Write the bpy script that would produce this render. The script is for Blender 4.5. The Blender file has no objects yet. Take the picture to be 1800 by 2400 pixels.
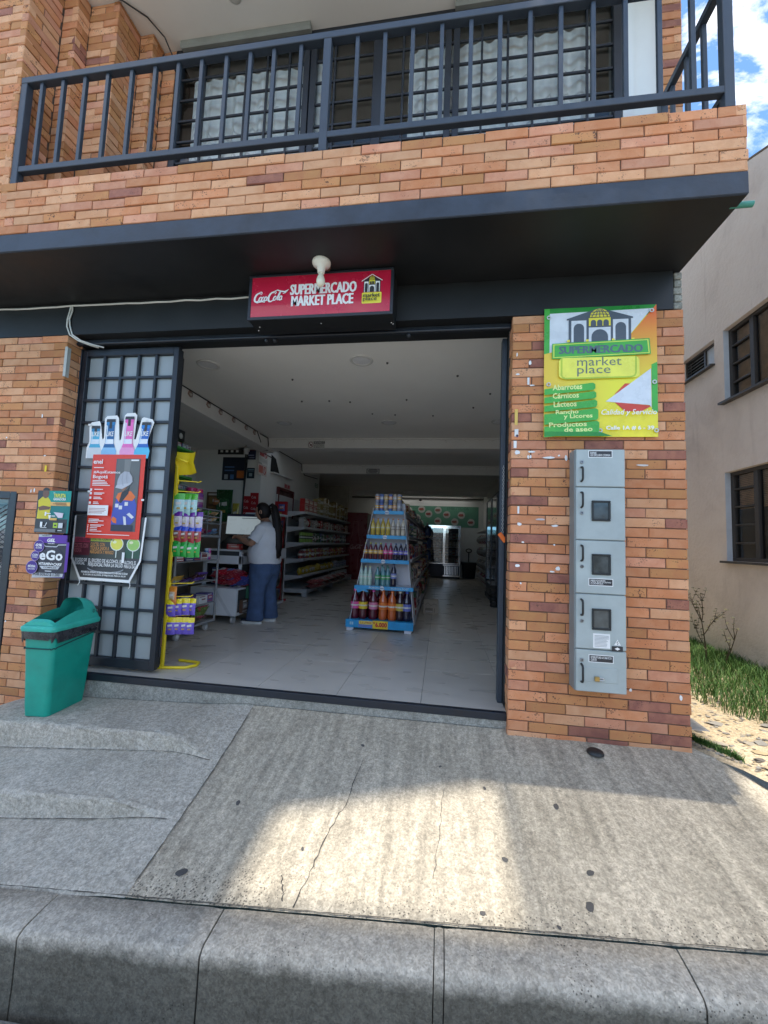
import bpy, math, random
from mathutils import Matrix, Vector
R = math.radians
rnd = random.Random(7)
S = bpy.context.scene
COL = S.collection
# ---------------------------------------------------------------- camera
cd = bpy.data.cameras.new('camera'); cam = bpy.data.objects.new('camera', cd); COL.objects.link(cam)
cd.sensor_fit = 'HORIZONTAL'; cd.sensor_width = 36.0; cd.lens = 36.0*932/1800
cd.clip_start = 0.05; cd.clip_end = 2000
cam.matrix_world = Matrix(((0.98924, -0.02648, 0.14386, 0), (0.14133, -0.08046, -0.98669, 0), (0.03770, 0.99641, -0.07585, 1.095), (0, 0, 0, 1)))
S.camera = cam
# ---------------------------------------------------------------- world and sun
W = bpy.data.worlds.new('World'); S.world = W; W.use_nodes = True
nt = W.node_tree; nt.nodes.clear()
def nd(t, k, **kw):
    n = t.nodes.new(k)
    for a, v in kw.items():
        if a.startswith('i_'):
            n.inputs[int(a[2:]) if a[2:].isdigit() else a[2:]].default_value = v
        else: setattr(n, a, v)
    return n
SUN_EL, SUN_AZ = 86.2, 180.0          # azimuth measured from +Y, clockwise: the sun stands a little behind the camera
sky = nd(nt, 'ShaderNodeTexSky', sky_type='NISHITA', sun_disc=False, sun_elevation=R(SUN_EL), sun_rotation=R(SUN_AZ), altitude=4500, air_density=1.0, dust_density=0.6, ozone_density=1.5)
tc = nd(nt, 'ShaderNodeTexCoord')
mp = nd(nt, 'ShaderNodeMapping'); mp.inputs['Scale'].default_value = (1.6, 2.6, 3.0); mp.inputs['Rotation'].default_value = (0.3, 0.2, 0.9); mp.inputs['Location'].default_value = (3.4, 1.2, 0.3)
nt.links.new(tc.outputs['Generated'], mp.inputs['Vector'])
cn = nd(nt, 'ShaderNodeTexNoise', i_Scale=1.9, i_Detail=9.0, i_Roughness=0.62, i_Distortion=0.8)
nt.links.new(mp.outputs['Vector'], cn.inputs['Vector'])
cr = nd(nt, 'ShaderNodeValToRGB'); cr.color_ramp.elements[0].position = 0.49; cr.color_ramp.elements[1].position = 0.76
cr.color_ramp.elements[0].color = (0.03, 0.03, 0.03, 1); cr.color_ramp.elements[1].color = (1, 1, 1, 1)
nt.links.new(cn.outputs['Fac'], cr.inputs['Fac'])
mx = nd(nt, 'ShaderNodeMix', data_type='RGBA')
mx.inputs['B'].default_value = (12.0, 10.8, 9.0, 1)
nt.links.new(cr.outputs['Color'], mx.inputs['Factor']); tn = nd(nt, 'ShaderNodeMix', data_type='RGBA', blend_type='MULTIPLY', i_Factor=1.0); tn.inputs['B'].default_value = (0.36, 0.80, 0.95, 1); nt.links.new(sky.outputs['Color'], tn.inputs['A']); nt.links.new(tn.outputs['Result'], mx.inputs['A'])
bg = nd(nt, 'ShaderNodeBackground', i_Strength=0.14); wo = nd(nt, 'ShaderNodeOutputWorld')
nt.links.new(mx.outputs['Result'], bg.inputs['Color']); nt.links.new(bg.outputs['Background'], wo.inputs['Surface'])
sl = bpy.data.lights.new('sun', 'SUN'); sl.energy = 2.0; sl.angle = R(0.5); sl.color = (1.0, 0.95, 0.86)
so = bpy.data.objects.new('sun', sl); COL.objects.link(so); so.location = (0, -3, 30)
_d = Vector((math.sin(R(SUN_AZ))*math.cos(R(SUN_EL)), math.cos(R(SUN_AZ))*math.cos(R(SUN_EL)), math.sin(R(SUN_EL))))
so.rotation_euler = _d.to_track_quat('Z', 'Y').to_euler()
vs = S.view_settings; vs.view_transform = 'Standard'; vs.look = 'None'; vs.gamma = 1.0; vs.use_curve_mapping = False
vs.exposure = 1.68
S.render.engine = 'CYCLES'
cy = S.cycles; cy.use_denoising = True; cy.max_bounces = 12; cy.diffuse_bounces = 8; cy.glossy_bounces = 3; cy.transmission_bounces = 6; cy.transparent_max_bounces = 12
cy.sample_clamp_indirect = 6.0; cy.caustics_reflective = False; cy.caustics_refractive = False
# ---------------------------------------------------------------- materials
MATS = {}
def _new(name):
    m = bpy.data.materials.new(name); m.use_nodes = True; t = m.node_tree; t.nodes.clear()
    o = t.nodes.new('ShaderNodeOutputMaterial'); b = t.nodes.new('ShaderNodeBsdfPrincipled'); t.links.new(b.outputs[0], o.inputs[0])
    return m, t, b
def c4(c): return (c[0], c[1], c[2], 1)
def mat(name, col, rough=0.5, metal=0.0, var=0.12, scale=6.0, bump=0.0, bscale=60.0, spec=0.5, coat=0.0, emit=0.0):
    """plain paint / plastic / metal: base colour broken up by noise, faint roughness variation, optional fine relief"""
    if name in MATS: return MATS[name]
    m, t, b = _new(name); L = t.links.new
    co = nd(t, 'ShaderNodeTexCoord'); n = nd(t, 'ShaderNodeTexNoise', i_Scale=scale, i_Detail=6.0, i_Roughness=0.6)
    L(co.outputs['Object'], n.inputs['Vector'])
    r = nd(t, 'ShaderNodeMapRange', i_1=0.3, i_2=0.7, i_3=1-var, i_4=1+var); L(n.outputs['Fac'], r.inputs[0])
    mu = nd(t, 'ShaderNodeMix', data_type='RGBA', blend_type='MULTIPLY', i_Factor=1.0); mu.inputs['A'].default_value = c4(col)
    L(r.outputs[0], mu.inputs['B']); L(mu.outputs['Result'], b.inputs['Base Color'])
    r2 = nd(t, 'ShaderNodeMapRange', i_1=0.3, i_2=0.7, i_3=max(0.02, rough-0.08), i_4=min(1, rough+0.08)); L(n.outputs['Fac'], r2.inputs[0]); L(r2.outputs[0], b.inputs['Roughness'])
    b.inputs['Metallic'].default_value = metal; b.inputs['Specular IOR Level'].default_value = spec; b.inputs['Coat Weight'].default_value = coat
    if emit: b.inputs['Emission Color'].default_value = c4(col); b.inputs['Emission Strength'].default_value = emit
    if bump:
        n2 = nd(t, 'ShaderNodeTexNoise', i_Scale=bscale, i_Detail=4.0); L(co.outputs['Object'], n2.inputs['Vector'])
        bp = nd(t, 'ShaderNodeBump', i_Strength=bump, i_Distance=0.01); L(n2.outputs['Fac'], bp.inputs['Height']); L(bp.outputs[0], b.inputs['Normal'])
    MATS[name] = m; return m
def brick_mat(name, col, col2, pits=0.6):
    m, t, b = _new(name); L = t.links.new
    co = nd(t, 'ShaderNodeTexCoord'); oi = nd(t, 'ShaderNodeObjectInfo')
    ad = nd(t, 'ShaderNodeVectorMath', operation='MULTIPLY_ADD'); ad.inputs[1].default_value = (1, 1, 1)
    cmb = nd(t, 'ShaderNodeCombineXYZ')
    mr = nd(t, 'ShaderNodeMath', operation='MULTIPLY', i_1=37.0); L(oi.outputs['Random'], mr.inputs[0])
    for k in range(3): L(mr.outputs[0], cmb.inputs[k])
    L(co.outputs['Object'], ad.inputs[0]); L(cmb.outputs[0], ad.inputs[2])
    n1 = nd(t, 'ShaderNodeTexNoise', i_Scale=9.0, i_Detail=5.0, i_Roughness=0.6, i_Distortion=0.4); L(ad.outputs[0], n1.inputs['Vector'])
    mixc = nd(t, 'ShaderNodeMix', data_type='RGBA'); mixc.inputs['A'].default_value = c4(col); mixc.inputs['B'].default_value = c4(col2)
    r1 = nd(t, 'ShaderNodeMapRange', i_1=0.36, i_2=0.62); L(n1.outputs['Fac'], r1.inputs[0]); L(r1.outputs[0], mixc.inputs['Factor'])
    # pits: fired-clay pinholes, gathered in patches
    v = nd(t, 'ShaderNodeTexVoronoi', i_Scale=78.0, i_Randomness=1.0); 
    nz = nd(t, 'ShaderNodeTexNoise', i_Scale=150.0, i_Detail=2.0); L(ad.outputs[0], nz.inputs['Vector'])
    dv = nd(t, 'ShaderNodeMix', data_type='RGBA', i_Factor=0.02); L(ad.outputs[0], dv.inputs['A']); L(nz.outputs['Color'], dv.inputs['B']); L(dv.outputs['Result'], v.inputs['Vector'])
    n2 = nd(t, 'ShaderNodeTexNoise', i_Scale=14.0, i_Detail=3.0); L(ad.outputs[0], n2.inputs['Vector'])
    th = nd(t, 'ShaderNodeMapRange', i_1=0.45, i_2=0.75, i_3=0.06, i_4=0.56); L(n2.outputs['Fac'], th.inputs[0])
    ra = nd(t, 'ShaderNodeMath', operation='MULTIPLY'); L(th.outputs[0], ra.inputs[0])
    rr = nd(t, 'ShaderNodeMapRange', i_1=0.0, i_2=1.0, i_3=0.35, i_4=1.1); L(oi.outputs['Random'], rr.inputs[0]); L(rr.outputs[0], ra.inputs[1])
    lt = nd(t, 'ShaderNodeMath', operation='LESS_THAN'); L(v.outputs['Distance'], lt.inputs[0]); L(ra.outputs[0], lt.inputs[1])
    fm = nd(t, 'ShaderNodeMath', operation='MULTIPLY', i_1=pits); L(lt.outputs[0], fm.inputs[0])
    mp2 = nd(t, 'ShaderNodeMix', data_type='RGBA'); mp2.inputs['B'].default_value = (0.055, 0.035, 0.03, 1); L(mixc.outputs['Result'], mp2.inputs['A']); L(fm.outputs[0], mp2.inputs['Factor'])
    hv = nd(t, 'ShaderNodeHueSaturation'); L(mp2.outputs['Result'], hv.inputs['Color'])
    vr = nd(t, 'ShaderNodeMapRange', i_1=0.0, i_2=1.0, i_3=0.86, i_4=1.14); L(oi.outputs['Random'], vr.inputs[0]); L(vr.outputs[0], hv.inputs['Value'])
    L(hv.outputs[0], b.inputs['Base Color']); b.inputs['Roughness'].default_value = 0.82; b.inputs['Specular IOR Level'].default_value = 0.3
    n3 = nd(t, 'ShaderNodeTexNoise', i_Scale=70.0, i_Detail=6.0, i_Roughness=0.7); L(ad.outputs[0], n3.inputs['Vector'])
    sb = nd(t, 'ShaderNodeMath', operation='SUBTRACT'); L(n3.outputs['Fac'], sb.inputs[0]); L(lt.outputs[0], sb.inputs[1])
    bp = nd(t, 'ShaderNodeBump', i_Strength=0.55, i_Distance=0.003); L(sb.outputs[0], bp.inputs['Height']); L(bp.outputs[0], b.inputs['Normal'])
    MATS[name] = m; return m
BR = [brick_mat('brick_tan', (0.60, 0.292, 0.148), (0.67, 0.36, 0.20), 0.6), brick_mat('brick_orange', (0.55, 0.215, 0.095), (0.61, 0.275, 0.14), 0.65),
      brick_mat('brick_ochre', (0.53, 0.25, 0.10), (0.49, 0.205, 0.09), 0.85), brick_mat('brick_plum', (0.25, 0.10, 0.075), (0.38, 0.16, 0.105), 0.6),
      brick_mat('brick_rose', (0.63, 0.305, 0.185), (0.55, 0.235, 0.135), 0.5)]
def ramp_nodes(t, src, stops):
    r = nd(t, 'ShaderNodeValToRGB'); e = r.color_ramp.elements
    while len(e) < len(stops): e.new(0.5)
    for k, (p, c) in enumerate(stops): e[k].position = p; e[k].color = c4(c)
    t.links.new(src, r.inputs['Fac']); return r
def concrete_mat(name, c1, c2, streak=0.0, pits=0.35, agg=None, stain=0.5, rough=0.9, bump=0.5, grime_shade=None):
    m, t, b = _new(name); L = t.links.new
    g = nd(t, 'ShaderNodeNewGeometry'); P = g.outputs['Position']
    n1 = nd(t, 'ShaderNodeTexNoise', i_Scale=1.7, i_Detail=8.0, i_Roughness=0.65); L(P, n1.inputs['Vector'])
    n2 = nd(t, 'ShaderNodeTexNoise', i_Scale=38.0, i_Detail=8.0, i_Roughness=0.72); L(P, n2.inputs['Vector'])
    base = ramp_nodes(t, n1.outputs['Fac'], [(0.3, c1), (0.7, c2)])
    f2 = nd(t, 'ShaderNodeMapRange', i_1=0.25, i_2=0.75, i_3=0.55, i_4=1.4); L(n2.outputs['Fac'], f2.inputs[0])
    mu = nd(t, 'ShaderNodeMix', data_type='RGBA', blend_type='MULTIPLY', i_Factor=1.0); L(base.outputs[0], mu.inputs['A']); L(f2.outputs[0], mu.inputs['B'])
    vg = nd(t, 'ShaderNodeTexVoronoi', i_Scale=150.0); L(P, vg.inputs['Vector']); sg_ = nd(t, 'ShaderNodeSeparateColor'); L(vg.outputs['Color'], sg_.inputs[0])
    fg_ = nd(t, 'ShaderNodeMapRange', i_1=0.0, i_2=1.0, i_3=0.78, i_4=1.2); L(sg_.outputs[0], fg_.inputs[0])
    mg = nd(t, 'ShaderNodeMix', data_type='RGBA', blend_type='MULTIPLY', i_Factor=1.0); L(mu.outputs['Result'], mg.inputs['A']); L(fg_.outputs[0], mg.inputs['B'])
    out = mg.outputs['Result']; hgt = n2.outputs['Fac']
    if streak:
        mpn = nd(t, 'ShaderNodeMapping'); mpn.inputs['Scale'].default_value = (17, 1.6, 1.6); mpn.inputs['Rotation'].default_value = (0, 0, 0.12); L(P, mpn.inputs['Vector'])
        n3 = nd(t, 'ShaderNodeTexNoise', i_Scale=1.0, i_Detail=7.0, i_Roughness=0.68, i_Distortion=0.5); L(mpn.outputs[0], n3.inputs['Vector'])
        f3 = nd(t, 'ShaderNodeMapRange', i_1=0.35, i_2=0.65, i_3=1-streak, i_4=1+streak*0.6); L(n3.outputs['Fac'], f3.inputs[0])
        m3 = nd(t, 'ShaderNodeMix', data_type='RGBA', blend_type='MULTIPLY', i_Factor=1.0); L(out, m3.inputs['A']); L(f3.outputs[0], m3.inputs['B']); out = m3.outputs['Result']
        hm = nd(t, 'ShaderNodeMath', operation='MULTIPLY_ADD', i_1=1.2); L(n3.outputs['Fac'], hm.inputs[0]); L(hgt, hm.inputs[2]); hgt = hm.outputs[0]
    v = nd(t, 'ShaderNodeTexVoronoi', i_Scale=75.0); L(P, v.inputs['Vector'])
    n4 = nd(t, 'ShaderNodeTexNoise', i_Scale=5.0, i_Detail=4.0); L(P, n4.inputs['Vector'])
    th = nd(t, 'ShaderNodeMapRange', i_1=0.5, i_2=0.8, i_3=0.0, i_4=pits); L(n4.outputs['Fac'], th.inputs[0]); ths = th.outputs[0]
    if agg:   # worn band near the kerb where the stones of the mix show
        sx = nd(t, 'ShaderNodeSeparateXYZ'); L(P, sx.inputs[0])
        ra = nd(t, 'ShaderNodeMapRange', i_1=agg[0], i_2=agg[1], i_3=0.34, i_4=0.0); L(sx.outputs[1], ra.inputs[0])
        n5 = nd(t, 'ShaderNodeTexNoise', i_Scale=2.6, i_Detail=3.0); L(P, n5.inputs['Vector'])
        r5 = nd(t, 'ShaderNodeMapRange', i_1=0.3, i_2=0.6, i_3=0.45, i_4=1.25); L(n5.outputs['Fac'], r5.inputs[0])
        mm = nd(t, 'ShaderNodeMath', operation='MULTIPLY'); L(ra.outputs[0], mm.inputs[0]); L(r5.outputs[0], mm.inputs[1])
        mxm = nd(t, 'ShaderNodeMath', operation='MAXIMUM'); L(ths, mxm.inputs[0]); L(mm.outputs[0], mxm.inputs[1]); ths = mxm.outputs[0]
    lt = nd(t, 'ShaderNodeMath', operation='SUBTRACT'); L(ths, lt.inputs[0]); L(v.outputs['Distance'], lt.inputs[1])
    ss = nd(t, 'ShaderNodeMapRange', i_1=0.0, i_2=0.06, i_3=0.0, i_4=0.75); L(lt.outputs[0], ss.inputs[0])
    m4 = nd(t, 'ShaderNodeMix', data_type='RGBA'); m4.inputs['B'].default_value = (0.075, 0.066, 0.055, 1); L(ss.outputs[0], m4.inputs['Factor']); L(out, m4.inputs['A']); out = m4.outputs['Result']
    if stain:
        n6 = nd(t, 'ShaderNodeTexNoise', i_Scale=3.3, i_Detail=7.0, i_Roughness=0.7, i_Distortion=0.6); L(P, n6.inputs['Vector'])
        r6 = nd(t, 'ShaderNodeMapRange', i_1=0.52, i_2=0.72, i_3=0.0, i_4=stain); L(n6.outputs['Fac'], r6.inputs[0])
        m6 = nd(t, 'ShaderNodeMix', data_type='RGBA', blend_type='MULTIPLY'); m6.inputs['B'].default_value = (0.55, 0.53, 0.50, 1); L(r6.outputs[0], m6.inputs['Factor']); L(out, m6.inputs['A']); out = m6.outputs['Result']
    if grime_shade:   # tyre and gutter dirt with painted-in shade on the street face, up to a ragged edge at the nose
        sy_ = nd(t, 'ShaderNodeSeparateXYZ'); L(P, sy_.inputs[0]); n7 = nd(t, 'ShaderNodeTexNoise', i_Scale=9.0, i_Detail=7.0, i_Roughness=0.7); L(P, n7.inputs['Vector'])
        ln = nd(t, 'ShaderNodeMath', operation='MULTIPLY_ADD', i_1=-0.055, i_2=grime_shade); L(sy_.outputs[0], ln.inputs[0])   # height of the edge follows the fall of the kerb
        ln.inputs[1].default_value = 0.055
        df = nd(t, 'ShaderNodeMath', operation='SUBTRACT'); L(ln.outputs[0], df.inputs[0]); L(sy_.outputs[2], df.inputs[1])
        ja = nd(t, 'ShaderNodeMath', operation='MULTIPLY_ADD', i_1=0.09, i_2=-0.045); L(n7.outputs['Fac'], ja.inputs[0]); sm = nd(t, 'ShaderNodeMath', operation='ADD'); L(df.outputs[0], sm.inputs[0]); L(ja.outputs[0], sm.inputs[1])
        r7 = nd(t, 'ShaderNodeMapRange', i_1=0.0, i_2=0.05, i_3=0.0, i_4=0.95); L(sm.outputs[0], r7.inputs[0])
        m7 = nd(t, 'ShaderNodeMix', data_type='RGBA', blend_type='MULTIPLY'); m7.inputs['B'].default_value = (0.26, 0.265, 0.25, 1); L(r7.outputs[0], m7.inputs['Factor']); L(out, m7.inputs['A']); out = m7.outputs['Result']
    L(out, b.inputs['Base Color']); b.inputs['Roughness'].default_value = rough; b.inputs['Specular IOR Level'].default_value = 0.25
    hs = nd(t, 'ShaderNodeMath', operation='SUBTRACT'); L(hgt, hs.inputs[0]); L(ss.outputs[0], hs.inputs[1])
    bp = nd(t, 'ShaderNodeBump', i_Strength=bump, i_Distance=0.006); L(hs.outputs[0], bp.inputs['Height']); L(bp.outputs[0], b.inputs['Normal'])
    MATS[name] = m; return m
def glass_mat(name, tint=(0.9, 0.95, 0.97), refl=0.1, rough=0.02):
    m, t, b = _new(name); L = t.links.new; t.nodes.remove(b)
    o = [n for n in t.nodes if n.type == 'OUTPUT_MATERIAL'][0]
    tr = nd(t, 'ShaderNodeBsdfTransparent'); tr.inputs[0].default_value = c4(tint); gl = nd(t, 'ShaderNodeBsdfGlossy', i_Roughness=rough)
    fr = nd(t, 'ShaderNodeFresnel', i_IOR=1.5); ad = nd(t, 'ShaderNodeMath', operation='ADD', i_1=refl, use_clamp=True); L(fr.outputs[0], ad.inputs[0])
    mx = nd(t, 'ShaderNodeMixShader'); L(ad.outputs[0], mx.inputs[0]); L(tr.outputs[0], mx.inputs[1]); L(gl.outputs[0], mx.inputs[2]); L(mx.outputs[0], o.inputs[0])
    MATS[name] = m; return m
def P(c, rough=0.45, **k):
    """palette material from a colour triple"""
    n = 'paint_%02d_%02d_%02d_%02d' % (round(c[0]*99), round(c[1]*99), round(c[2]*99), round(rough*99))
    return mat(n, c, rough, **k)
WHITE, BLACK, RED, YEL, BLUE, GRN = (0.78, 0.78, 0.76), (0.018, 0.018, 0.02), (0.55, 0.025, 0.03), (0.80, 0.58, 0.03), (0.04, 0.10, 0.45), (0.04, 0.33, 0.06)
CYAN, PINK, PURP, ORG, GREY, SILV = (0.05, 0.38, 0.68), (0.72, 0.09, 0.33), (0.13, 0.04, 0.36), (0.75, 0.20, 0.03), (0.30, 0.31, 0.32), (0.62, 0.63, 0.65)
CREAM, BROWN, LIME, NAVY, TEAL, DRED = (0.66, 0.56, 0.38), (0.20, 0.09, 0.04), (0.30, 0.55, 0.06), (0.02, 0.03, 0.10), (0.01, 0.27, 0.24), (0.22, 0.01, 0.02)
# ---------------------------------------------------------------- mesh building
class MB:
    def __init__(s, T=None): s.v = []; s.f = []; s.mi = []; s.ms = []; s.sm = []; s.T = T
    def mid(s, m):
        if m not in s.ms: s.ms.append(m)
        return s.ms.index(m)
    def add(s, vs, fs, m, smooth=False):
        o = len(s.v); k = s.mid(m)
        s.v += [s.T(*p) for p in vs] if s.T else [tuple(p) for p in vs]
        for f in fs: s.f.append(tuple(i+o for i in f)); s.mi.append(k); s.sm.append(smooth)
    def box(s, x0, y0, z0, x1, y1, z1, m, skip=''):
        vs = [(x0,y0,z0),(x1,y0,z0),(x1,y1,z0),(x0,y1,z0),(x0,y0,z1),(x1,y0,z1),(x1,y1,z1),(x0,y1,z1)]
        fs = {'b':(0,3,2,1),'t':(4,5,6,7),'f':(0,1,5,4),'k':(2,3,7,6),'l':(3,0,4,7),'r':(1,2,6,5)}
        s.add(vs, [q for n, q in fs.items() if n not in skip], m)
    def cbox(s, x0, y0, z0, x1, y1, z1, m, c=0.005):
        """box with chamfered edges"""
        vs = []; fs = []
        X, Y, Z = (x0, x1), (y0, y1), (z0, z1); idx = {}
        for i in (0, 1):
            for j in (0, 1):
                for k in (0, 1):
                    sx, sy, sz = (1 if i == 0 else -1)*c, (1 if j == 0 else -1)*c, (1 if k == 0 else -1)*c
                    for a in range(3):
                        p = [X[i]+sx, Y[j]+sy, Z[k]+sz]; p[a] = (X[i], Y[j], Z[k])[a]; idx[i,j,k,a] = len(vs); vs.append(p)
        for a in range(3):
            b, d = (a+1) % 3, (a+2) % 3
            for e in (0, 1):
                q = []
                for (u, w) in ((0,0),(1,0),(1,1),(0,1)):
                    t = [0, 0, 0]; t[a] = e; t[b] = u; t[d] = w; q.append(idx[t[0],t[1],t[2],a])
                fs.append(q if e else q[::-1])
            for u in (0, 1):
                for w in (0, 1):   # edge along axis a
                    t0 = [0,0,0]; t0[b] = u; t0[d] = w; t1 = list(t0); t1[a] = 1
                    q = [idx[(*t0, b)], idx[(*t1, b)], idx[(*t1, d)], idx[(*t0, d)]]
                    fs.append(q if (u ^ w) else q[::-1])
        for i in (0, 1):
            for j in (0, 1):
                for k in (0, 1):
                    q = [idx[i,j,k,0], idx[i,j,k,1], idx[i,j,k,2]]; fs.append(q if (i+j+k) % 2 else q[::-1])
        s.add(vs, fs, m)
    def quad(s, a, b, c, d, m): s.add([a, b, c, d], [(0, 1, 2, 3)], m)
    def poly(s, ps, m): s.add(ps, [tuple(range(len(ps)))], m)
    def lathe(s, prof, m, n=16, at=(0,0,0), cap=True, smooth=True, sx=1.0, sy=1.0):
        vs = []; fs = []
        for (r, z) in prof:
            for k in range(n):
                a = 2*math.pi*k/n; vs.append((at[0]+r*math.cos(a)*sx, at[1]+r*math.sin(a)*sy, at[2]+z))
        for i in range(len(prof)-1):
            for k in range(n):
                fs.append((i*n+k, i*n+(k+1) % n, (i+1)*n+(k+1) % n, (i+1)*n+k))
        s.add(vs, fs, m, smooth)
        if cap:
            s.add(vs[:n], [tuple(range(n))[::-1]], m); s.add(vs[-n:], [tuple(range(n))], m)
    def tube(s, pts, r, m, n=8, closed=False, smooth=True, caps=True):
        pts = [Vector(p) for p in pts]; vs = []; fs = []; N = len(pts); rr = r if isinstance(r, (list, tuple)) else [r]*N
        ref = None
        for i, p in enumerate(pts):
            t = (pts[(i+1) % N]-pts[i-1]) if closed else (pts[min(i+1, N-1)]-pts[max(i-1, 0)])
            t.normalize()
            if ref is None: ref = Vector((0,0,1)) if abs(t.z) < 0.9 else Vector((1,0,0))
            u = t.cross(ref); 
            if u.length < 1e-5: u = t.cross(Vector((0,1,0.3)))
            u.normalize(); w = u.cross(t); ref = w
            for k in range(n):
                a = 2*math.pi*(k+0.5)/n; vs.append(p+(u*math.cos(a)+w*math.sin(a))*rr[i])
        for i in range(N if closed else N-1):
            for k in range(n):
                j = (i+1) % N; fs.append((i*n+k, i*n+(k+1) % n, j*n+(k+1) % n, j*n+k))
        s.add(vs, fs, m, smooth)
        if caps and not closed: s.add(vs[:n], [tuple(range(n))[::-1]], m); s.add(vs[-n:], [tuple(range(n))], m)
    def prism(s, ps, y0, y1, m, side=None):
        """outline in x,z pushed from y0 to y1"""
        n = len(ps); vs = [(x, y0, z) for x, z in ps]+[(x, y1, z) for x, z in ps]
        s.add(vs, [tuple(range(n))], m); s.add(vs, [tuple(range(n, 2*n))[::-1]], m)
        s.add(vs, [((i+1) % n, i, i+n, (i+1) % n+n) for i in range(n)], side or m)
    def prism_x(s, ps, x0, x1, m):
        """outline in y,z pushed from x0 to x1"""
        n = len(ps); vs = [(x0, y, z) for y, z in ps]+[(x1, y, z) for y, z in ps]
        s.add(vs, [tuple(range(n))[::-1], tuple(range(n, 2*n))]+[(i, (i+1) % n, (i+1) % n+n, i+n) for i in range(n)], m)
    def prism_z(s, ps, z0, z1, m):
        n = len(ps); vs = [(x, y, z0) for x, y in ps]+[(x, y, z1) for x, y in ps]
        s.add(vs, [tuple(range(n))[::-1], tuple(range(n, 2*n))]+[(i, (i+1) % n, (i+1) % n+n, i+n) for i in range(n)], m)
    def mesh(s, name):
        me = bpy.data.meshes.new(name); me.from_pydata([tuple(p) for p in s.v], [], s.f)
        for m in s.ms: me.materials.append(m)
        me.polygons.foreach_set('material_index', s.mi); me.polygons.foreach_set('use_smooth', s.sm); me.update(); return me
    def ob(s, name, parent=None, **kw): return link(name, s.mesh(name), parent, **kw)
def link(name, data, parent=None, loc=None, rot=None, label=None, cat=None, group=None, kind=None):
    o = bpy.data.objects.new(name, data); COL.objects.link(o)
    if parent: o.parent = parent
    if loc is not None: o.location = loc
    if rot is not None: o.rotation_euler = rot
    if label: o['label'] = label
    if cat: o['category'] = cat
    if group: o['group'] = group
    if kind: o['kind'] = kind
    return o
def thing(name, label, cat, loc=(0,0,0), rz=0, group=None): return link(name, None, None, loc, (0,0,rz), label, cat, group)
def dup(o, loc=None, rot=None, label=None, parent=None):
    c = o.copy(); COL.objects.link(c)
    if parent: c.parent = parent
    if loc is not None: c.location = loc
    if rot is not None: c.rotation_euler = rot
    if label: c['label'] = label
    for ch in list(o.children): dup(ch, parent=c)
    return c
# ---------------------------------------------------------------- flat lettering
_TX = {}
def text_geo(s, bold=0.0, shear=0.0, spacing=1.0):
    k = (s, bold, shear, spacing)
    if k in _TX: return _TX[k]
    cu = bpy.data.curves.new('t', 'FONT'); cu.body = s; cu.size = 1.0; cu.resolution_u = 2; cu.offset = bold; cu.shear = shear; cu.space_character = spacing; cu.space_line = 0.8
    o = bpy.data.objects.new('t', cu); COL.objects.link(o)
    me = bpy.data.meshes.new_from_object(o.evaluated_get(bpy.context.evaluated_depsgraph_get()))
    v = [(p.co.x, p.co.y) for p in me.vertices]; f = [tuple(q.vertices) for q in me.polygons]
    bpy.data.objects.remove(o); bpy.data.curves.remove(cu); bpy.data.meshes.remove(me)
    x0 = min(p[0] for p in v); x1 = max(p[0] for p in v); y0 = min(p[1] for p in v); y1 = max(p[1] for p in v)
    _TX[k] = ([((p[0]-x0)/(x1-x0), (p[1]-y0)/(y1-y0)) for p in v], f); return _TX[k]
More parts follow.
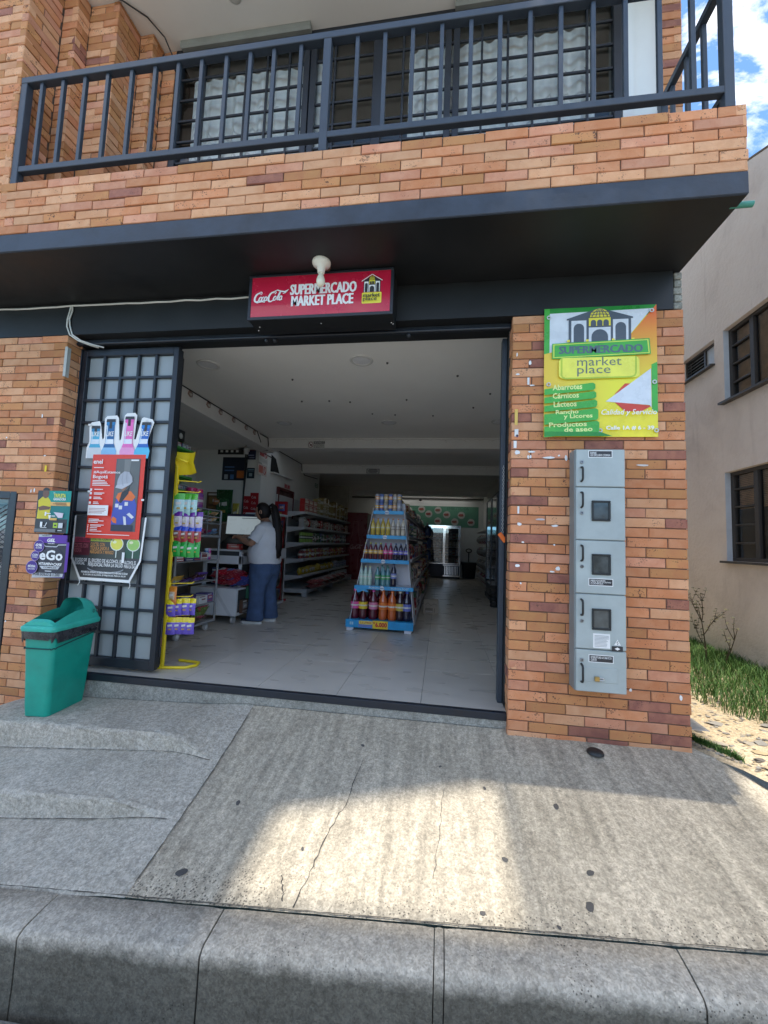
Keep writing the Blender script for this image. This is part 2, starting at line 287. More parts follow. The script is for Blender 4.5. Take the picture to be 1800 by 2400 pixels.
class Flat(MB):
    """flat print: u to the right, v up, d towards the viewer; layers lie half a millimetre apart"""
    def __init__(s, o, u=(1,0,0), v=(0,0,1), n=(0,-1,0), base=0.0):
        O, U, V, N = Vector(o), Vector(u), Vector(v), Vector(n)
        super().__init__(lambda a, b, c: tuple(O+U*a+V*b+N*c)); s.d = base; s.wr = None
    def lay(s, k=1): s.d += 0.00035*k
    def pg(s, ps, m): s.lay(); s.add([(a, b, s.d) for a, b in ps], [tuple(range(len(ps)))], m)
    def rc(s, a, b, c, d, m): s.pg([(a,b),(c,b),(c,d),(a,d)], m)
    def rr(s, a, b, c, d, r, m, n=5):
        ps = []
        for cx, cy, t0 in ((c-r, b+r, -90), (c-r, d-r, 0), (a+r, d-r, 90), (a+r, b+r, 180)):
            for k in range(n+1): t = R(t0+90*k/n); ps.append((cx+r*math.cos(t), cy+r*math.sin(t)))
        s.pg(ps, m)
    def el(s, a, b, ra, rb, m, n=20, t0=0, t1=360): s.pg([(a+ra*math.cos(R(t0+(t1-t0)*k/n)), b+rb*math.sin(R(t0+(t1-t0)*k/n))) for k in range(n if t1-t0 == 360 else n+1)], m)
    def arch(s, a, b, c, d, m, n=10):
        r = (c-a)/2; h = d-min(r, d-b); s.pg([(a,b),(c,b)]+[((a+c)/2+r*math.cos(R(180*k/n)), h+(d-h)*math.sin(R(180*k/n))) for k in range(n+1)], m)
    def tx(s, t, a, b, c, d, m, bold=0.0, shear=0.0, rot=0.0, spacing=1.0):
        s.lay(); v, f = text_geo(t, bold, shear, spacing); ca, sa = math.cos(R(rot)), math.sin(R(rot))
        q = []
        for x, y in v:
            X, Y = (c-a)*x, (d-b)*y; q.append((a+X*ca-Y*sa, b+X*sa+Y*ca, s.d))
        s.add(q, f, m)
    def hv(s, t, a, b, c, d, m, bold=0.01, w=0.004, shear=0.0):
        for q in (-w, 0.0, w): s.tx(t, a+q, b, c+q, d, m, bold, shear)
    def line(s, pts, w, m):
        """ribbon; w a width or one width per point"""
        s.lay(); n = len(pts); ww = w if isinstance(w, (list, tuple)) else [w]*n; L = []; Rr = []
        for i in range(n):
            a = pts[max(i-1, 0)]; b = pts[min(i+1, n-1)]; dx, dy = b[0]-a[0], b[1]-a[1]; l = math.hypot(dx, dy) or 1; nx, ny = -dy/l*ww[i]/2, dx/l*ww[i]/2
            L.append((pts[i][0]+nx, pts[i][1]+ny, s.d)); Rr.append((pts[i][0]-nx, pts[i][1]-ny, s.d))
        s.add(L+Rr, [(n+i, n+i+1, i+1, i) for i in range(n-1)], m)
# ================================================================ SETTING
def grid(name, xs, ys, fn, m, kind='structure', jit=0.0, **kw):
    b = MB(); nx, ny = len(xs), len(ys); r = random.Random(3)
    vs = [(x, y, fn(x, y)+r.uniform(-jit, jit)) for y in ys for x in xs]
    b.add(vs, [(j*nx+i, j*nx+i+1, (j+1)*nx+i+1, (j+1)*nx+i) for j in range(ny-1) for i in range(nx-1)], m, True)
    return b.ob(name, kind=kind, **kw)
def lin(a, b, n): return [a+(b-a)*k/(n-1) for k in range(n)]
CONC_RAMP = concrete_mat('concrete_ramp', (0.375, 0.325, 0.245), (0.51, 0.445, 0.345), streak=0.26, pits=0.25, agg=(1.62, 2.05), stain=0.35)
CONC_STEP = concrete_mat('concrete_steps', (0.40, 0.365, 0.30), (0.53, 0.485, 0.41), streak=0.05, pits=0.22, stain=0.45)
CONC_KERB = concrete_mat('concrete_kerb', (0.36, 0.325, 0.27), (0.50, 0.455, 0.38), pits=0.42, stain=0.6, bump=0.7, grime_shade=-0.388)
CONC_RAW = concrete_mat('concrete_raw', (0.22, 0.215, 0.185), (0.40, 0.39, 0.345), pits=0.2, stain=0.7)
ASPH = concrete_mat('street_concrete', (0.24, 0.23, 0.21), (0.32, 0.31, 0.285), pits=0.3, stain=0.3)
DIRT = concrete_mat('dirt_sand', (0.38, 0.29, 0.18), (0.56, 0.45, 0.30), pits=0.3, stain=0.6, bump=0.9)
def kz(x): return -0.40+0.055*(x+0.7)
def ky(x): return 1.64+0.03*(x+0.7)
def rz_(x, y):      # concrete ramp: level along the threshold, down to the kerb
    t = min(1.0, max(0.0, (2.80-y)/(2.80-ky(x)))); top = -0.098+0.006*(x-0.4)
    if x > 1.4: top -= 0.03*(x-1.4)
    return top+(kz(x)-top)*min(1.0, t+0.075*math.sin(math.pi*t))
xl = lambda y: -1.30+0.02*(2.8-y)
b = MB(); ny, nx = 34, 40
vs = []; rj = random.Random(5)
for j in range(ny):
    t = j/(ny-1)
    for i in range(nx):
        s = i/(nx-1); x0 = xl(1.64+1.16*(1-t)); x = x0+(2.3-x0)*s; y = ky(x)+(2.80-ky(x))*(1-t); 
        if x > 1.56: y = min(y, 2.86-1.75*(x-1.58))if x > 1.6 else y
        y = max(y, ky(x)+0.0001*(ny-j))
        vs.append((x, y, rz_(x, y)+rj.uniform(-0.002, 0.002)))
b.add(vs, [(j*nx+i, (j+1)*nx+i, (j+1)*nx+i+1, j*nx+i+1) for j in range(ny-1) for i in range(nx-1)], CONC_RAMP, True)
b.ob('pavement_ramp', kind='structure')
# steps to the left of the ramp, each a cast slab with a worn front edge
def interp(pts, x):
    if x <= pts[0][0]: return pts[0][1]
    for (a, u), (c, w) in zip(pts, pts[1:]):
        if x <= c: return u+(w-u)*(x-a)/(c-a)
    return pts[-1][1]
ZA = [(-4.2, -0.42), (-3.37, -0.287), (-3.16, -0.212), (-2.8, -0.185), (-2.0, -0.152), (-1.25, -0.118)]
ZAb = [(-4.2, -0.50), (-2.75, -0.343), (-1.25, -0.2)]
ZBf = [(-4.2, -0.52), (-2.36, -0.346), (-1.8, -0.31), (-1.2, -0.285)]
ZBb = [(-4.2, -0.62), (-2.34, -0.479), (-1.8, -0.412), (-1.2, -0.335)]
YA = lambda x: 2.345+0.02*(-1.3-x)
YB = lambda x: 1.98
def bl(x): t = min(1.0, max(0.0, (x+1.68)/0.40)); return t*t*(3-2*t)
def slab(name, prof):
    """prof(x) -> list of (y, z) from the back edge down the front"""
    xs = lin(-4.4, -1.285, 46); b = MB(); r = random.Random(len(name)); n = len(prof(-2)); vs = []
    for x in xs:
        for k, (y, z) in enumerate(prof(x)):
            f_ = bl(x); z = z*(1-f_)+(rz_(-1.29, y)+0.003)*f_ if z > rz_(-1.29, y) else z*(1-f_)+(rz_(-1.29, y)+0.003)*f_
            vs.append((x if x < -1.3 else xl(y)+0.004, y+r.uniform(-0.006, 0.006)*(0 < k < n-1), z+r.uniform(-0.004, 0.004)*(0 < k)*(1-f_)))
    b.add(vs, [(i*n+k, i*n+k+1, (i+1)*n+k+1, (i+1)*n+k) for i in range(len(xs)-1) for k in range(n-1)], CONC_STEP, False); return b.ob(name, kind='structure')
def edge(y, z, zb, y0=0.03):   # rounded nosing
    return [(y+0.03, z), (y+0.012, z-0.003), (y+0.003, z-0.012), (y, z-0.03), (y-0.004, zb+0.012), (y-0.012, zb-0.01)]
slab('pavement_step', lambda x: [(2.82, interp(ZA, x)+0.004), (2.6, interp(ZA, x)+0.002)]+edge(YA(x), interp(ZA, x), interp(ZAb, x)))
slab('pavement_landing', lambda x: [(YA(x)+0.02, interp(ZAb, x)), (2.15, (interp(ZAb, x)+interp(ZBf, x))/2)]+edge(YB(x), interp(ZBf, x), interp(ZBb, x)))
slab('pavement_apron', lambda x: [(YB(x)+0.02, interp(ZBb, x)), (1.85, (interp(ZBb, x)*0.6+kz(x)*0.4)), (1.75, (interp(ZBb, x)*0.3+kz(x)*0.7)), (ky(x)+0.02, kz(x)+0.004), (ky(x)-0.004, kz(x)-0.03)])
DIRT_SHADE = P((0.10, 0.09, 0.075), 0.95)
def dirt_shade_line(name, pts, w, seed):
    r = random.Random(seed); b = MB(); vs = []
    for (x, y, z), (x2, y2, z2) in zip(pts, pts[1:]):
        n = max(2, int(math.dist((x, y, z), (x2, y2, z2))/0.02)); l = math.hypot(x2-x, y2-y); ux, uy = -(y2-y)/l, (x2-x)/l
        for k in range(n): t = k/n; s = w*0.55*r.uniform(0.35, 1.0); o = r.uniform(-.002, .002); px, py, pz = x+(x2-x)*t, y+(y2-y)*t, z+(z2-z)*t; vs += [(px+ux*(s+o), py+uy*(s+o), pz), (px-ux*(s-o), py-uy*(s-o), pz)]
    b.add(vs, [(2*i, 2*i+1, 2*i+3, 2*i+2) for i in range(len(vs)//2-1)], DIRT_SHADE); return b.ob(name, kind='stuff')
def zl(tab, x, y): f_ = bl(x); return interp(tab, x)*(1-f_)+(rz_(-1.29, y)+0.003)*f_+0.004
dirt_shade_line('joint_dirt_shade', [(x, YA(x)-0.013, zl(ZAb, x, YA(x)-.013)) for x in lin(-3.4, -1.32, 24)], .007, 1); dirt_shade_line('joint_dirt_shade', [(x, YB(x)-0.013, zl(ZBb, x, YB(x)-.013)) for x in lin(-3.4, -1.32, 24)], .008, 2)  # riser feet: joint dirt with the contact shade of the steps painted in
dirt_shade_line('joint_dirt_shade', [(xl(y)+.004, y, rz_(xl(y), y)+.006) for y in lin(2.78, 1.66, 20)], .0045, 3); dirt_shade_line('joint_dirt_shade', [(x, ky(x)+.004, kz(x)+.006) for x in lin(-3.0, 2.2, 60)], .0055, 4)
dirt_shade_line('joint_dirt_shade', [(x, 2.798, (rz_(x, 2.798) if x > -1.3 else zl(ZA, x, 2.798))+.004) for x in lin(-2.7, 0.45, 40)], .006, 5)
# kerb: long cast stones with open joints
kerb = link('kerb', None, kind='structure'); kerb['label'] = 'worn concrete kerb of long cast stones with dark joints'
ks = [(-3.2, -2.45), (-2.444, -1.580), (-1.573, -0.836), (-0.829, 0.012), (0.016, 0.048), (0.052, 0.872), (0.878, 1.75), (1.76, 2.6)]
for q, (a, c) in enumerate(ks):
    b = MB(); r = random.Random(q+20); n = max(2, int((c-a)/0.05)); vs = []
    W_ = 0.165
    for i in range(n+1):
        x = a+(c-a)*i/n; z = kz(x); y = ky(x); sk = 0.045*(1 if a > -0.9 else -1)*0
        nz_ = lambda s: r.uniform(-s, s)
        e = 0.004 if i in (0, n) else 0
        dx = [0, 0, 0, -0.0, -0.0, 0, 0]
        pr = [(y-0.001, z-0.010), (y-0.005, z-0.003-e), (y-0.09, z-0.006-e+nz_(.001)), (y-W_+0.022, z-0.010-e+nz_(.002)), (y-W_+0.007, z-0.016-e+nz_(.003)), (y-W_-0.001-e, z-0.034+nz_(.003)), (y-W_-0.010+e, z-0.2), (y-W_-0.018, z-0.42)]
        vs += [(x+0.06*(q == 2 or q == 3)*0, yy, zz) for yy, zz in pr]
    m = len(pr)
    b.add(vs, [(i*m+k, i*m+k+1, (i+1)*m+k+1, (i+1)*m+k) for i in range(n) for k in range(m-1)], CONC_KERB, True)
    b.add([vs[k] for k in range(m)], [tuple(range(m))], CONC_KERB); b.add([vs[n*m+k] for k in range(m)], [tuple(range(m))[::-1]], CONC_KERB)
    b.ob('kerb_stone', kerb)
b = MB(); xs = lin(-3.2, 2.6, 30)
b.add([(x, y, kz(x)+z) for x in xs for y, z in ((ky(x)-0.02, -0.06), (ky(x)-0.145, -0.08), (ky(x)-0.165, -0.4))], [(i*3+k, i*3+k+1, i*3+k+4, i*3+k+3) for i in range(29) for k in range(2)], P((0.05, 0.045, 0.04), 0.95))
b.ob('joint_bed', kerb)
# street and the ground beyond, one sheet to the horizon
def gz(x, y): return kz(max(-6, min(5, x)))-0.27 if y < 1.45 else -0.9
gx = [-300, -60, -20, -8, -4, -2, 0, 2, 4, 8, 20, 60, 300]; gy = [-300, -60, -20, -8, -4, -1, 0.5, 1.4, 1.5, 6, 20, 60, 300]
grid('street_ground', gx, gy, gz, ASPH)
# alley floor between the two buildings
def az(x, y): return -0.125+0.135*(x-1.55)+0.012*max(0, y-2.8)+0.012*math.sin(x*9+y*4)*math.sin(y*7)
b = MB(); nx, ny = 26, 60; vs = []; r = random.Random(8)
for j in range(ny):
    for i in range(nx):
        x = 1.56+(2.82-1.56)*i/(nx-1); ys = 2.80 if x < 1.6 else max(ky(x)+0.02, 2.84-1.75*(x-1.58)); y = ys+(12-ys)*(j/(ny-1))**1.6
        vs.append((x, y, az(x, y)+r.uniform(-0.006, 0.006)))
b.add(vs, [(j*nx+i, j*nx+i+1, (j+1)*nx+i+1, (j+1)*nx+i) for j in range(ny-1) for i in range(nx-1)], DIRT, True)
b.ob('dirt_path', kind='structure')
# ---------------------------------------------------------------- building shell
DARK = mat('dark_blue_paint', (0.026, 0.035, 0.052), 0.5, var=0.45, scale=4.5, bump=0.15, bscale=25)
BLK = mat('black_shade_paint', (0.009, 0.010, 0.011), 0.5, var=0.25, scale=3.0, bump=0.06, bscale=20)  # darker copy of the slab paint, shade of soffit and beam painted in
STEEL = mat('dark_steel_paint', (0.034, 0.046, 0.064), 0.42, var=0.15, scale=9)
STEEL2 = mat('black_steel_paint', (0.014, 0.018, 0.026), 0.40, var=0.2, scale=8)
WPLA = mat('white_plaster', (0.72, 0.71, 0.68), 0.85, var=0.05, scale=2.0, bump=0.06, bscale=40)
WCEI = mat('ceiling_plaster', (0.78, 0.765, 0.72), 0.9, var=0.04, scale=1.2)
MORT = mat('mortar', (0.13, 0.085, 0.06), 0.95, var=0.2, scale=30)
_BM = {}
def brick_mesh(w, h, m, k, d=0.05):
    key = (round(w, 3), round(h, 3), m, k)
    if key in _BM: return _BM[key]
    r = random.Random(hash((round(w*1000), round(h*1000), m, k))); c = 0.0028; b = MB()
    j = lambda s: r.uniform(-s, s)
    c = 0.0035; fr = [(c+j(.001), j(.0015), c+j(.001)), (w/2, j(.001), c+j(.0014)), (w-c+j(.001), j(.0015), c+j(.001)), (w-c+j(.001), j(.0015), h-c+j(.001)), (w/2, j(.001), h-c+j(.0014)), (c+j(.001), j(.0015), h-c+j(.001))]
    md = [(j(.0008), c, j(.0008)), (w/2, c, j(.001)), (w+j(.0008), c, j(.0008)), (w+j(.0008), c, h+j(.0008)), (w/2, c, h+j(.001)), (j(.0008), c, h+j(.0008))]
    bk = [(0, d, 0), (w/2, d, 0), (w, d, 0), (w, d, h), (w/2, d, h), (0, d, h)]
    b.add(fr+md+bk, [(0, 1, 4, 5), (1, 2, 3, 4)]+[(q*6+i+6, q*6+(i+1) % 6+6, q*6+(i+1) % 6, q*6+i) for q in (0, 1) for i in range(6)], BR[m])
    _BM[key] = b.mesh('brick'); return _BM[key]
LC, LB, JT = 0.0633, 0.2425, 0.0056        # course height, brick length with joint, joint
rb = random.Random(11)
def lay_bricks(parent, org, rz, width, z0, z1, mix, off=(0.0, 0.5), holes=(), top=None, fixed=None, proud=0.0035, min_w=0.02, pieces=None, foot=0):
    """courses of bricks on a face: org = lower left corner of the face, rz turns the face about z (0 faces -Y)"""
    ca, sa = math.cos(rz), math.sin(rz); n = 0
    nr = int(math.ceil((z1-z0)/LC-1e-6))
    for r_ in range(nr):
        za = z0+r_*LC; zb = min(za+LC-JT, z1-0.001)
        if zb-za < 0.015: continue
        o = off[r_ % len(off)]*LB
        segs = pieces(r_) if pieces else None
        if segs is None:
            x = -o; segs = []
            while x < width: segs.append((x, x+LB-JT)); x += LB
        for (a, c) in segs:
            a, c = max(a, 0.0), min(c, width)
            for (h0, h1, g0, g1) in holes:
                if g0 < (za+zb)/2 < g1:
                    if a >= h0 and c <= h1: c = a
                    elif a < h0 < c: c = h0-0.003
                    elif a < h1 < c: a = h1+0.003
            if c-a < min_w: continue
            m = rb.choices(range(5), (1, 1, 1, 5, 1) if foot and r_ < foot else mix)[0]
            me = brick_mesh(c-a, zb-za, m, rb.randrange(4))
            p = rb.uniform(-proud, proud)
            ob_ = bpy.data.objects.new('brick', me); COL.objects.link(ob_); ob_.parent = parent
            ob_.location = (org[0]+a*ca-p*sa*-1*0+p*sa, org[1]+a*sa-p*ca, za); ob_.rotation_euler = (0, 0, rz); n += 1
    return n
LIGHT, MID, PILL = (5, 3, 1.6, 0.2, 2), (4, 3, 4, 0.45, 1.0), (2.2, 5, 3.6, 2.0, 1.4)
# upper balcony: cast slab, brick parapet, tiled floor
bal = thing('balcony', 'cantilevered balcony with brick parapet over a dark painted slab edge', 'balcony')
b = MB(); b.cbox(-4.4, 2.172, 2.974, 1.537, 3.40, 3.1005, DARK, 0.004); b.ob('balcony_slab', bal)
b = MB(); b.box(-4.38, 2.178, 2.970, 1.531, 3.38, 2.974, BLK); b.ob('soffit', bal)
b = MB(); b.box(-4.4, 2.18, 3.1005, 1.53, 2.29, 3.475, MORT); b.box(-4.4, 2.29, 3.1005, 1.53, 2.86, 3.13, P((0.35, 0.3, 0.26), 0.6)); b.ob('parapet_core', bal)
lay_bricks(bal, (-4.4+0.03, 2.17, 3.102), 0, 5.905, 3.102, 3.102+6*LC, LIGHT, off=(0.69, 0.19))
lay_bricks(bal, (1.537, 2.172, 3.102), R(90), 0.12, 3.102, 3.102+6*LC, LIGHT, off=(0.5, 0.5))
for k in range(10):
    x = 0.2+0.1*k
# lintel beam over the shop door
lint = thing('lintel_beam', 'dark painted lintel beam spanning the shop entrance under the balcony', 'beam')
b = MB(); b.box(-4.4, 2.752, 2.702, 1.478, 2.96, 2.968, BLK); b.box(-3.09, 2.865, 2.668, 0.455, 2.985, 2.702, BLK); b.ob('beam', lint)
b = MB(); b.box(-3.09, 2.84, 2.655, 0.455, 2.862, 2.700, STEEL2); b.tube([(-3.08, 2.835, 2.663), (0.45, 2.835, 2.663)], 0.012, STEEL2); b.ob('door_track', lint)
b = MB()
rr_ = random.Random(4)
for k in range(5):
    z = 2.705+k*0.052; b.cbox(1.48+rr_.uniform(0, .012), 2.757+rr_.uniform(0, .006), z, 1.537, 2.9, z+0.047, CONC_RAW, 0.005)
b.ob('mortar_stub', lint)
for x in (-1.40, -1.33, -0.28): 
    b = MB(); b.lathe([(0.0, -0.03), (0.014, -0.026), (0.018, -0.01), (0.012, 0.0)], STEEL2, 10, (x, 2.85, 2.655)); b.ob('track_roller', lint)
# right-hand brick pillar
pil = thing('brick_pillar', 'mottled brick pillar carrying the banner and the grey meter cabinet', 'pillar')
b = MB(); b.box(0.462, 2.762, -0.4, 1.532, 2.93, 2.70, MORT); b.ob('pillar_core', pil)
lay_bricks(pil, (0.456, 2.755, -0.14), 0, 1.084, -0.14, 2.7005, PILL, off=(0.0, 0.46, 0.06, 0.53), holes=[(0.224, 0.892, 1.87, 2.72), (0.40, 0.64, 0.29, 1.70)], foot=2)
lay_bricks(pil, (0.456, 2.755+0.125, -0.14), R(-90), 0.122, -0.14, 2.7005, PILL, off=(0.5, 0.0, 0.5))
# left-hand wall
lw = thing('brick_wall', 'orange brick wall beside the folding gate, with torn paper scraps on it', 'wall')
b = MB(); b.box(-4.4, 2.762, -0.6, -3.415, 2.94, 0.04, MORT); b.box(-4.4, 2.762, 1.40, -3.415, 2.94, 2.70, MORT); b.box(-3.415, 2.762, -0.6, -3.097, 2.9, 2.70, MORT); b.ob('wall_core', lw)
lay_bricks(lw, (-4.0, 2.755, -0.52), 0, 0.908, -0.52, 2.7005, MID, off=(0.25, 0.75), holes=[(-0.1, 0.585, 0.04, 1.40)])
lay_bricks(lw, (-3.092, 2.755, -0.52), R(90), 0.143, -0.52, 2.7005, MID, off=(0.5, 0.0))
# upper brick pier that steps back to the balcony window
up = thing('brick_pier', 'stepped brick pier folding back in zigzag to the balcony window', 'wall')
steps = [(-3.035, 2.17), (-2.907, 2.406), (-2.65, 2.508), (-2.528, 2.731), (-2.411, 2.859)]
lay_bricks(up, (-4.0, 2.17, 3.102+6*LC), 0, 0.965, 3.102+6*LC, 5.32, LIGHT, off=(0.1, 0.6))
for k in range(4):
    (xa, ya), (xb, yb) = steps[k], steps[k+1]
    lay_bricks(up, (xa, ya, 3.15), R(90), yb-ya, 3.15, 5.325, MID, off=(0.0, 0.5) if k % 2 else (0.55, 0.05))
    lay_bricks(up, (xa, yb, 3.15), 0, xb-xa, 3.15, 5.325, MID, off=(0.0, 0.47) if k % 2 else (0.5, 0.03))
b = MB(); ps = [(-4.4, 2.178)]
for k in range(4): ps += [(steps[k][0]-0.008, steps[k][1]+0.008), (steps[k][0]-0.008, steps[k+1][1]+0.008)]
ps += [(-2.419, 2.867), (-2.419, 3.2), (-4.4, 3.2)]
b.prism_z(ps, 3.14, 5.325, MORT); b.ob('pier_core', up)
# brick column at the right end of the balcony
rc = thing('brick_column', 'narrow upper brick column at the open end of the balcony', 'column')
lay_bricks(rc, (1.492, 2.86, 3.13), 0, 0.13, 3.13, 5.32, (3, 3, 2, 2.4, 2), off=(0.0,))
lay_bricks(rc, (1.622, 2.86, 3.13), R(90), 0.2, 3.13, 5.32, MID, off=(0.0, 0.5))
b = MB(); b.box(1.497, 2.868, 3.13, 1.616, 3.3, 5.325, MORT); b.ob('column_core', rc)
# upper floor slab: white soffit over the balcony
b = MB(); b.box(-4.4, 2.12, 5.33, 1.64, 6.5, 5.52, WCEI); b.ob('upper_ceiling', kind='structure')
b = MB(); b.box(-4.4, 3.2, 5.52, 0.6, 6.4, 18.0, WPLA); b.ob('upper_wall', kind='structure')
EH = 18.0; sh = (EH+0.3)*math.tan(R(90-SUN_EL))
b = MB(); fy = 0.87-sh      # added unseen roof to shape the sun patch: solid left, open middle, slatted pergola to the right
b.prism_z([(-4.6, fy), (-0.83, fy), (-0.83, 1.66-sh), (-0.79, 2.07-sh), (0.33, 2.37-sh), (0.36, 1.66-sh), (0.36, 2.6-sh), (1.72, 2.6-sh), (1.72, 6.5), (-4.6, 6.5)], EH, EH+0.16, WCEI); b.ob('added_roof_slab', kind='structure')
pg = thing('added_sunshade', 'slatted pergola added out of view above the street to thin the sun', 'sunshade')  # slats added out of view to let part of the sun through
def slats(x0, x1, y0, y1, w, p, n0):
    n = int((x1-x0)/p)
    for k in range(n+1): x = x0+p*k; b = MB(); b.box(x, y0, EH+.02, x+w, y1, EH+.12, WCEI); b.ob('slat', pg)
slats(0.37, 1.60, 1.66-sh, 2.595-sh, .085, .13, 0); slats(-0.82, 1.60, fy, 1.655-sh, .115, .13, 0)
# houses on the other side of the street (behind the camera): they close the low sky
b = MB()
for x0, x1, h in ((-16, -5.2, 2.6), (-5.2, 2.5, 2.2), (2.5, 9, 2.9), (9, 18, 2.4)): b.box(x0, -19, -1.2, x1-0.05, -12, h, P((0.42, 0.36, 0.30), 0.9))
b.ob('opposite_wall', kind='structure')
# white painted wall piece beside the balcony window
b = MB(); b.box(1.225, 2.862, 3.13, 1.30, 3.1, 5.328, WPLA); b.box(1.30, 2.90, 3.13, 1.49, 3.1, 5.328, WPLA); b.ob('balcony_wall', kind='structure')
# upper room behind the window
UPR = mat('room_paint', (0.50, 0.45, 0.36), 0.9, var=0.06, scale=1.5)
b = MB(); b.box(-4.3, 3.0, 3.10, 1.6, 6.45, 3.13, P((0.3, 0.22, 0.15), 0.5)); b.box(-4.4, 2.96, 2.97, 1.53, 6.5, 3.095, WPLA); b.box(-4.3, 6.3, 3.13, 1.6, 6.45, 5.33, UPR); b.box(-4.3, 3.2, 3.13, -4.2, 6.3, 5.33, UPR); b.box(1.5, 3.1, 3.13, 1.53, 6.3, 5.33, UPR)
b.ob('upper_room', kind='structure')
# ---------------------------------------------------------------- shop interior
TILE = mat('floor_tile_glaze', (0.40, 0.385, 0.36), 0.28, var=0.10, scale=3.0)
def tile_mat():
    m, t, b_ = _new('floor_tile'); L = t.links.new
    g = nd(t, 'ShaderNodeNewGeometry'); mpn = nd(t, 'ShaderNodeMapping'); mpn.inputs['Scale'].default_value = (1.5, 3.5, 1); L(g.outputs['Position'], mpn.inputs['Vector'])
    oi = nd(t, 'ShaderNodeObjectInfo')
    n = nd(t, 'ShaderNodeTexNoise', i_Scale=2.2, i_Detail=2.0, i_Roughness=0.4); L(mpn.outputs[0], n.inputs['Vector'])
    r = ramp_nodes(t, n.outputs['Fac'], [(0.3, (0.52, 0.485, 0.43)), (0.7, (0.575, 0.54, 0.48))])
    hv = nd(t, 'ShaderNodeHueSaturation'); L(r.outputs[0], hv.inputs['Color']); v = nd(t, 'ShaderNodeMapRange', i_1=0, i_2=1, i_3=0.93, i_4=1.07); L(oi.outputs['Random'], v.inputs[0]); L(v.outputs[0], hv.inputs['Value'])
    L(hv.outputs[0], b_.inputs['Base Color']); r2 = nd(t, 'ShaderNodeMapRange', i_1=0.3, i_2=0.7, i_3=0.26, i_4=0.34); L(n.outputs['Fac'], r2.inputs[0]); L(r2.outputs[0], b_.inputs['Roughness'])
    return m
FT = tile_mat()
fl = link('shop_floor', None, kind='structure'); fl['label'] = 'grey glazed floor of large rectangular tiles inside the shop'
b = MB(); b.box(-4.6, 2.84, -0.3, 1.5, 14.0, -0.004, P((0.10, 0.095, 0.09), 0.9)); b.ob('floor_bed', fl)
b = MB(); b.cbox(0.0015, 0.0015, -0.004, 0.5985, 1.1985, 0.0, FT, 0.001); tm = b.mesh('floor_tile')
for i in range(10):
    for j in range(10):
        x = -1.31+0.6*(i-5); y = 2.84+1.2*j-(0.45 if i % 2 else 0.0)
        o = bpy.data.objects.new('floor_tile', tm); COL.objects.link(o); o.parent = fl; o.location = (x, y, 0)
        if y < 2.84: o.location = (x, 2.84, 0); o.scale = (1, (1.2-0.45)/1.2, 1)
thr = thing('threshold', 'dark steel edged concrete threshold across the shop entrance', 'threshold')
b = MB(); b.box(-3.3, 2.803, -0.42, 0.456, 2.9, -0.045, CONC_RAW); b.ob('riser', thr)
b = MB(); b.cbox(-3.3, 2.795, -0.045, 0.456, 2.838, 0.003, STEEL2, 0.003); b.ob('angle_iron', thr)
def shell(name, *bx, m=None):
    b = MB()
    for q in bx: b.box(*q, m or WPLA)
    return b.ob(name, kind='structure')
shell('shop_ceiling', (-4.6, 2.96, 2.80, 1.5, 6.64, 2.96), (-4.6, 7.22, 2.80, 1.5, 9.85, 2.96), (-4.6, 6.64, 2.80, -3.1, 7.22, 2.96), (1.3, 6.64, 2.80, 1.5, 7.22, 2.96), (-4.6, 9.85, 2.80, 1.5, 11.5, 2.96),  (-4.6, 11.5, 2.80, 1.5, 13.45, 2.96), (-4.6, 13.45, 2.80, -2.2, 14.1, 2.96), (0.9, 13.45, 2.80, 1.5, 14.1, 2.96), (-2.2, 13.82, 2.8, .9, 14.1, 2.96), m=WCEI)
mt_, t_, b__ = _new('added_roof_light_sheet'); t_.nodes.remove(b__); tl_ = nd(t_, 'ShaderNodeBsdfTranslucent'); tl_.inputs[0].default_value = (0.55, 0.54, 0.50, 1); t_.links.new(tl_.outputs[0], [q for q in t_.nodes if q.type == 'OUTPUT_MATERIAL'][0].inputs[0])
for q in ((-3.1, 6.64, 1.3, 7.22), (-2.2, 13.45, 0.9, 13.82)):  # added openings hidden behind the beams, daylight fill for the shop
    b = MB(); b.quad((q[0], q[1], 2.9), (q[2], q[1], 2.9), (q[2], q[3], 2.9), (q[0], q[3], 2.9), mt_); b.ob('added_roof_light', kind='structure')
shell('right_wall', (1.42, 2.94, -0.3, 1.535, 14.1, 2.80))
shell('back_wall', (-4.6, 13.95, -0.3, 1.42, 14.1, 2.80))
shell('left_wall', (-4.6, 2.94, -0.3, -4.45, 13.95, 2.80), (-4.45, 2.95, -0.3, -3.3, 3.05, 2.8))
shell('partition_wall', (-4.45, 6.62, 0, -3.2, 10.0, 2.80), m=WPLA)
shell('ceiling_beam', (-3.22, 2.99, 2.60, -2.97, 6.62, 2.80)); shell('ceiling_beam', (-3.2, 6.35, 2.63, 1.42, 6.6, 2.80)); shell('ceiling_beam', (-3.2, 8.6, 2.60, 1.42, 8.85, 2.80)); shell('ceiling_beam', (-4.45, 12.9, 2.66, 1.42, 13.1, 2.80))
shell('lower_ceiling', (-4.45, 2.99, 2.66, -3.22, 6.62, 2.72), m=WCEI)
shell('back_partition', (-4.45, 12.0, 0, -2.9, 12.1, 2.80), m=P((0.5, 0.46, 0.38), 0.85))
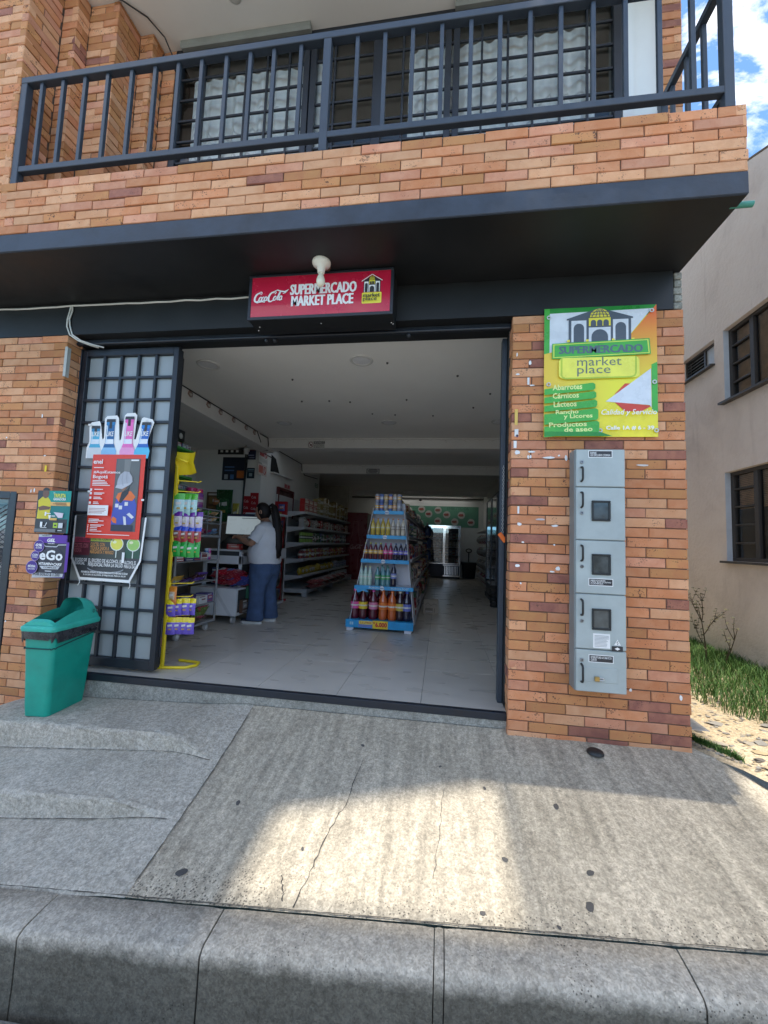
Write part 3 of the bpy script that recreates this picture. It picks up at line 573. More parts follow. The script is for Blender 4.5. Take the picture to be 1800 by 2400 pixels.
# ---------------------------------------------------------------- neighbour across the alley
def stucco():
    m, t, b_ = _new('pink_stucco'); L = t.links.new; g = nd(t, 'ShaderNodeNewGeometry')
    n = nd(t, 'ShaderNodeTexNoise', i_Scale=1.6, i_Detail=8.0, i_Roughness=0.65, i_Distortion=0.5); L(g.outputs['Position'], n.inputs['Vector'])
    r = ramp_nodes(t, n.outputs['Fac'], [(0.28, (0.66, 0.545, 0.475)), (0.5, (0.78, 0.66, 0.58)), (0.75, (0.82, 0.71, 0.63))])
    mpn = nd(t, 'ShaderNodeMapping'); mpn.inputs['Scale'].default_value = (7, 7, 0.9); L(g.outputs['Position'], mpn.inputs['Vector'])
    n1 = nd(t, 'ShaderNodeTexNoise', i_Scale=1.2, i_Detail=5.0, i_Distortion=0.6); L(mpn.outputs[0], n1.inputs['Vector'])
    f = nd(t, 'ShaderNodeMapRange', i_1=0.6, i_2=0.72, i_3=0.0, i_4=0.35); L(n1.outputs['Fac'], f.inputs[0])
    mu = nd(t, 'ShaderNodeMix', data_type='RGBA', blend_type='MULTIPLY'); mu.inputs['B'].default_value = (0.72, 0.68, 0.66, 1); L(f.outputs[0], mu.inputs['Factor']); L(r.outputs[0], mu.inputs['A'])
    L(mu.outputs['Result'], b_.inputs['Base Color']); b_.inputs['Roughness'].default_value = 0.95
    n2 = nd(t, 'ShaderNodeTexNoise', i_Scale=26.0, i_Detail=6.0, i_Roughness=0.65); L(g.outputs['Position'], n2.inputs['Vector'])
    bp = nd(t, 'ShaderNodeBump', i_Strength=0.5, i_Distance=0.02); L(n2.outputs['Fac'], bp.inputs['Height']); L(bp.outputs[0], b_.inputs['Normal']); return m
STU = stucco()
nb = thing('neighbour_house', 'pink stucco house across the alley with three dark framed windows', 'house')
X0 = 2.8
def wall_with_holes(b, y0, y1, z0, top, holes, m, x=X0, d=0.12):
    ys = sorted({y0, y1, 6.2}|{h[0] for h in holes}|{h[1] for h in holes})
    for a, c in zip(ys, ys[1:]):
        hs = sorted([(h[2], h[3]) for h in holes if h[0] <= a and h[1] >= c]); z = z0
        for (g0, g1) in hs: b.quad((x, c, z), (x, a, z), (x, a, g0), (x, c, g0), m); z = g1
        b.quad((x, c, z), (x, a, z), (x, a, top(a)), (x, c, top(c)), m)
    for (a, c, g0, g1) in holes:
        b.quad((x, a, g0), (x, c, g0), (x+d, c, g0), (x+d, a, g0), m); b.quad((x, c, g1), (x, a, g1), (x+d, a, g1), (x+d, c, g1), m)
        b.quad((x, a, g1), (x, a, g0), (x+d, a, g0), (x+d, a, g1), m); b.quad((x, c, g0), (x, c, g1), (x+d, c, g1), (x+d, c, g0), m)
ptop = lambda y: 4.74+0.46*(min(y, 6.2)-3.73)-(0.46*(y-6.2) if y > 6.2 else 0)
NW = [(3.0, 4.365, 2.63, 3.385), (4.50, 5.08, 3.10, 3.37), (3.0, 4.395, 1.04, 1.92)]
b = MB(); wall_with_holes(b, 1.9, 10.5, -0.4, ptop, NW, STU); b.quad((X0, 1.9, -0.4), (9, 1.9, -0.4), (9, 1.9, 3.9), (X0, 1.9, ptop(1.9)), STU); b.ob('house_wall', nb)
b = MB(); b.add([(X0-0.0, 1.85, ptop(1.9)+0.01), (9, 1.85, 3.95), (9, 6.2, ptop(6.2)+0.05), (X0-0.0, 6.2, ptop(6.2)+0.02), (9, 10.6, 3.9), (X0, 10.6, ptop(10.5)+0.02)], [(0, 1, 2, 3), (3, 2, 4, 5)], P((0.3, 0.24, 0.2), 0.8)); b.ob('house_roof', nb)
# ================================================================ BALCONY RAILING AND WINDOW
rail = thing('balcony_railing', 'dark blue steel railing with square bars along the balcony edge', 'railing')
def bar(name, parent, *bx, m=STEEL, c=0.003):
    b = MB()
    for q in bx: b.cbox(*q, m, c)
    return b.ob(name, parent)
RT, RT0, RB, RB0, RY = 4.287, 4.241, 3.611, 3.569, 2.2
bar('top_rail', rail, (-3.034, RY-0.025, RT0, 1.49, RY+0.025, RT)); bar('bottom_rail', rail, (-2.985, RY-0.02, RB0, 1.445, RY+0.02, RB))
for x in (-3.009, -0.788, 1.465): bar('post', rail, (x-0.025, RY-0.024, 3.478, x+0.025, RY+0.024, RT0))
for x in (-2.878, -2.706, -2.532, -2.355, -2.171, -1.995, -1.823, -1.653, -1.477, -1.31, -1.148, -0.966, -0.598, -0.423, -0.252, -0.075, 0.098, 0.267, 0.438, 0.609, 0.785, 0.956, 1.132, 1.3):
    bar('baluster', rail, (x-0.0125, RY-0.012, RB, x+0.0125, RY+0.013, RT0), c=0.002)
bar('side_rail', rail, (1.445, RY+0.026, RT0, 1.485, 2.85, RT)); bar('side_bottom_rail', rail, (1.448, RY+0.026, RB0, 1.482, 2.85, RB))
for y in (2.38, 2.54, 2.70): bar('side_baluster', rail, (1.455, y-0.012, RB, 1.48, y+0.012, RT0), c=0.002)
bar('side_post', rail, (1.442, 2.79, 3.13, 1.488, 2.84, RT0))
win = thing('balcony_window', 'wide balcony window with a black steel grid and white curtains behind it', 'window')
yw = 2.862
for n_, q in (('frame', [(-2.41, yw, 5.262, 1.225, yw+0.05, 5.325), (-2.41, yw, 3.13, 1.225, yw+0.05, 3.19), (-2.405, yw-.002, 3.19, -2.35, yw+0.05, 5.262), (1.165, yw-.002, 3.19, 1.222, yw+0.05, 5.262)]),): bar(n_, win, *q, m=STEEL2)
for x, w in ((-1.205, 0.05), (-1.145, 0.05), (-0.605, 0.075), (-0.045, 0.05), (0.02, 0.05)): bar('mullion', win, (x-w/2, yw-0.004, 3.19, x+w/2, yw+0.045, 5.262), m=STEEL2)
for x in (-2.13, -1.94, -1.745, -1.555, -1.36, -0.965, -0.79, -0.40, -0.215, 0.215, 0.41, 0.595, 0.79, 0.985): bar('grid_bar', win, (x-0.008, yw+0.006, 3.19, x+0.008, yw+0.03, 5.262), m=STEEL2, c=0.002)
for k in range(11): z = 3.29+0.195*k; bar('grid_bar', win, (-2.35, yw+0.01, z-0.009, 1.165, yw+0.026, z+0.009), m=STEEL2, c=0.002)
WGL = glass_mat('window_glass', (0.97, 0.98, 0.98), 0.02, 0.01)
for a, c in ((-2.35, -1.23), (-1.12, -0.645), (-0.57, -0.072), (0.047, 1.165)):
    b = MB(); b.quad((a, yw+0.038, 3.19), (c, yw+0.038, 3.19), (c, yw+0.038, 5.262), (a, yw+0.038, 5.262), WGL); b.ob('pane', win)
def curtain_mat():
    m, t, b_ = _new('sheer_curtain'); L = t.links.new; co = nd(t, 'ShaderNodeTexCoord'); sx = nd(t, 'ShaderNodeSeparateXYZ'); L(co.outputs['Object'], sx.inputs[0])
    n = nd(t, 'ShaderNodeTexNoise', i_Scale=2.4, i_Detail=3.0); L(co.outputs['Object'], n.inputs['Vector'])
    w = nd(t, 'ShaderNodeMath', operation='MULTIPLY', i_1=23.0); L(sx.outputs[0], w.inputs[0])
    wn = nd(t, 'ShaderNodeMath', operation='MULTIPLY_ADD', i_1=9.0); L(n.outputs['Fac'], wn.inputs[0]); L(w.outputs[0], wn.inputs[2])
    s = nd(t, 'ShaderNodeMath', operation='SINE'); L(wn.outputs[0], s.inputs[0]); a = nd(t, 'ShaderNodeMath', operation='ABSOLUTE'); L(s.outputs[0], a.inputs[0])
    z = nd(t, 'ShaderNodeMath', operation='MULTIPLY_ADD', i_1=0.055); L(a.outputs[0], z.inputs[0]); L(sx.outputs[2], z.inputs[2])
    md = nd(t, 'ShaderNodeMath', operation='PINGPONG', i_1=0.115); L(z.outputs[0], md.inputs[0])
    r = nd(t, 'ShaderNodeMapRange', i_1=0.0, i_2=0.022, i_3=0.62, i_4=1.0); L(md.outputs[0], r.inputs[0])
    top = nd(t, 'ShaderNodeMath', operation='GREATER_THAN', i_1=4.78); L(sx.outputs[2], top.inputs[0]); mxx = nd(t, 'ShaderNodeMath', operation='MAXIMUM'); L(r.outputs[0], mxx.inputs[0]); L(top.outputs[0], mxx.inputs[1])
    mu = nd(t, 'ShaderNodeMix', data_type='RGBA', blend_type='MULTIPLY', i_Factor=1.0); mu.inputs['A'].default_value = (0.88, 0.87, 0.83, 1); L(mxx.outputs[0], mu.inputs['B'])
    L(mu.outputs['Result'], b_.inputs['Base Color']); b_.inputs['Roughness'].default_value = 0.9
    tr = nd(t, 'ShaderNodeBsdfTranslucent'); L(mu.outputs['Result'], tr.inputs[0]); mx = nd(t, 'ShaderNodeMixShader', i_0=0.08); o = [q for q in t.nodes if q.type == 'OUTPUT_MATERIAL'][0]
    L(b_.outputs[0], mx.inputs[1]); L(tr.outputs[0], mx.inputs[2]); L(mx.outputs[0], o.inputs[0]); return m
CUR = curtain_mat()
def curtain(x0, x1, y, z0, z1, label, seed):
    r = random.Random(seed); n = int((x1-x0)/0.012); b = MB(); vs = []; ph = [r.uniform(0, 6) for _ in range(3)]
    for i in range(n+1):
        x = x0+(x1-x0)*i/n; 
        for z, k in ((z0, 1.0), ((z0+z1)/2, 0.9), (z1, 0.45)): vs.append((x, y+k*(0.022*math.sin(x*52+ph[0])+0.014*math.sin(x*31+ph[1])+0.012*math.sin(x*11+ph[2])), z))
    b.add(vs, [(i*3+k, (i+1)*3+k, (i+1)*3+k+1, i*3+k+1) for i in range(n) for k in range(2)], CUR, True)
    b.ob('curtain', label=label, cat='curtain')
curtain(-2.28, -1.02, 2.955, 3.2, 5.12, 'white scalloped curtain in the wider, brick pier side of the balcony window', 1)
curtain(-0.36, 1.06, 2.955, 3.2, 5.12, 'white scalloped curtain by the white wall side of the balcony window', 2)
GREYM = mat('valance_metal', (0.25, 0.26, 0.24), 0.5)
for a, c, lab in ((-2.33, -1.17, 'grey metal valance over the balcony window, near the brick pier'), (0.0, 1.2, 'grey metal valance over the balcony window, near the white wall')):
    b = MB(); b.prism_x([(2.80, 5.326), (2.80, 5.285), (2.815, 5.272), (2.85, 5.278), (2.85, 5.326)], a, c, GREYM); b.ob('valance', label=lab, cat='valance', group='valances over the balcony window')
b = MB(); b.tube([(-2.78, 2.42, 5.322), (-2.62, 2.5, 5.31), (-2.50, 2.62, 5.318), (-2.43, 2.74, 5.29), (-2.40, 2.82, 5.20), (-2.39, 2.84, 5.1)], 0.006, P(BLACK)); b.ob('cable', label='black cable looping over the white balcony ceiling', cat='cable')
b = MB(); b.lathe([(0.0, -0.012), (0.045, -0.012), (0.06, -0.004), (0.06, 0.0)], P((0.6, 0.58, 0.52)), 20, (-1.72, 2.58, 5.33)); b.ob('ceiling_lamp', label='small round lamp base on the white balcony ceiling', cat='lamp')
b = MB(); b.tube([(1.06, 2.95, 3.9), (1.075, 2.95, 4.05), (1.10, 2.945, 4.2), (1.12, 2.945, 4.27)], [0.012, 0.012, 0.012, 0.02], P(BLACK)); b.tube([(0.99, 2.95, 3.92), (1.03, 2.95, 3.96), (1.06, 2.95, 3.9)], 0.012, P(BLACK)); b.ob('microphone_stand', label='black stand with a knob behind the balcony window', cat='stand')
b = MB(); b.tube([(1.50, 2.26, 2.985), (1.612, 2.26, 2.985)], 0.016, mat('green_pvc', (0.05, 0.25, 0.19), 0.4), 12); b.ob('drain_pipe', label='short green pipe stub poking out of the balcony corner', cat='pipe')
# ================================================================ LIGHT BOX SIGN
SRED = mat('sign_red', (0.52, 0.012, 0.045), 0.25, var=0.05, coat=0.3)
WP, BP_, YP, GYP = mat('print_white', (0.82, 0.82, 0.80), 0.4, var=0.03), mat('print_black', (0.03, 0.03, 0.035), 0.4), mat('print_yellow', (0.82, 0.72, 0.06), 0.4, var=0.05), mat('print_slate', (0.085, 0.105, 0.13), 0.4)
sign = thing('light_box_sign', 'red light box sign reading SUPERMERCADO MARKET PLACE over the shop door', 'sign')
sx0, sx1, sy, sz0, sz1 = -1.385, -0.385, 2.545, 2.652, 2.945
b = MB(); b.cbox(sx0-0.02, sy+0.004, sz0-0.02, sx1+0.02, 2.752, sz1+0.015, BLK, 0.004); b.ob('casing', sign)
b = MB(); 
for q in ((sx0-0.022, sy-0.004, sz0-0.022, sx1+0.022, sy+0.006, sz0), (sx0-0.022, sy-0.004, sz1, sx1+0.022, sy+0.006, sz1+0.017), (sx0-0.022, sy-0.0035, sz0, sx0, sy+0.006, sz1), (sx1, sy-0.0035, sz0, sx1+0.022, sy+0.006, sz1)): b.cbox(*q, STEEL2, 0.002)
b.ob('frame', sign)
b = MB(); b.box(sx0, sy, sz0, sx1, sy+0.004, sz1, SRED); b.ob('face_panel', sign)
def logo(F, x, y, w, h, dark, white, yel):
    """shop-front emblem: gabled market hall with arches and a dome"""
    f = lambda a, c: (x+w*a, y+h*c)
    F.pg([f(0, .70), f(.5, 1.0), f(1, .70), f(1, .66), f(0, .66)], dark); F.pg([f(.03, .68), f(.97, .68), f(.97, 0), f(.03, 0)], dark)
    for a in (.07, .70):
        F.pg([f(a, .64), f(a+.23, .64), f(a+.23, 0), f(a, 0)], white); F.arch(x+w*(a+.035), y, x+w*(a+.195), y+h*.55, dark)
    F.pg([f(.335, .42), f(.665, .42), f(.665, 0), f(.335, 0)], white); F.arch(x+w*.375, y, x+w*.625, y+h*.36, dark)
    F.pg([f(.335, .70), f(.665, .70), f(.665, .46), f(.335, .46)], yel)
    for k in range(3): F.arch(x+w*(.365+.095*k), y+h*.46, x+w*(.365+.08+.095*k), y+h*.64, dark)
    F.el(x+w*.5, y+h*.72, w*.15, h*.24, yel, 14, 0, 180)
    for k in range(5): F.line([(x+w*(.5-.15+.06*k+.03), y+h*.72), (x+w*(.5-.09+.045*k), y+h*.83), (x+w*(.5-.03+.015*k), y+h*.94)], w*.012, dark)
    for c, ww in ((.78, .145), (.86, .118)): F.line([(x+w*(.5-ww), y+h*c), (x+w*.5, y+h*(c+.02)), (x+w*(.5+ww), y+h*c)], w*.012, dark)
F = Flat((sx0, sy, sz0)); SW, SH = sx1-sx0, sz1-sz0
F.hv('SUPERMERCADO', 0.290, 0.150, 0.763, 0.228, WP, 0.012, .0035); F.hv('MARKET PLACE', 0.302, 0.066, 0.743, 0.142, WP, 0.012, .0035)
F.ob('lettering', sign)
F = Flat((sx0+0.805, sy, sz0+0.062)); F.rr(0.0, 0.0, 0.135, 0.078, 0.008, YP); logo(F, 0.005, 0.080, 0.125, 0.118, BP_, WP, YP); F.line([(-0.005, 0.155), (0.0675, 0.202), (0.14, 0.155)], 0.005, WP)
F.d += .001; F.hv('market', 0.01, 0.040, 0.125, 0.068, BP_, 0, .001); F.hv('place', 0.01, 0.008, 0.105, 0.040, BP_, 0, .001); F.ob('emblem', sign)
def arcp(cx, cy, rx, ry, a0, a1, n=12): return [(cx+rx*math.cos(R(a0+(a1-a0)*k/n)), cy+ry*math.sin(R(a0+(a1-a0)*k/n))) for k in range(n+1)]
def cola(F, x, y, w, h, m):
    """flowing script: Coca-Cola"""
    sh = 0.30
    def st(ps, w0, w1=None):
        n = len(ps); ws = [(w0+((w1 or w0)-w0)*math.sin(math.pi*i/(n-1)))*h for i in range(n)]
        F.line([(x+w*(a+sh*c*0.35), y+h*c) for a, c in ps], ws, m)
    def small(cx, kind):
        if kind in 'oa': st(arcp(cx, .30, .036, .17, 20, 380, 16), .05, .11)
        if kind == 'c': st(arcp(cx, .30, .038, .17, 60, 320, 12), .05, .11)
        if kind == 'a': st([(cx+.036, .46), (cx+.036, .25), (cx+.048, .15), (cx+.068, .2)], .07, .09)
    for cx, s in ((.115, 1.0), (.545, 1.08)):
        st(arcp(cx, .45, .085*s, .36*s, 55, 330, 20), .06, .16); st(arcp(cx+.045, .78, .045, .13, -60, 200, 8), .05, .07)
    small(.215, 'o'); small(.30, 'c'); small(.375, 'a'); st([(.425, .34), (.46, .38)], .10); small(.66, 'o')
    st([(.735, .16), (.725, .3), (.735, .62), (.755, .86), (.775, .82), (.765, .55), (.745, .25), (.76, .13), (.785, .2)], .05, .08); small(.83, 'a')
    st([(.545, .84), (.66, .97), (.78, .86), (.90, .80), (1.0, .98), (.93, .72), (.86, .66)], .04, .12)
    st([(.06, .10), (.16, -.02), (.30, .07), (.40, .0), (.36, .10)], .03, .10)
F = Flat((sx0+0.008, sy, sz0+0.105)); cola(F, 0.0, 0.0, 0.245, 0.088, WP); F.ob('script_lettering', sign)
b = MB()
for x, z in ((sx0, sz0-.02), (sx0+.03, sz0-.02), ((sx0+sx1)/2, sz0-.02), (sx1, sz0-.02), (sx1+.01, sz0-.02)):
    b.lathe([(0.0, -0.004), (0.005, -0.003), (0.005, 0)], P(SILV, 0.3), 8, (x, 2.60+0.03*((x*50) % 3), sz0-0.02))
b.ob('rivets', sign, kind='stuff')
# bare bulb in a porcelain holder
bulb = thing('porcelain_bulb_holder', 'white porcelain lamp holder with a bare bulb under the black soffit', 'lamp', (-0.85, 2.46, 2.97)); bulb.scale = (.82, .82, .92)
b = MB(); b.lathe([(0.075, 0.0), (0.078, -0.012), (0.07, -0.026), (0.035, -0.045), (0.028, -0.085), (0.024, -0.088)], mat('porcelain', (0.78, 0.76, 0.68), 0.2), 24); b.ob('holder', bulb)
b = MB(); b.lathe([(0.016, -0.085), (0.02, -0.10), (0.034, -0.135), (0.036, -0.155), (0.028, -0.178), (0.012, -0.19), (0.0, -0.192)], mat('bulb_glass', (0.80, 0.76, 0.60), 0.15, var=0.03), 20, cap=False); b.ob('bulb', bulb)
b = MB(); r = random.Random(2)
for k in range(9): a = k*0.7; b.lathe([(0.02+r.uniform(0, .008), 0), (0.024, -0.005), (0.012, -0.011)], mat('rust_patch', (0.12, 0.05, 0.035), 0.95, var=0.5, scale=60), 7, (0.03*math.cos(a), 0.075+0.022*math.sin(a), 0))
b.ob('rust_ring', bulb, kind='stuff')
WIRE = mat('white_cable', (0.66, 0.66, 0.62), 0.5)
r = random.Random(12)
b = MB(); b.tube([(-4.2, 2.745, 2.949)]+[(-4.0+0.13*k, 2.746, 2.949-0.0006*k+r.uniform(-.005, .005)) for k in range(20)]+[(-1.43, 2.746, 2.928)], 0.0075, WIRE, 6); b.ob('cable', label='white cable stapled along the black lintel to the red sign', cat='cable')
b = MB()
for s, o in ((0.0, 0), (0.012, 1.2)): b.tube([(-3.08+s, 2.744, 2.945), (-3.085+s*2, 2.743, 2.90), (-3.10+s*1.5, 2.743, 2.83), (-3.10+s*2.5, 2.744, 2.77), (-3.07+s*2, 2.748, 2.70), (-3.02+s*2, 2.78, 2.665), (-2.95+s*3, 2.82, 2.645), (-2.90+s*4, 2.86, 2.64)], 0.006, WIRE, 6)
b.ob('cable', label='pair of white wires dangling from the lintel to the gate corner', cat='cable')
# ================================================================ FOLDING GATE AND JAMB
FROST = mat('frosted_glass', (0.30, 0.335, 0.345), 0.32, var=0.07, scale=1.5, spec=0.6)
gate = thing('folding_gate', 'dark steel folding gate leaf glazed with square frosted panes', 'gate')
gx0, gx1, gy, gz0, gz1 = -3.075, -2.185, 2.895, 0.03, 2.645
for q in ((gx0-0.01, gy, gz0, gx0+0.035, gy+0.045, gz1), (gx1-0.045, gy, gz0, gx1, gy+0.045, gz1)): bar('stile', gate, q, m=STEEL2)
for q in ((gx0+0.035, gy, gz0, gx1-0.045, gy+0.045, gz0+0.07), (gx0+0.035, gy, gz1-0.06, gx1-0.045, gy+0.045, gz1)): bar('rail', gate, q, m=STEEL2)
ix0, ix1, iz0, iz1 = gx0+0.035, gx1-0.045, gz0+0.07, gz1-0.06; NX, NZ = 5, 13
for k in range(1, NX): x = ix0+(ix1-ix0)*k/NX; bar('grid_bar', gate, (x-0.0105, gy+0.006, iz0, x+0.0105, gy+0.032, iz1), m=STEEL2, c=0.002)
for k in range(1, NZ): z = iz0+(iz1-iz0)*k/NZ; bar('grid_bar', gate, (ix0, gy+0.007, z-0.0105, ix1, gy+0.031, z+0.0105), m=STEEL2, c=0.002)
b = MB(); dx, dz = (ix1-ix0)/NX, (iz1-iz0)/NZ; b.box(0.003, 0, 0.003, dx-0.003, 0.004, dz-0.003, FROST); pm = b.mesh('pane')
for i in range(NX):
    for k in range(NZ): link('pane', pm, gate, (ix0+dx*i, gy+0.033, iz0+dz*k))
bar('wall_jamb', gate, (-3.112, 2.886, 0.0, -3.088, 2.965, 2.65), m=STEEL2)
LX = -0.058
g2 = thing('folded_gate_leaf', 'second dark gate leaf folded edge-on behind the frosted gate', 'gate')
bar('stile', g2, (-2.235, 2.955, 0.03, -2.203, 2.985, 2.645), m=STEEL2); bar('stile', g2, (-2.282, 3.035, 0.03, -2.252, 3.065, 2.62), m=STEEL2)
bar('panel', g2, (-2.25, 2.986, 0.035, -2.236, 3.034, 2.62), m=BLK)
b = MB(); b.tube([(-2.197, 2.965, 0.12), (-2.197, 2.965, 0.42)], 0.010, STEEL2); b.box(-2.2025, 2.958, 0.2, -2.187, 2.972, 0.27, mat('rust', (0.16, 0.08, 0.045), 0.9)); b.ob('bolt', g2)
jam = thing('door_jamb', 'dark blue steel door jamb against the brick pillar', 'jamb')
bar('post', jam, (0.418, 2.97, 0.005, 0.452, 3.04, 2.655)); bar('flange', jam, (0.4525, 2.90, 0.005, 0.4555, 3.04, 2.66), m=BLK, c=0.0008)
CH = mat('chain_metal', (0.6, 0.6, 0.58), 0.3, metal=0.8)
ch = thing('hanging_chain', 'thin chain with an orange tag hanging on the door jamb', 'chain')
b = MB()
for k in range(34):
    z = 1.68-0.0145*k; s = 0.006
    b.tube([(0.437+s*math.cos(R(a))*(k % 2), 2.962-s*math.cos(R(a))*(1-k % 2), z+0.0085*math.sin(R(a))) for a in range(0, 360, 60)], 0.0016, CH, 4, closed=True)
b.ob('links', ch, kind='stuff')
b = MB(); b.cbox(-0.016, -0.006, -0.055, 0.016, 0.006, 0.02, mat('orange_plastic', (0.80, 0.16, 0.02), 0.35), 0.003); o = b.ob('tag', ch); o.location = (0.425, 2.955, 1.175); o.rotation_euler = (0, R(-38), 0)
# ================================================================ POSTERS
ink = lambda F, rows, m, h=0.006, seed=1: [F.rc(a, z, a+(c-a)*random.Random(seed*97+i).uniform(.8, 1), z+h, m) for i, (a, c, z) in enumerate(rows)]
PG = 2.878   # poster plane just in front of the gate bars
bp = thing('bottle_poster', 'cut-out drink poster with four coloured bottles showing above a red notice', 'poster')
F = Flat((-2.66, PG+0.006, 1.70)); Wm = WP
out = [(-.29, 0), (-.29, .09), (-.27, .14), (-.283, .28), (-.262, .305), (-.19, .315), (-.175, .29), (-.15, .16), (-.135, .17), (-.142, .335), (-.122, .358), (-.03, .362), (-.012, .34), (.01, .15), (.025, .16), (.04, .36), (.06, .38), (.135, .382), (.155, .36), (.145, .16), (.16, .16), (.20, .335), (.218, .345), (.30, .325), (.315, .30), (.27, .15), (.275, .09), (.245, 0)]
F.pg(out, Wm)
for cx, tilt, h, c1, c2, c3 in ((-.215, -.015, .27, (0.08, 0.42, 0.62), (0.03, 0.22, 0.42), (0.62, 0.66, 0.68)), (-.078, 0, .325, (0.02, 0.12, 0.30), (0.02, 0.20, 0.45), (0.25, 0.50, 0.75)), (.095, .0, .345, (0.80, 0.16, 0.48), (0.70, 0.10, 0.40), (0.85, 0.35, 0.62)), (.235, .10, .295, (0.03, 0.14, 0.50), (0.02, 0.22, 0.62), (0.10, 0.50, 0.75))):
    q = lambda a, z: (cx+a+tilt*(z-.1), z)
    F.pg([q(-.065, 0), q(.065, 0), q(.07, .06), q(.055, .09), q(-.055, .09), q(-.07, .06)], P(c3)); F.pg([q(-.055, .09), q(.055, .09), q(.04, .13), q(.036, h), q(-.036, h), q(-.04, .13)], P(c1))
    F.pg([q(-.038, .12), q(.038, .12), q(.036, .16), q(-.036, .16)], P((0.75, 0.8, 0.85))); F.pg([q(-.04, h-.045), q(.04, h-.045), q(.04, h), q(-.04, h)], P(c2)); F.pg([q(-.042, h-.02), q(.042, h-.02), q(.04, h+.005), q(-.04, h+.005)], BP_)
    F.pg([q(-.012, h-.075), q(.012, h-.075), q(.012, h), q(-.012, h)], BP_); F.pg([q(-.032, .13), q(-.024, .13), q(-.024, h-.05), q(-.032, h-.05)], P((0.6, 0.75, 0.85)))
    x_, z_ = q(-.034, .185); F.tx('LIKE', x_, z_, x_+.07, z_+.04, WP, 0.02, 0.15)
F.ob('bottle_print', bp)
F = Flat((-2.66, PG+0.004, 0.70)); BK2 = mat('print_charcoal', (0.05, 0.055, 0.06), 0.4)
F.pg([(-.335, .52), (-.335, .17), (-.245, 0), (.215, -.005), (.30, .17), (.32, .52)], Wm)
F.pg([(-.32, .52), (-.32, .175), (-.235, .022), (.205, .018), (.285, .175), (.305, .52)], BK2)
F.rc(-.315, .20, -.17, .345, P((0.10, 0.02, 0.03))); F.rc(-.315, .305, -.17, .345, P((0.30, 0.03, 0.06))); F.rc(-.165, .18, .15, .345, P((0.06, 0.07, 0.06))); F.rc(-.165, .315, .06, .345, P((0.35, 0.42, 0.05))); F.rc(.155, .19, .285, .345, P((0.03, 0.09, 0.06)))
for cx, c in ((.075, (0.72, 0.68, 0.10)), (.225, (0.35, 0.60, 0.15))):
    F.el(cx, .30, .06, .055, P((0.75, 0.78, 0.72)), 16); F.el(cx, .30, .054, .048, P(c), 16); F.line([(cx, .25), (cx, .19)], .008, P((0.75, 0.8, 0.75))); F.el(cx-.02, .315, .018, .012, P((0.8, 0.82, 0.5)), 10)
F.tx('COCTEL CON', -.31, .312, -.175, .338, BP_); F.tx('COCTEL CON TEQ', -.155, .320, .05, .342, BP_, .01)
F.tx('COCTEL CON\nTEQUILA SABOR A\nMARGARITA Y MANGO', -.16, .215, .055, .305, P((0.62, 0.30, 0.10)), .02)
F.tx('COCTEL CON\nVODKA', -.31, .22, -.18, .295, P((0.35, 0.10, 0.12)), .02)
F.tx('EL EXCESO DE ALCOHOL ES\nPERJUDICIAL PARA LA SALUD', -.165, .105, .15, .175, WP, .015); F.tx('EL EXCESO DE\nPERJUDICIAL', -.315, .115, -.18, .175, WP, .015); F.tx('ALCOHOL ES\nPARA LA SALUD', .16, .11, .285, .17, WP, .015)
F.el(-.005, .10, .165, .035, P((0.30, 0.32, 0.34)), 20, 180, 360); F.el(-.005, .106, .16, .033, BK2, 20, 180, 360)
F.tx('PROHIBESE EL EXPENDIO DE BEBIDAS EMBRIAGANTES A MENORES DE EDAD', -.22, .058, .20, .074, WP, .03); F.tx('EL EXCESO DE ALCOHOL ES PERJUDICIAL PARA LA SALUD', -.20, .036, .185, .052, WP, .03)
F.rc(.135, .15, .158, .235, WP)
F.ob('can_print', bp)
b = MB()
for x0_, z0_, x1_, z1_ in ((-2.895, .705, -2.905, .655), (-2.44, .70, -2.445, .65)): b.tube([(x0_, PG, z0_), (x0_+.01, PG-.006, (z0_+z1_)/2), (x1_, PG, z1_)], 0.003, WP, 5)
b.ob('tie', bp)
en = thing('red_notice_poster', 'red notice poster with a helmeted worker, headed AquiEstamos', 'poster')
ERED = mat('poster_red', (0.72, 0.045, 0.02), 0.4, var=0.05)
b = MB(); r = random.Random(3); nx, nz = 10, 14; vs = []
for j in range(nz+1):
    for i in range(nx+1): vs.append((-2.872+0.485*i/nx, PG-0.004+0.0012*math.sin(i*1.1+j*0.6), 1.04+0.69*j/nz))
b.add(vs, [(j*(nx+1)+i, j*(nx+1)+i+1, (j+1)*(nx+1)+i+1, (j+1)*(nx+1)+i) for j in range(nz) for i in range(nx)], ERED, True); b.ob('sheet', en)
F = Flat((-2.872, PG-0.0065, 1.04))
F.rc(.225, .062, .445, .655, P((0.10, 0.105, 0.11))); F.rc(.235, .33, .44, .65, P((0.13, 0.135, 0.13))); F.pg([(.30, .65), (.36, .65), (.35, .45), (.31, .40)], P((0.2, 0.2, 0.19)))
J = P((0.06, 0.09, 0.42)); O2 = P((0.78, 0.17, 0.03)); SK = P((0.30, 0.16, 0.10))
F.pg([(.225, .10), (.225, .20), (.255, .33), (.33, .37), (.40, .36), (.44, .28), (.44, .20), (.43, .15), (.40, .12), (.28, .115)], J)
F.pg([(.25, .335), (.265, .37), (.31, .385), (.38, .39), (.425, .345), (.40, .31), (.33, .315), (.28, .30)], O2); F.pg([(.28, .30), (.30, .38), (.345, .40), (.37, .44), (.36, .37), (.33, .33), (.30, .29)], BP_); F.pg([(.225, .155), (.245, .13), (.275, .125), (.27, .165), (.24, .18)], O2)
for a, c in ((.25, .285), (.285, .27), (.335, .30)): F.rc(a, c-.03, a+.03, c, P((0.7, 0.7, 0.7)))
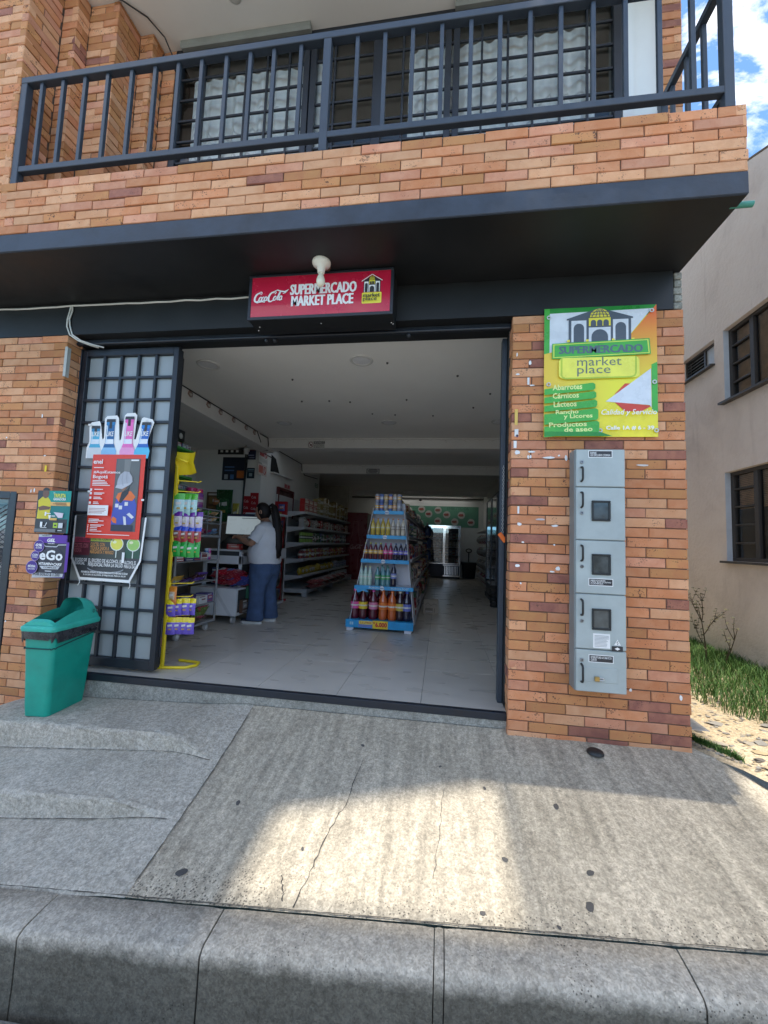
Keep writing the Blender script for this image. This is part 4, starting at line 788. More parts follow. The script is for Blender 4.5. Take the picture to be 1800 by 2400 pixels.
F.pg([(.33, .185), (.355, .18), (.365, .115), (.345, .11)], P((0.7, 0.7, 0.72))); F.pg([(.36, .20), (.41, .165), (.43, .18), (.385, .215)], P((0.7, 0.7, 0.72)))
F.rc(.228, .065, .42, .115, P((0.03, 0.035, 0.06))); F.pg([(.29, .41), (.33, .43), (.355, .47), (.34, .41), (.31, .385)], SK)
HG = P((0.42, 0.43, 0.47)); F.pg([(.25, .42), (.255, .48), (.275, .525), (.31, .55), (.355, .545), (.385, .505), (.39, .465), (.36, .445), (.30, .425)], HG); F.pg([(.24, .415), (.25, .435), (.36, .455), (.395, .47), (.37, .44), (.30, .405)], P((0.5, 0.51, 0.55))); F.line([(.30, .54), (.295, .48), (.31, .43)], .006, P((0.33, 0.34, 0.38))); F.line([(.335, .548), (.335, .49), (.345, .45)], .006, P((0.33, 0.34, 0.38)))
F.rc(.365, .635, .435, .648, WP)
F.tx('enel', .02, .61, .105, .648, WP, 0.02); F.hv('#AquíEstamos', .03, .524, .275, .553, WP, 0.0, .0012); F.hv('Bogotá', .03, .480, .165, .518, WP, 0.0, .0015)
ink(F, [(.03, .14, .575), (.03, .16, .468), (.03, .18, .455), (.03, .20, .442), (.03, .21, .429), (.055, .15, .395), (.055, .15, .365), (.055, .13, .355), (.055, .12, .33), (.055, .14, .318), (.055, .11, .29), (.055, .12, .278), (.03, .14, .15), (.03, .17, .138), (.03, .12, .126)], WP, 0.006)
ink(F, [(.05, .20, .105), (.05, .17, .095), (.05, .12, .082), (.05, .13, .068), (.05, .16, .055), (.03, .42, .030)], WP, 0.005, 5)
for z in (.390, .36, .323, .283): F.rc(.022, z-.005, .04, z+.014, WP)
for z in (.105, .092, .079, .066, .052): F.el(.034, z, .005, .005, WP, 8)
F.rc(.02, .185, .205, .268, WP); ink(F, [(.03, .19, .238), (.03, .195, .226), (.03, .19, .214), (.03, .18, .202)], P((0.45, 0.25, 0.25)), 0.005, 3)
F.ob('print', en)
b = MB()
for x, z in ((-2.875, 1.42), (-2.38, 1.36), (-2.42, 2.01), (-2.93, 1.98)): b.cbox(x-0.012, PG-0.01, z-0.008, x+0.012, PG-0.004, z+0.008, WP, 0.002)
b.ob('tape', en)
# two advertising cards on the brick corner
tp = thing('lottery_poster', 'green and black card with a man in a yellow shirt on the brick corner', 'poster')
F = Flat((-3.21, 2.746, 1.07)); F.rc(.08, .0, .305, .335, P((0.0, 0.17, 0.16))); F.rc(.09, .24, .305, .335, P((0.0, 0.27, 0.22))); F.rc(0.0, .0, .29, .11, BP_)
F.pg([(.01, .11), (.015, .20), (.01, .255), (.045, .285), (.10, .28), (.125, .25), (.13, .20), (.12, .11)], P((0.62, 0.52, 0.02))); F.el(.075, .315, .03, .042, P((0.16, 0.075, 0.045)), 16); F.el(.075, .336, .03, .024, P((0.02, 0.015, 0.012)), 12, 0, 180)
F.pg([(.015, .20), (.03, .175), (.12, .185), (.13, .205), (.06, .215)], P((0.16, 0.075, 0.045))); F.rc(.125, .215, .305, .245, P((0.75, 0.42, 0.12)))
F.tx('LA', .145, .315, .16, .325, WP); F.tx('TRIPLETA', .15, .282, .26, .312, P((0.70, 0.68, 0.08)), 0.03); F.tx('GANADORA', .15, .258, .265, .28, WP, 0.03)
ink(F, [(.17, .29, .236), (.15, .29, .228), (.18, .29, .220)], P((0.25, 0.12, 0.05)), 0.005)
F.rc(.085, .135, .10, .165, WP); F.pg([(.165, .165), (.255, .158), (.25, .12), (.21, .12)], P((0.7, 0.6, 0.66))); F.pg([(.12, .14), (.145, .14), (.14, .105), (.13, .105)], WP); F.rc(.135, .10, .20, .118, P((0.72, 0.42, 0.1)))
ink(F, [(.10, .15, .15), (.15, .19, .13)], WP, 0.006)
F.rc(.005, .005, .20, .03, P((0.16, 0.165, 0.17))); F.rc(.055, .045, .075, .085, WP); F.line([(.09, .055), (.10, .048), (.115, .08)], .006, WP); F.rc(.175, .04, .215, .08, P((0.35, 0.5, 0.03))); F.line([(.185, .06), (.205, .06)], .012, BP_); F.rc(.222, .04, .262, .08, P((0.55, 0.57, 0.57)))
ink(F, [(.06, .13, .038), (.22, .265, .018)], WP, 0.004)
o = F.ob('print', tp)
b = MB(); b.box(-3.211, 2.7465, 1.07, -2.905, 2.749, 1.405, BP_); b.ob('card', tp)
eg = thing('hair_gel_poster', 'purple hair gel advertising card with round badges on the brick corner', 'poster')
PU, PU2, GL = P((0.10, 0.02, 0.30)), P((0.06, 0.03, 0.16)), P((0.50, 0.51, 0.53), 0.3)
b = MB(); b.box(-3.165, 2.7465, 0.72, -2.90, 2.749, 1.055, PU2); b.ob('card', eg)
F = Flat((-3.19, 2.746, 0.70)); F.pg([(.0, .012), (.275, .03), (.28, .075), (.005, .055)], GL); F.rc(.03, .055, .285, .355, P((0.025, 0.022, 0.035))); F.pg([(.285, .065), (.31, .07), (.31, .30), (.285, .30)], PU); F.rc(.03, .29, .285, .355, PU); F.pg([(.03, .355), (.15, .355), (.145, .34), (.03, .335)], GL)
F.line([(.055, .287), (.085, .275), (.10, .262), (.20, .262), (.215, .277), (.285, .28)], .007, GL); F.el(.165, .16, .105, .10, P((0.05, 0.04, 0.09)), 24); F.el(.165, .16, .10, .095, P((0.03, 0.028, 0.04)), 24)
F.tx('NUEVO', .06, .342, .135, .352, BP_, .02, .2); F.tx('GEL', .11, .298, .185, .325, WP, .04, .2); F.tx('PARA MEN', .12, .282, .18, .290, WP, .02)
F.tx('eGo', .055, .155, .265, .235, WP, .03); F.tx('VITAMIN+CARE', .055, .115, .265, .137, WP, .03, .25); F.pg([(.065, .108), (.25, .112), (.235, .088), (.09, .085)], GL); F.tx('COMPLEX', .10, .092, .22, .105, BP_, .02)
F.tx('POR SOLO $ 1.200', .015, .030, .255, .056, BP_, .02); ink(F, [(.12, .19, .068)], WP, .005)
for cx, cz, rr2, tx1, tx2 in ((.045, .262, .045, '0%', 'ALCOHOL'), (.02, .185, .036, 'CON', 'VITAMINAS'), (.0, .095, .05, 'MÁXIMA', 'FIJACIÓN')):
    F.el(cx, cz, rr2+.003, rr2+.003, P((0.45, 0.35, 0.6)), 22); F.el(cx, cz, rr2, rr2, P((0.06, 0.02, 0.22)), 22); F.tx(tx1, cx-rr2*.7, cz-.002, cx+rr2*.7, cz+rr2*.45, WP, .03, .15); F.tx(tx2, cx-rr2*.65, cz-rr2*.42, cx+rr2*.65, cz-rr2*.12, WP, .02, .15)
F.ob('print', eg)
# scraps of tape and paper left on the bricks
SCR = [(-3.18, 1.585, .018, .05, YEL), (0.475, 1.98, .02, .11, (0.72, 0.5, 0.12)), (0.475, 1.87, .025, .05, WHITE), (0.485, 1.85, .014, .02, (0.1, 0.1, 0.35)), (0.47, 1.79, .02, .05, WHITE), (0.48, 1.735, .03, .03, WHITE), (0.56, 1.74, .05, .012, WHITE), (0.665, 1.70, .07, .014, WHITE), (0.755, 1.715, .015, .012, WHITE), (0.80, 1.70, .016, .038, WHITE), (0.56, 1.705, .012, .028, WHITE), (0.575, 1.705, .012, .02, WHITE), (1.24, 1.655, .075, .012, (0.6, .58, .55)), (0.50, 1.345, .012, .05, WHITE), (0.62, 1.285, .06, .012, (0.55, .5, .5)), (0.50, 1.25, .03, .02, WHITE), (0.72, 1.245, .04, .014, WHITE), (0.53, 1.13, .016, .01, WHITE), (0.73, 1.12, .012, .012, WHITE), (0.49, 0.975, .03, .02, WHITE), (0.745, 0.965, .03, .025, WHITE), (0.71, 0.945, .03, .01, WHITE), (0.52, 0.86, .012, .012, WHITE), (1.185, 0.235, .016, .02, WHITE), (1.47, 0.215, .016, .03, WHITE), (0.565, 2.36, .015, .03, WHITE), (0.48, 2.28, .022, .012, WHITE), (0.555, 2.23, .014, .05, WHITE), (0.57, 2.20, .03, .01, WHITE), (0.48, 2.42, .01, .03, WHITE), (-3.66, 1.60, .018, .012, WHITE), (-3.58, 1.84, .016, .012, WHITE), (-3.26, 2.02, .012, .03, WHITE), (-3.29, 1.40, .01, .03, WHITE), (-3.26, 1.405, .012, .035, WHITE), (-3.40, 0.36, .014, .014, WHITE), (-3.2, 1.69, .02, .01, WHITE)]
r = random.Random(9)
sc = MB()
for x, z, w, h, c in SCR:
    n = 7; ps = [(w*0.5*math.cos(6.283*k/n+.4)*r.uniform(.85, 1.35), h*0.5*math.sin(6.283*k/n+.4)*r.uniform(.85, 1.35)) for k in range(n)]
    if h > .045 or c == YEL: ps = [(-w/2, -h/2), (w/2*r.uniform(.9, 1.1), -h/2), (w/2, h/2*r.uniform(.95, 1.05)), (-w/2, h/2)]
    sc.poly([(x+w/2+a, 2.7505, z+b_) for a, b_ in ps], P(c, 0.7))
sc.ob('paper_scraps', kind='stuff', label='torn white paper and tape scraps stuck to the bricks', cat='scraps')
b = MB(); b.box(-3.10, 2.7485, 2.35, -3.075, 2.7495, 2.60, P((0.42, 0.43, 0.40), 0.6)); b.box(-3.0885, 2.7495, 2.35, -3.0875, 2.79, 2.60, P((0.42, 0.43, 0.40), 0.6)); b.ob('tape_strip', label='grey tape strip wrapped around the brick corner near the lintel', cat='tape')
# ================================================================ BANNER ON THE PILLAR
bn = thing('shop_banner', 'green and yellow SUPERMERCADO market place banner pinned to the brick pillar', 'banner')
BW, BH = 0.706, 0.893; bx, bz = 0.66, 1.838
BG, BG2, BY, BYL, BO, BW_ = mat('ban_green', (0.06, 0.40, 0.05), 0.3, bump=.5, bscale=7), mat('ban_darkgreen', (0.02, 0.24, 0.03), 0.3, bump=.5, bscale=7), mat('ban_yellow', (0.83, 0.72, 0.03), 0.28, bump=.6, bscale=7), mat('ban_lemon', (0.82, 0.80, 0.10), 0.28, bump=.6, bscale=7), mat('ban_orange', (0.78, 0.24, 0.03), 0.3), mat('ban_white', (0.68, 0.72, 0.76), 0.28, bump=.6, bscale=7)
def grad_mat(name, c0, c1, axis, a, b2):
    m, t, b_ = _new(name); L = t.links.new; g = nd(t, 'ShaderNodeTexCoord'); s = nd(t, 'ShaderNodeSeparateXYZ'); L(g.outputs['Object'], s.inputs[0]); r = nd(t, 'ShaderNodeMapRange', i_1=a, i_2=b2); L(s.outputs[axis], r.inputs[0])
    mx = nd(t, 'ShaderNodeMix', data_type='RGBA'); mx.inputs['A'].default_value = c4(c0); mx.inputs['B'].default_value = c4(c1); L(r.outputs[0], mx.inputs['Factor']); L(mx.outputs['Result'], b_.inputs['Base Color']); b_.inputs['Roughness'].default_value = 0.33; return m
GYEL = grad_mat('ban_yellow_blend', (0.83, 0.78, 0.04), (0.80, 0.50, 0.05), 0, bx+0.45, bx-0.1); GORG = grad_mat('ban_orange_blend', (0.82, 0.62, 0.04), (0.75, 0.13, 0.02), 2, bz+0.42, bz+0.85)
F = Flat((bx, 2.738, bz)); F.rc(0, 0, BW, BH, BY)
f = lambda a, c: (BW*a, BH*(1-c))
def PGN(ps, m): F.pg([f(a, c) for a, c in ps], m)
PGN([(0, .0), (1, 0), (1, .08), (.0, .08)], BG2); PGN([(0, .0), (.05, .0), (.05, .36), (0, .36)], BG); PGN([(.05, .04), (.96, .03), (.5, .5), (.05, .36)], BW_)
PGN([(1, .0), (1, .45), (.86, .56), (.5, .56), (.5, .36), (.70, .30)], GORG); PGN([(0, .36), (.3, .30), (.8, .34), (.86, .56), (.5, .80), (.5, 1), (0, 1)], GYEL)
PGN([(.95, .46), (1, .44), (1, .82), (.95, .80)], BG); PGN([(.63, .68), (.72, .60), (.82, .60), (.66, .72)], mat('ban_red', (0.62, 0.06, 0.03), 0.35)); PGN([(.63, .74), (.95, .77), (.86, .81), (.72, .81)], mat('ban_red', (0.62, 0.06, 0.03), 0.35))
PGN([(.55, .735), (.945, .49), (.945, .785), (.93, .765)], BW_)
logo(F, BW*.205, BH*.725, BW*.59, BH*.265, GYP, BW_, YP)
for a in (.205, .375, .605, .775): F.rc(BW*a, BH*.725, BW*(a+.025), BH*.742, YP)
PGN([(.07, .285), (.93, .265), (.94, .385), (.07, .405)], BG); PGN([(.08, .292), (.92, .273), (.93, .378), (.08, .397)], P((0.65, 0.75, 0.10))); PGN([(.09, .298), (.91, .28), (.92, .372), (.09, .391)], BG)
F.hv('SUPERMERCADO', BW*.134, BH*.632, BW*.868, BH*.692, P((0.09, 0.15, 0.17)), .008, .0035)
F.rr(BW*.13, BH*.44, BW*.84, BH*.60, .03, BYL); F.line([f(.155, .40), f(.155, .53), f(.165, .55), f(.19, .56), f(.77, .555), f(.80, .545), f(.81, .52), f(.81, .40)], .011, P((0.45, 0.58, 0.05)))
DG = P((0.14, 0.18, 0.15)); F.tx('market', BW*.295, BH*.535, BW*.685, BH*.60, DG, .0); F.tx('place', BW*.295, BH*.455, BW*.59, BH*.54, DG, .0)
for k, (t1, c) in enumerate((('Abarrotes', .595), ('Cárnicos', .66), ('Lácteos', .725), ('Rancho\n    y Licores', .79), ('Productos\n      de aseo', .885))):
    hh = .055 if k < 3 else .088; x1 = .455+.008*k
    PGN([(0, c+.045), (x1-.02, c), (x1, c+.012), (x1, c+hh-.012), (x1-.015, c+hh), (0, c+hh+.035)], BG)
    F.tx(t1, BW*(.075+.01*(k == 2)+.03*(k == 3)-.03*(k == 4)), BH*(1-c-hh+.0), BW*(.34-.03*(k in (1,))-.05*(k == 2)+.09*(k > 2)), BH*(1-c-.012), P((0.74, 0.80, 0.30)), .025, 0, 2)
F.tx('Calidad y Servicio', BW*.505, BH*(1-.852), BW*.98, BH*(1-.80), WP, .01, .25); F.tx('Calle 1A # 6 - 39', BW*.545, BH*(1-.955), BW*.955, BH*(1-.922), WP, .03); PGN([(0, .965), (.5, .97), (.6, 1), (0, 1)], BG2)
F.ob('print', bn)
for a, c in ((.04, .075), (.955, .05), (.04, .60), (.97, .595), (.025, .955), (.50, .955), (.98, .955)):
    x, z = f(a, c); b = MB(); 
    b.tube([(bx+x+.011*math.cos(R(t)), 2.7285, bz+z+.011*math.sin(R(t))) for t in range(0, 360, 30)], 0.004, P(SILV, .3), 6, closed=True); b.ob('grommet', bn)
# ================================================================ METER CABINET
mc = thing('meter_cabinet', 'tall grey electricity meter cabinet with five doors on the brick pillar', 'cabinet')
MG = mat('cabinet_grey', (0.38, 0.43, 0.42), 0.38, var=0.11, scale=5); MG2 = mat('cabinet_edge', (0.22, 0.25, 0.25), 0.45); RUB = mat('black_rubber', (0.02, 0.022, 0.022), 0.45); MGL = mat('meter_glass', (0.06, 0.07, 0.07), 0.12, var=0.4, scale=14, spec=0.7)
mx0, mx1, my = 0.835, 1.122, 2.635
b = MB(); b.cbox(mx0-.006, my+0.014, 0.238, mx1, 2.752, 1.733, MG2, .004); b.ob('body', mc)
lv = [0.238, 0.492, 0.826, 1.157, 1.49, 1.733]
names = [('INTERRUPTORES AUTOMATICOS\nCLIENTES', .44), None, ('MEDIDORES\nUSO EXCLUSIVO\nCODENSA', .90), None, ('BARRAJE\nUSO EXCLUSIVO CODENSA', 1.70)]
for k in range(5):
    d = MB(); d.cbox(mx0, my, lv[k]+.003, mx1, my+.016, lv[k+1]-.003, MG, .004); do = d.ob('door', mc)
    za, zb = lv[k], lv[k+1]; h = zb-za; hx = mx0+.03
    h0, h1 = ((zb-.13, zb-.035) if k in (1, 2, 3) else ((za+.035, za+.125) if k == 4 else (za+.06, za+.165)))
    b = MB(); b.tube([(hx, my, h1), (hx, my-.022, h1-.004), (hx, my-.03, h1-.016), (hx, my-.03, h0+.016), (hx, my-.022, h0+.004), (hx, my, h0)], .0065, RUB, 8); b.ob('handle', do)
    lz = (zb-.165 if k in (1, 2, 3) else (zb-.085 if k == 4 else zb-.065)); b = MB(); b.T = lambda x, y, z, lz=lz, hx=hx: (hx+.003+x, my-z, lz+y)
    b.lathe([(.011, 0), (.0115, .004), (.009, .006)], P(GREY, .3, metal=.7), 14); b.lathe([(.005, .0062), (.004, .0075)], RUB, 10); b.ob('lock', do)
    if k in (1, 2, 3):
        wz = (za+zb)/2+.015; x0, x1, z0, z1 = mx0+.09, mx0+.20, wz-.062, wz+.066
        b = MB()
        for q in ((x0, z0, x1, z0+.012), (x0, z1-.012, x1, z1), (x0, z0+.012, x0+.012, z1-.012), (x1-.012, z0+.012, x1, z1-.012)): b.cbox(q[0], my-.01, q[1], q[2], my+.001, q[3], RUB, .003)
        b.ob('window_frame', do); b = MB(); b.box(x0+.012, my-.003, z0+.012, x1-.012, my-.0005, z1-.012, MGL); b.ob('meter_window', do)
    if names[k]:
        t_, nz_ = names[k]; F = Flat((mx0+.072, my, nz_)); F.rc(0, -.023, .142, .023, WP); F.rc(.004, -.019, .138, .019, BP_); n_l = t_.count('\n')+1; F.tx(t_, .012, -.014, .130, .014, WP, .01); F.ob('name_plate', do)
    if k == 1:
        F = Flat((mx0, my, za)); F.rc(.098, .012, .195, .098, WP); ink(F, [(.105, .188, .02+.008*i) for i in range(9)], P((0.4, 0.42, 0.42)), .0035); F.pg([(.215, .035), (.255, .035), (.235, .07)], WP); F.line([(.238, .06), (.231, .05), (.239, .048), (.233, .038)], .003, BP_); F.rc(.203, .0, .265, .03, BP_); F.pg([(.218, .015), (.234, .024), (.25, .015), (.234, .006)], WP); F.ob('sticker', do)
    if k == 0:
        b = MB(); b.cbox(mx0+.045, my-.003, za+.062, mx0+.238, my+.001, za+.15, MG, .002); b.ob('hatch', do)
pl = thing('padlock', 'small brass padlock hanging on the lowest cabinet hatch', 'padlock', (mx0+.118, my-.012, .322))
b = MB(); b.cbox(-.016, -.007, -.013, .012, .007, .015, mat('brass', (0.45, 0.30, 0.10), 0.3, metal=.6), .003); b.ob('padlock_body', pl)
b = MB(); b.tube([(.012, 0, .008), (.03, 0, .008), (.038, 0, .001), (.03, 0, -.006), (.012, 0, -.006)], .0032, P(SILV, .25, metal=.8), 6); b.ob('shackle', pl)
# ================================================================ BIN
GB = mat('green_plastic', (0.004, 0.30, 0.222), 0.38, var=0.12, scale=8, bump=0.05, bscale=30); GLD = mat('green_lid_plastic', (0.03, 0.42, 0.325), 0.5, var=0.16, scale=14)
bi = thing('rubbish_bin', 'tall teal green plastic rubbish bin standing beside the gate', 'bin', (-2.715, 2.60, -0.174), R(5))
def rrect(hx, hy, r, n=5):
    ps = []
    for cx, cy, t0 in ((hx-r, -hy+r, -90), (hx-r, hy-r, 0), (-hx+r, hy-r, 90), (-hx+r, -hy+r, 180)):
        for k in range(n+1): t = R(t0+90*k/n); ps.append((cx+r*math.cos(t), cy+r*math.sin(t)))
    return ps
def loft(b, rings, m, cap0=True, cap1=False):
    n = len(rings[0]); vs = [p for q in rings for p in q]
    b.add(vs, [(i*n+k, i*n+(k+1) % n, (i+1)*n+(k+1) % n, (i+1)*n+k) for i in range(len(rings)-1) for k in range(n)], m, True)
    if cap0: b.add(rings[0], [tuple(range(n))[::-1]], m)
    if cap1: b.add(rings[-1], [tuple(range(n))], m)
ring = lambda hx, hy, z, r=.03, y=0.0: [(px, py+y, z) for px, py in rrect(hx, hy, r)]
def foot(ps, z):  # notched foot at the front
    return [(x, y+(0.02 if (abs(x) < .03 and y < -.1) else 0), z+(0.035 if (abs(x) < .03 and y < -.1) else 0)) for x, y in ps]
b = MB(); loft(b, [foot(rrect(.088, .158, .03, 9), 0), foot(rrect(.09, .16, .03, 9), .03)], GB, True); 
loft(b, [[(x, y, z) for x, y in rrect(.09+.024*t, .16+.032*t, .03, 9)] for t, z in [(0, .03), (.1, .07), (.5, .32), (.9, .53), (1.0, .565)]], GB, False); b.ob('bin_body', bi)
b = MB(); lid = [ring(.128, .212, .575, .035), ring(.132, .216, .59, .035), ring(.130, .214, .605, .035), ring(.119, .203, .612, .035)]
loft(b, lid, GLD, False)
# domed hood: arched cross-section, mouth open at the front half
ys = lin(-.205, .205, 19); ns = 13; vs = []
def hood(y): 
    t = (y+.205)/.41; return .025+.135*math.sin(math.pi*min(1, max(0, t*.72+.02)))**1.1 if t < .97 else .08
for y in ys:
    h = hood(y)
    for k in range(ns):
        u = -1+2*k/(ns-1); vs.append((.116*u*(1-.10*(1-abs(u))), y*.96, .608+h*(1-abs(u)**4.0)))
fs = []
for j in range(len(ys)-1):
    for k in range(ns-1):
        if 1 <= j <= 11 and 1 <= k <= ns-3: continue
        fs.append((j*ns+k, j*ns+k+1, (j+1)*ns+k+1, (j+1)*ns+k))
b.add(vs, fs, GLD, True); b.add([vs[k] for k in range(ns)]+[(-.116, -.197, .606), (.116, -.197, .606)], [tuple(list(range(ns-1, -1, -1))+[ns, ns+1])], GLD); o_ = (len(ys)-1)*ns
b.add([vs[o_+k] for k in range(ns)]+[(-.116, .197, .606), (.116, .197, .606)], [tuple(list(range(ns))+[ns+1, ns])], GLD); b.ob('lid', bi)
b = MB(); b.add([(x*.9, y*.95, .60) for x, y in rrect(.12, .2, .03)], [tuple(range(24))], P((0.008, 0.02, 0.016), .9)); b.ob('bin_inside', bi)
LIN = mat('black_bag', (0.035, 0.036, 0.042), 0.28, var=0.3, scale=30); r = random.Random(6); b = MB(); p0 = rrect(.117, .196, .035, 12); vs = []
for q, (s, z) in enumerate(((1.06, .582), (1.075, .56), (1.055, .535), (1.03, .515))):
    for k, (x, y) in enumerate(p0): w = (0.012*math.sin(k*1.7+q)+0.010*math.sin(k*3.1)); vs.append((x*s*(1+w*.5), y*s*(1+w*.35), z+(0.016*math.sin(k*.9)+r.uniform(-.008, .008))*(q > 0)))
n = len(p0); b.add(vs, [(i*n+k, i*n+(k+1) % n, (i+1)*n+(k+1) % n, (i+1)*n+k) for i in range(3) for k in range(n)], LIN, True); b.ob('bag_liner', bi)
b = MB(); p1 = rrect(.111, .189, .03, 6); b.tube([(x*1.005, y*1.005, .455+.05*(y+.2)/.4+0.004*math.sin(k*2.2)) for k, (x, y) in enumerate(p1)], .004, P((0.01, 0.05, 0.05), .8), 5, closed=True); b.ob('cord', bi)
b = MB(); b.T = lambda x, y, z: (.1175+z*0, .135+x, .665+y)
for c in (0, .035): b.tube([(c+.009*math.cos(R(a)), .012*math.sin(R(a)), 0) for a in range(0, 360, 30)], .0022, BP_, 5, closed=True)
b.ob('lid_mark', bi)
# ================================================================ GROUND ODDS AND ENDS
b = MB(); b.lathe([(0.0, .022), (.03, .021), (.044, .014), (.048, .004), (.048, 0)], RUB, 22, cap=False); b.ob('rubber_cap', loc=(0.955, 2.665, rz_(.955, 2.665)+.001), label='black rubber cap on the concrete at the foot of the pillar', cat='cap')
GUM = mat('gum_spot', (0.075, 0.07, 0.066), 0.8, var=0.2); b = MB(); r = random.Random(14)
def gspot(x, y, rx, ry, a, zf):
    n = 11; ca, sa = math.cos(a), math.sin(a); vs = []
    for k in range(n): t = 6.283*k/n; u, v = rx*math.cos(t)*r.uniform(.8, 1.15), ry*math.sin(t)*r.uniform(.8, 1.15); X, Y = x+u*ca-v*sa, y+u*sa+v*ca; vs.append((X, Y, zf(X, Y)+.003))
    b.add(vs+[(x, y, zf(x, y)+.005)], [(k, (k+1) % n, n) for k in range(n)], GUM, True)
for x, y, s in ((-1.10, 1.74, .026), (-1.03, 2.10, .017), (.62, 2.26, .02), (.67, 1.93, .018), (.62, 1.79, .023), (.27, 2.33, .012), (.03, 2.45, .010), (-.45, 2.55, .014), (.2, 1.72, .012), (.48, 1.70, .01), (-.6, 1.9, .01), (.32, 1.95, .016)): gspot(x, y, s*1.0, s*.65, r.uniform(0, 3), lambda X, Y: rz_(X, Y))
b.ob('gum_spots', kind='stuff')
b = MB(); r = random.Random(15); zf = lambda X, Y: interp(ZBb, X)*((Y-1.65)/.33)+kz(X)*(1-(Y-1.65)/.33)
gspot(-1.36, 1.78, .05, .016, .9, lambda X, Y: kz(X)+.012); b.ob('gum_spot', kind='stuff')
# fine crack lines in the ramp
CRK = P((0.05, 0.045, 0.04), .95); b = MB(); r = random.Random(16)
def crack(pts, w):
    q = []
    for (x0, y0), (x1, y1) in zip(pts, pts[1:]):
        for k in range(8): t = k/8; q.append((x0+(x1-x0)*t+r.uniform(-.006, .006), y0+(y1-y0)*t+r.uniform(-.004, .004)))
    vs = []
    for i, (x, y) in enumerate(q):
        s = w*r.uniform(.4, 1.3); vs += [(x-s, y, rz_(x, y)+.0025), (x+s, y, rz_(x, y)+.0025)]
    b.add(vs, [(2*i, 2*i+1, 2*i+3, 2*i+2) for i in range(len(q)-1)], CRK)
crack([(-.55, 1.66), (-.53, 1.80), (-.50, 2.02), (-.46, 2.15), (-.42, 2.5)], .0022); crack([(.05, 2.30), (.03, 2.05), (.0, 1.80)], .0012); crack([(-1.1, 2.42), (-.9, 2.41), (-.75, 2.40)], .002); crack([(-.60, 1.68), (-.63, 1.74), (-.65, 1.78)], .003)
b.ob('ramp_cracks', kind='stuff')
# ================================================================ SHOP INTERIOR
pos = lambda xs, y, z: [(x, y, z) for x in xs]
r = random.Random(21)
for x, y, lab in ((-2.35, 3.56, 'round ceiling downlight nearest the folding gate'), (-0.79, 3.56, 'round ceiling downlight just inside the middle of the entrance'), (-2.34, 5.49, 'round ceiling downlight above the woman, before the first beam'), (-0.78, 5.49, 'round ceiling downlight before the first beam, above the blue end display'), (0.745, 5.49, 'round ceiling downlight before the first beam, half hidden by the door jamb')):
    o = thing('downlight', lab, 'light', (x, y, 2.80), group='ceiling downlights')
    b = MB(); b.lathe([(.085, -.002), (.088, -.012), (.108, -.010), (.113, 0)], P((0.58, 0.57, 0.54), .5), 24, cap=False); b.ob('ring', o)
    b = MB(); b.lathe([(0, -.006), (.086, -.006)], mat('diffuser', (0.70, 0.70, 0.70), .4), 24, cap=False); b.ob('diffuser', o)
b = MB()
for x, y in ((-1.62, 3.95), (-0.55, 3.62), (0.12, 3.95), (-1.75, 4.6), (-1.4, 4.6), (-1.15, 4.65), (-.45, 4.6), (.35, 4.9), (.5, 4.45), (.75, 4.75), (-.95, 5.1), (-.65, 5.15), (-.15, 5.2), (.85, 5.1)):
    b.lathe([(.012, -.002), (.010, -.014), (.004, -.018)], P((0.08, 0.075, 0.07)), 6, (x, y, 2.80))
b.ob('ceiling_hooks', kind='stuff')
for k, y in enumerate((4.19, 4.56, 4.84, 5.18, 5.55, 5.82)):
    o = thing('beam_bracket', 'small metal bracket on the white side beam, number %s counted from the entrance' % ('one', 'two', 'three', 'four', 'five', 'six')[k], 'bracket', (-2.969, y, 2.745), group='brackets along the white side beam')
    b = MB(); b.tube([(.002+.012*abs(math.sin(R(a))), .032*math.cos(R(a)), .03*math.sin(R(a))) for a in range(0, 360, 45)], .006, P((0.30, 0.24, 0.2)), 5, closed=True); b.cbox(0, -.022, -.02, .018, .012, .012, P((0.5, 0.48, 0.44)), .002); b.ob('hook', o)
    b = MB(); b.poly([(.0012, .05*math.cos(a*.7)*(1+.2*math.sin(a*3)), .006+.042*math.sin(a*.7)) for a in range(9)], mat('rust_smudge', (0.42, 0.26, 0.22), .95, var=.3, scale=40)); b.ob('smudge', o)
CAB = P((0.02, 0.02, 0.022), .5)
b = MB(); b.tube([(-2.962, 3.1, 2.79), (-2.962, 5.9, 2.79), (-2.962, 6.0, 2.70), (-2.962, 6.05, 2.655), (-3.1, 6.1, 2.65), (-3.35, 6.3, 2.655)], .007, CAB, 6); b.tube([(-2.962, 6.0, 2.78), (-2.962, 6.30, 2.79), (-2.955, 6.32, 2.68), (-3.0, 6.4, 2.6), (-3.19, 6.5, 2.61), (-3.19, 7.0, 2.60)], .008, CAB, 6)
b.tube([(-3.185, 7.0, 2.795), (-3.18, 8.56, 2.795), (-3.17, 8.59, 2.64), (-3.18, 8.8, 2.58), (-3.0, 9.2, 2.56)], .009, CAB, 6); b.ob('cable', label='black cable running along the white beams beside the ceiling', cat='cable')
b = MB(); b.box(-3.61, 6.45, 2.66, -3.42, 6.62, 2.79, P(WHITE)); b.lathe([(.05, 0), (.05, -.05), (.035, -.055), (.035, -.1)], P(WHITE), 14, (-3.45, 6.52, 2.66)); b.ob('junction_box', label='white junction box with a pipe end under the side beam', cat='box')
b = MB(); b.tube([(-3.5, 6.6, 2.72), (-3.5, 6.6, 1.3)], .016, CAB, 6); b.tube([(-3.46, 6.6, 2.6), (-3.47, 6.59, 2.2), (-3.49, 6.6, 1.9)], .007, CAB, 6); b.ob('conduit', label='black conduit running down the white wall between the dark posters', cat='pipe')
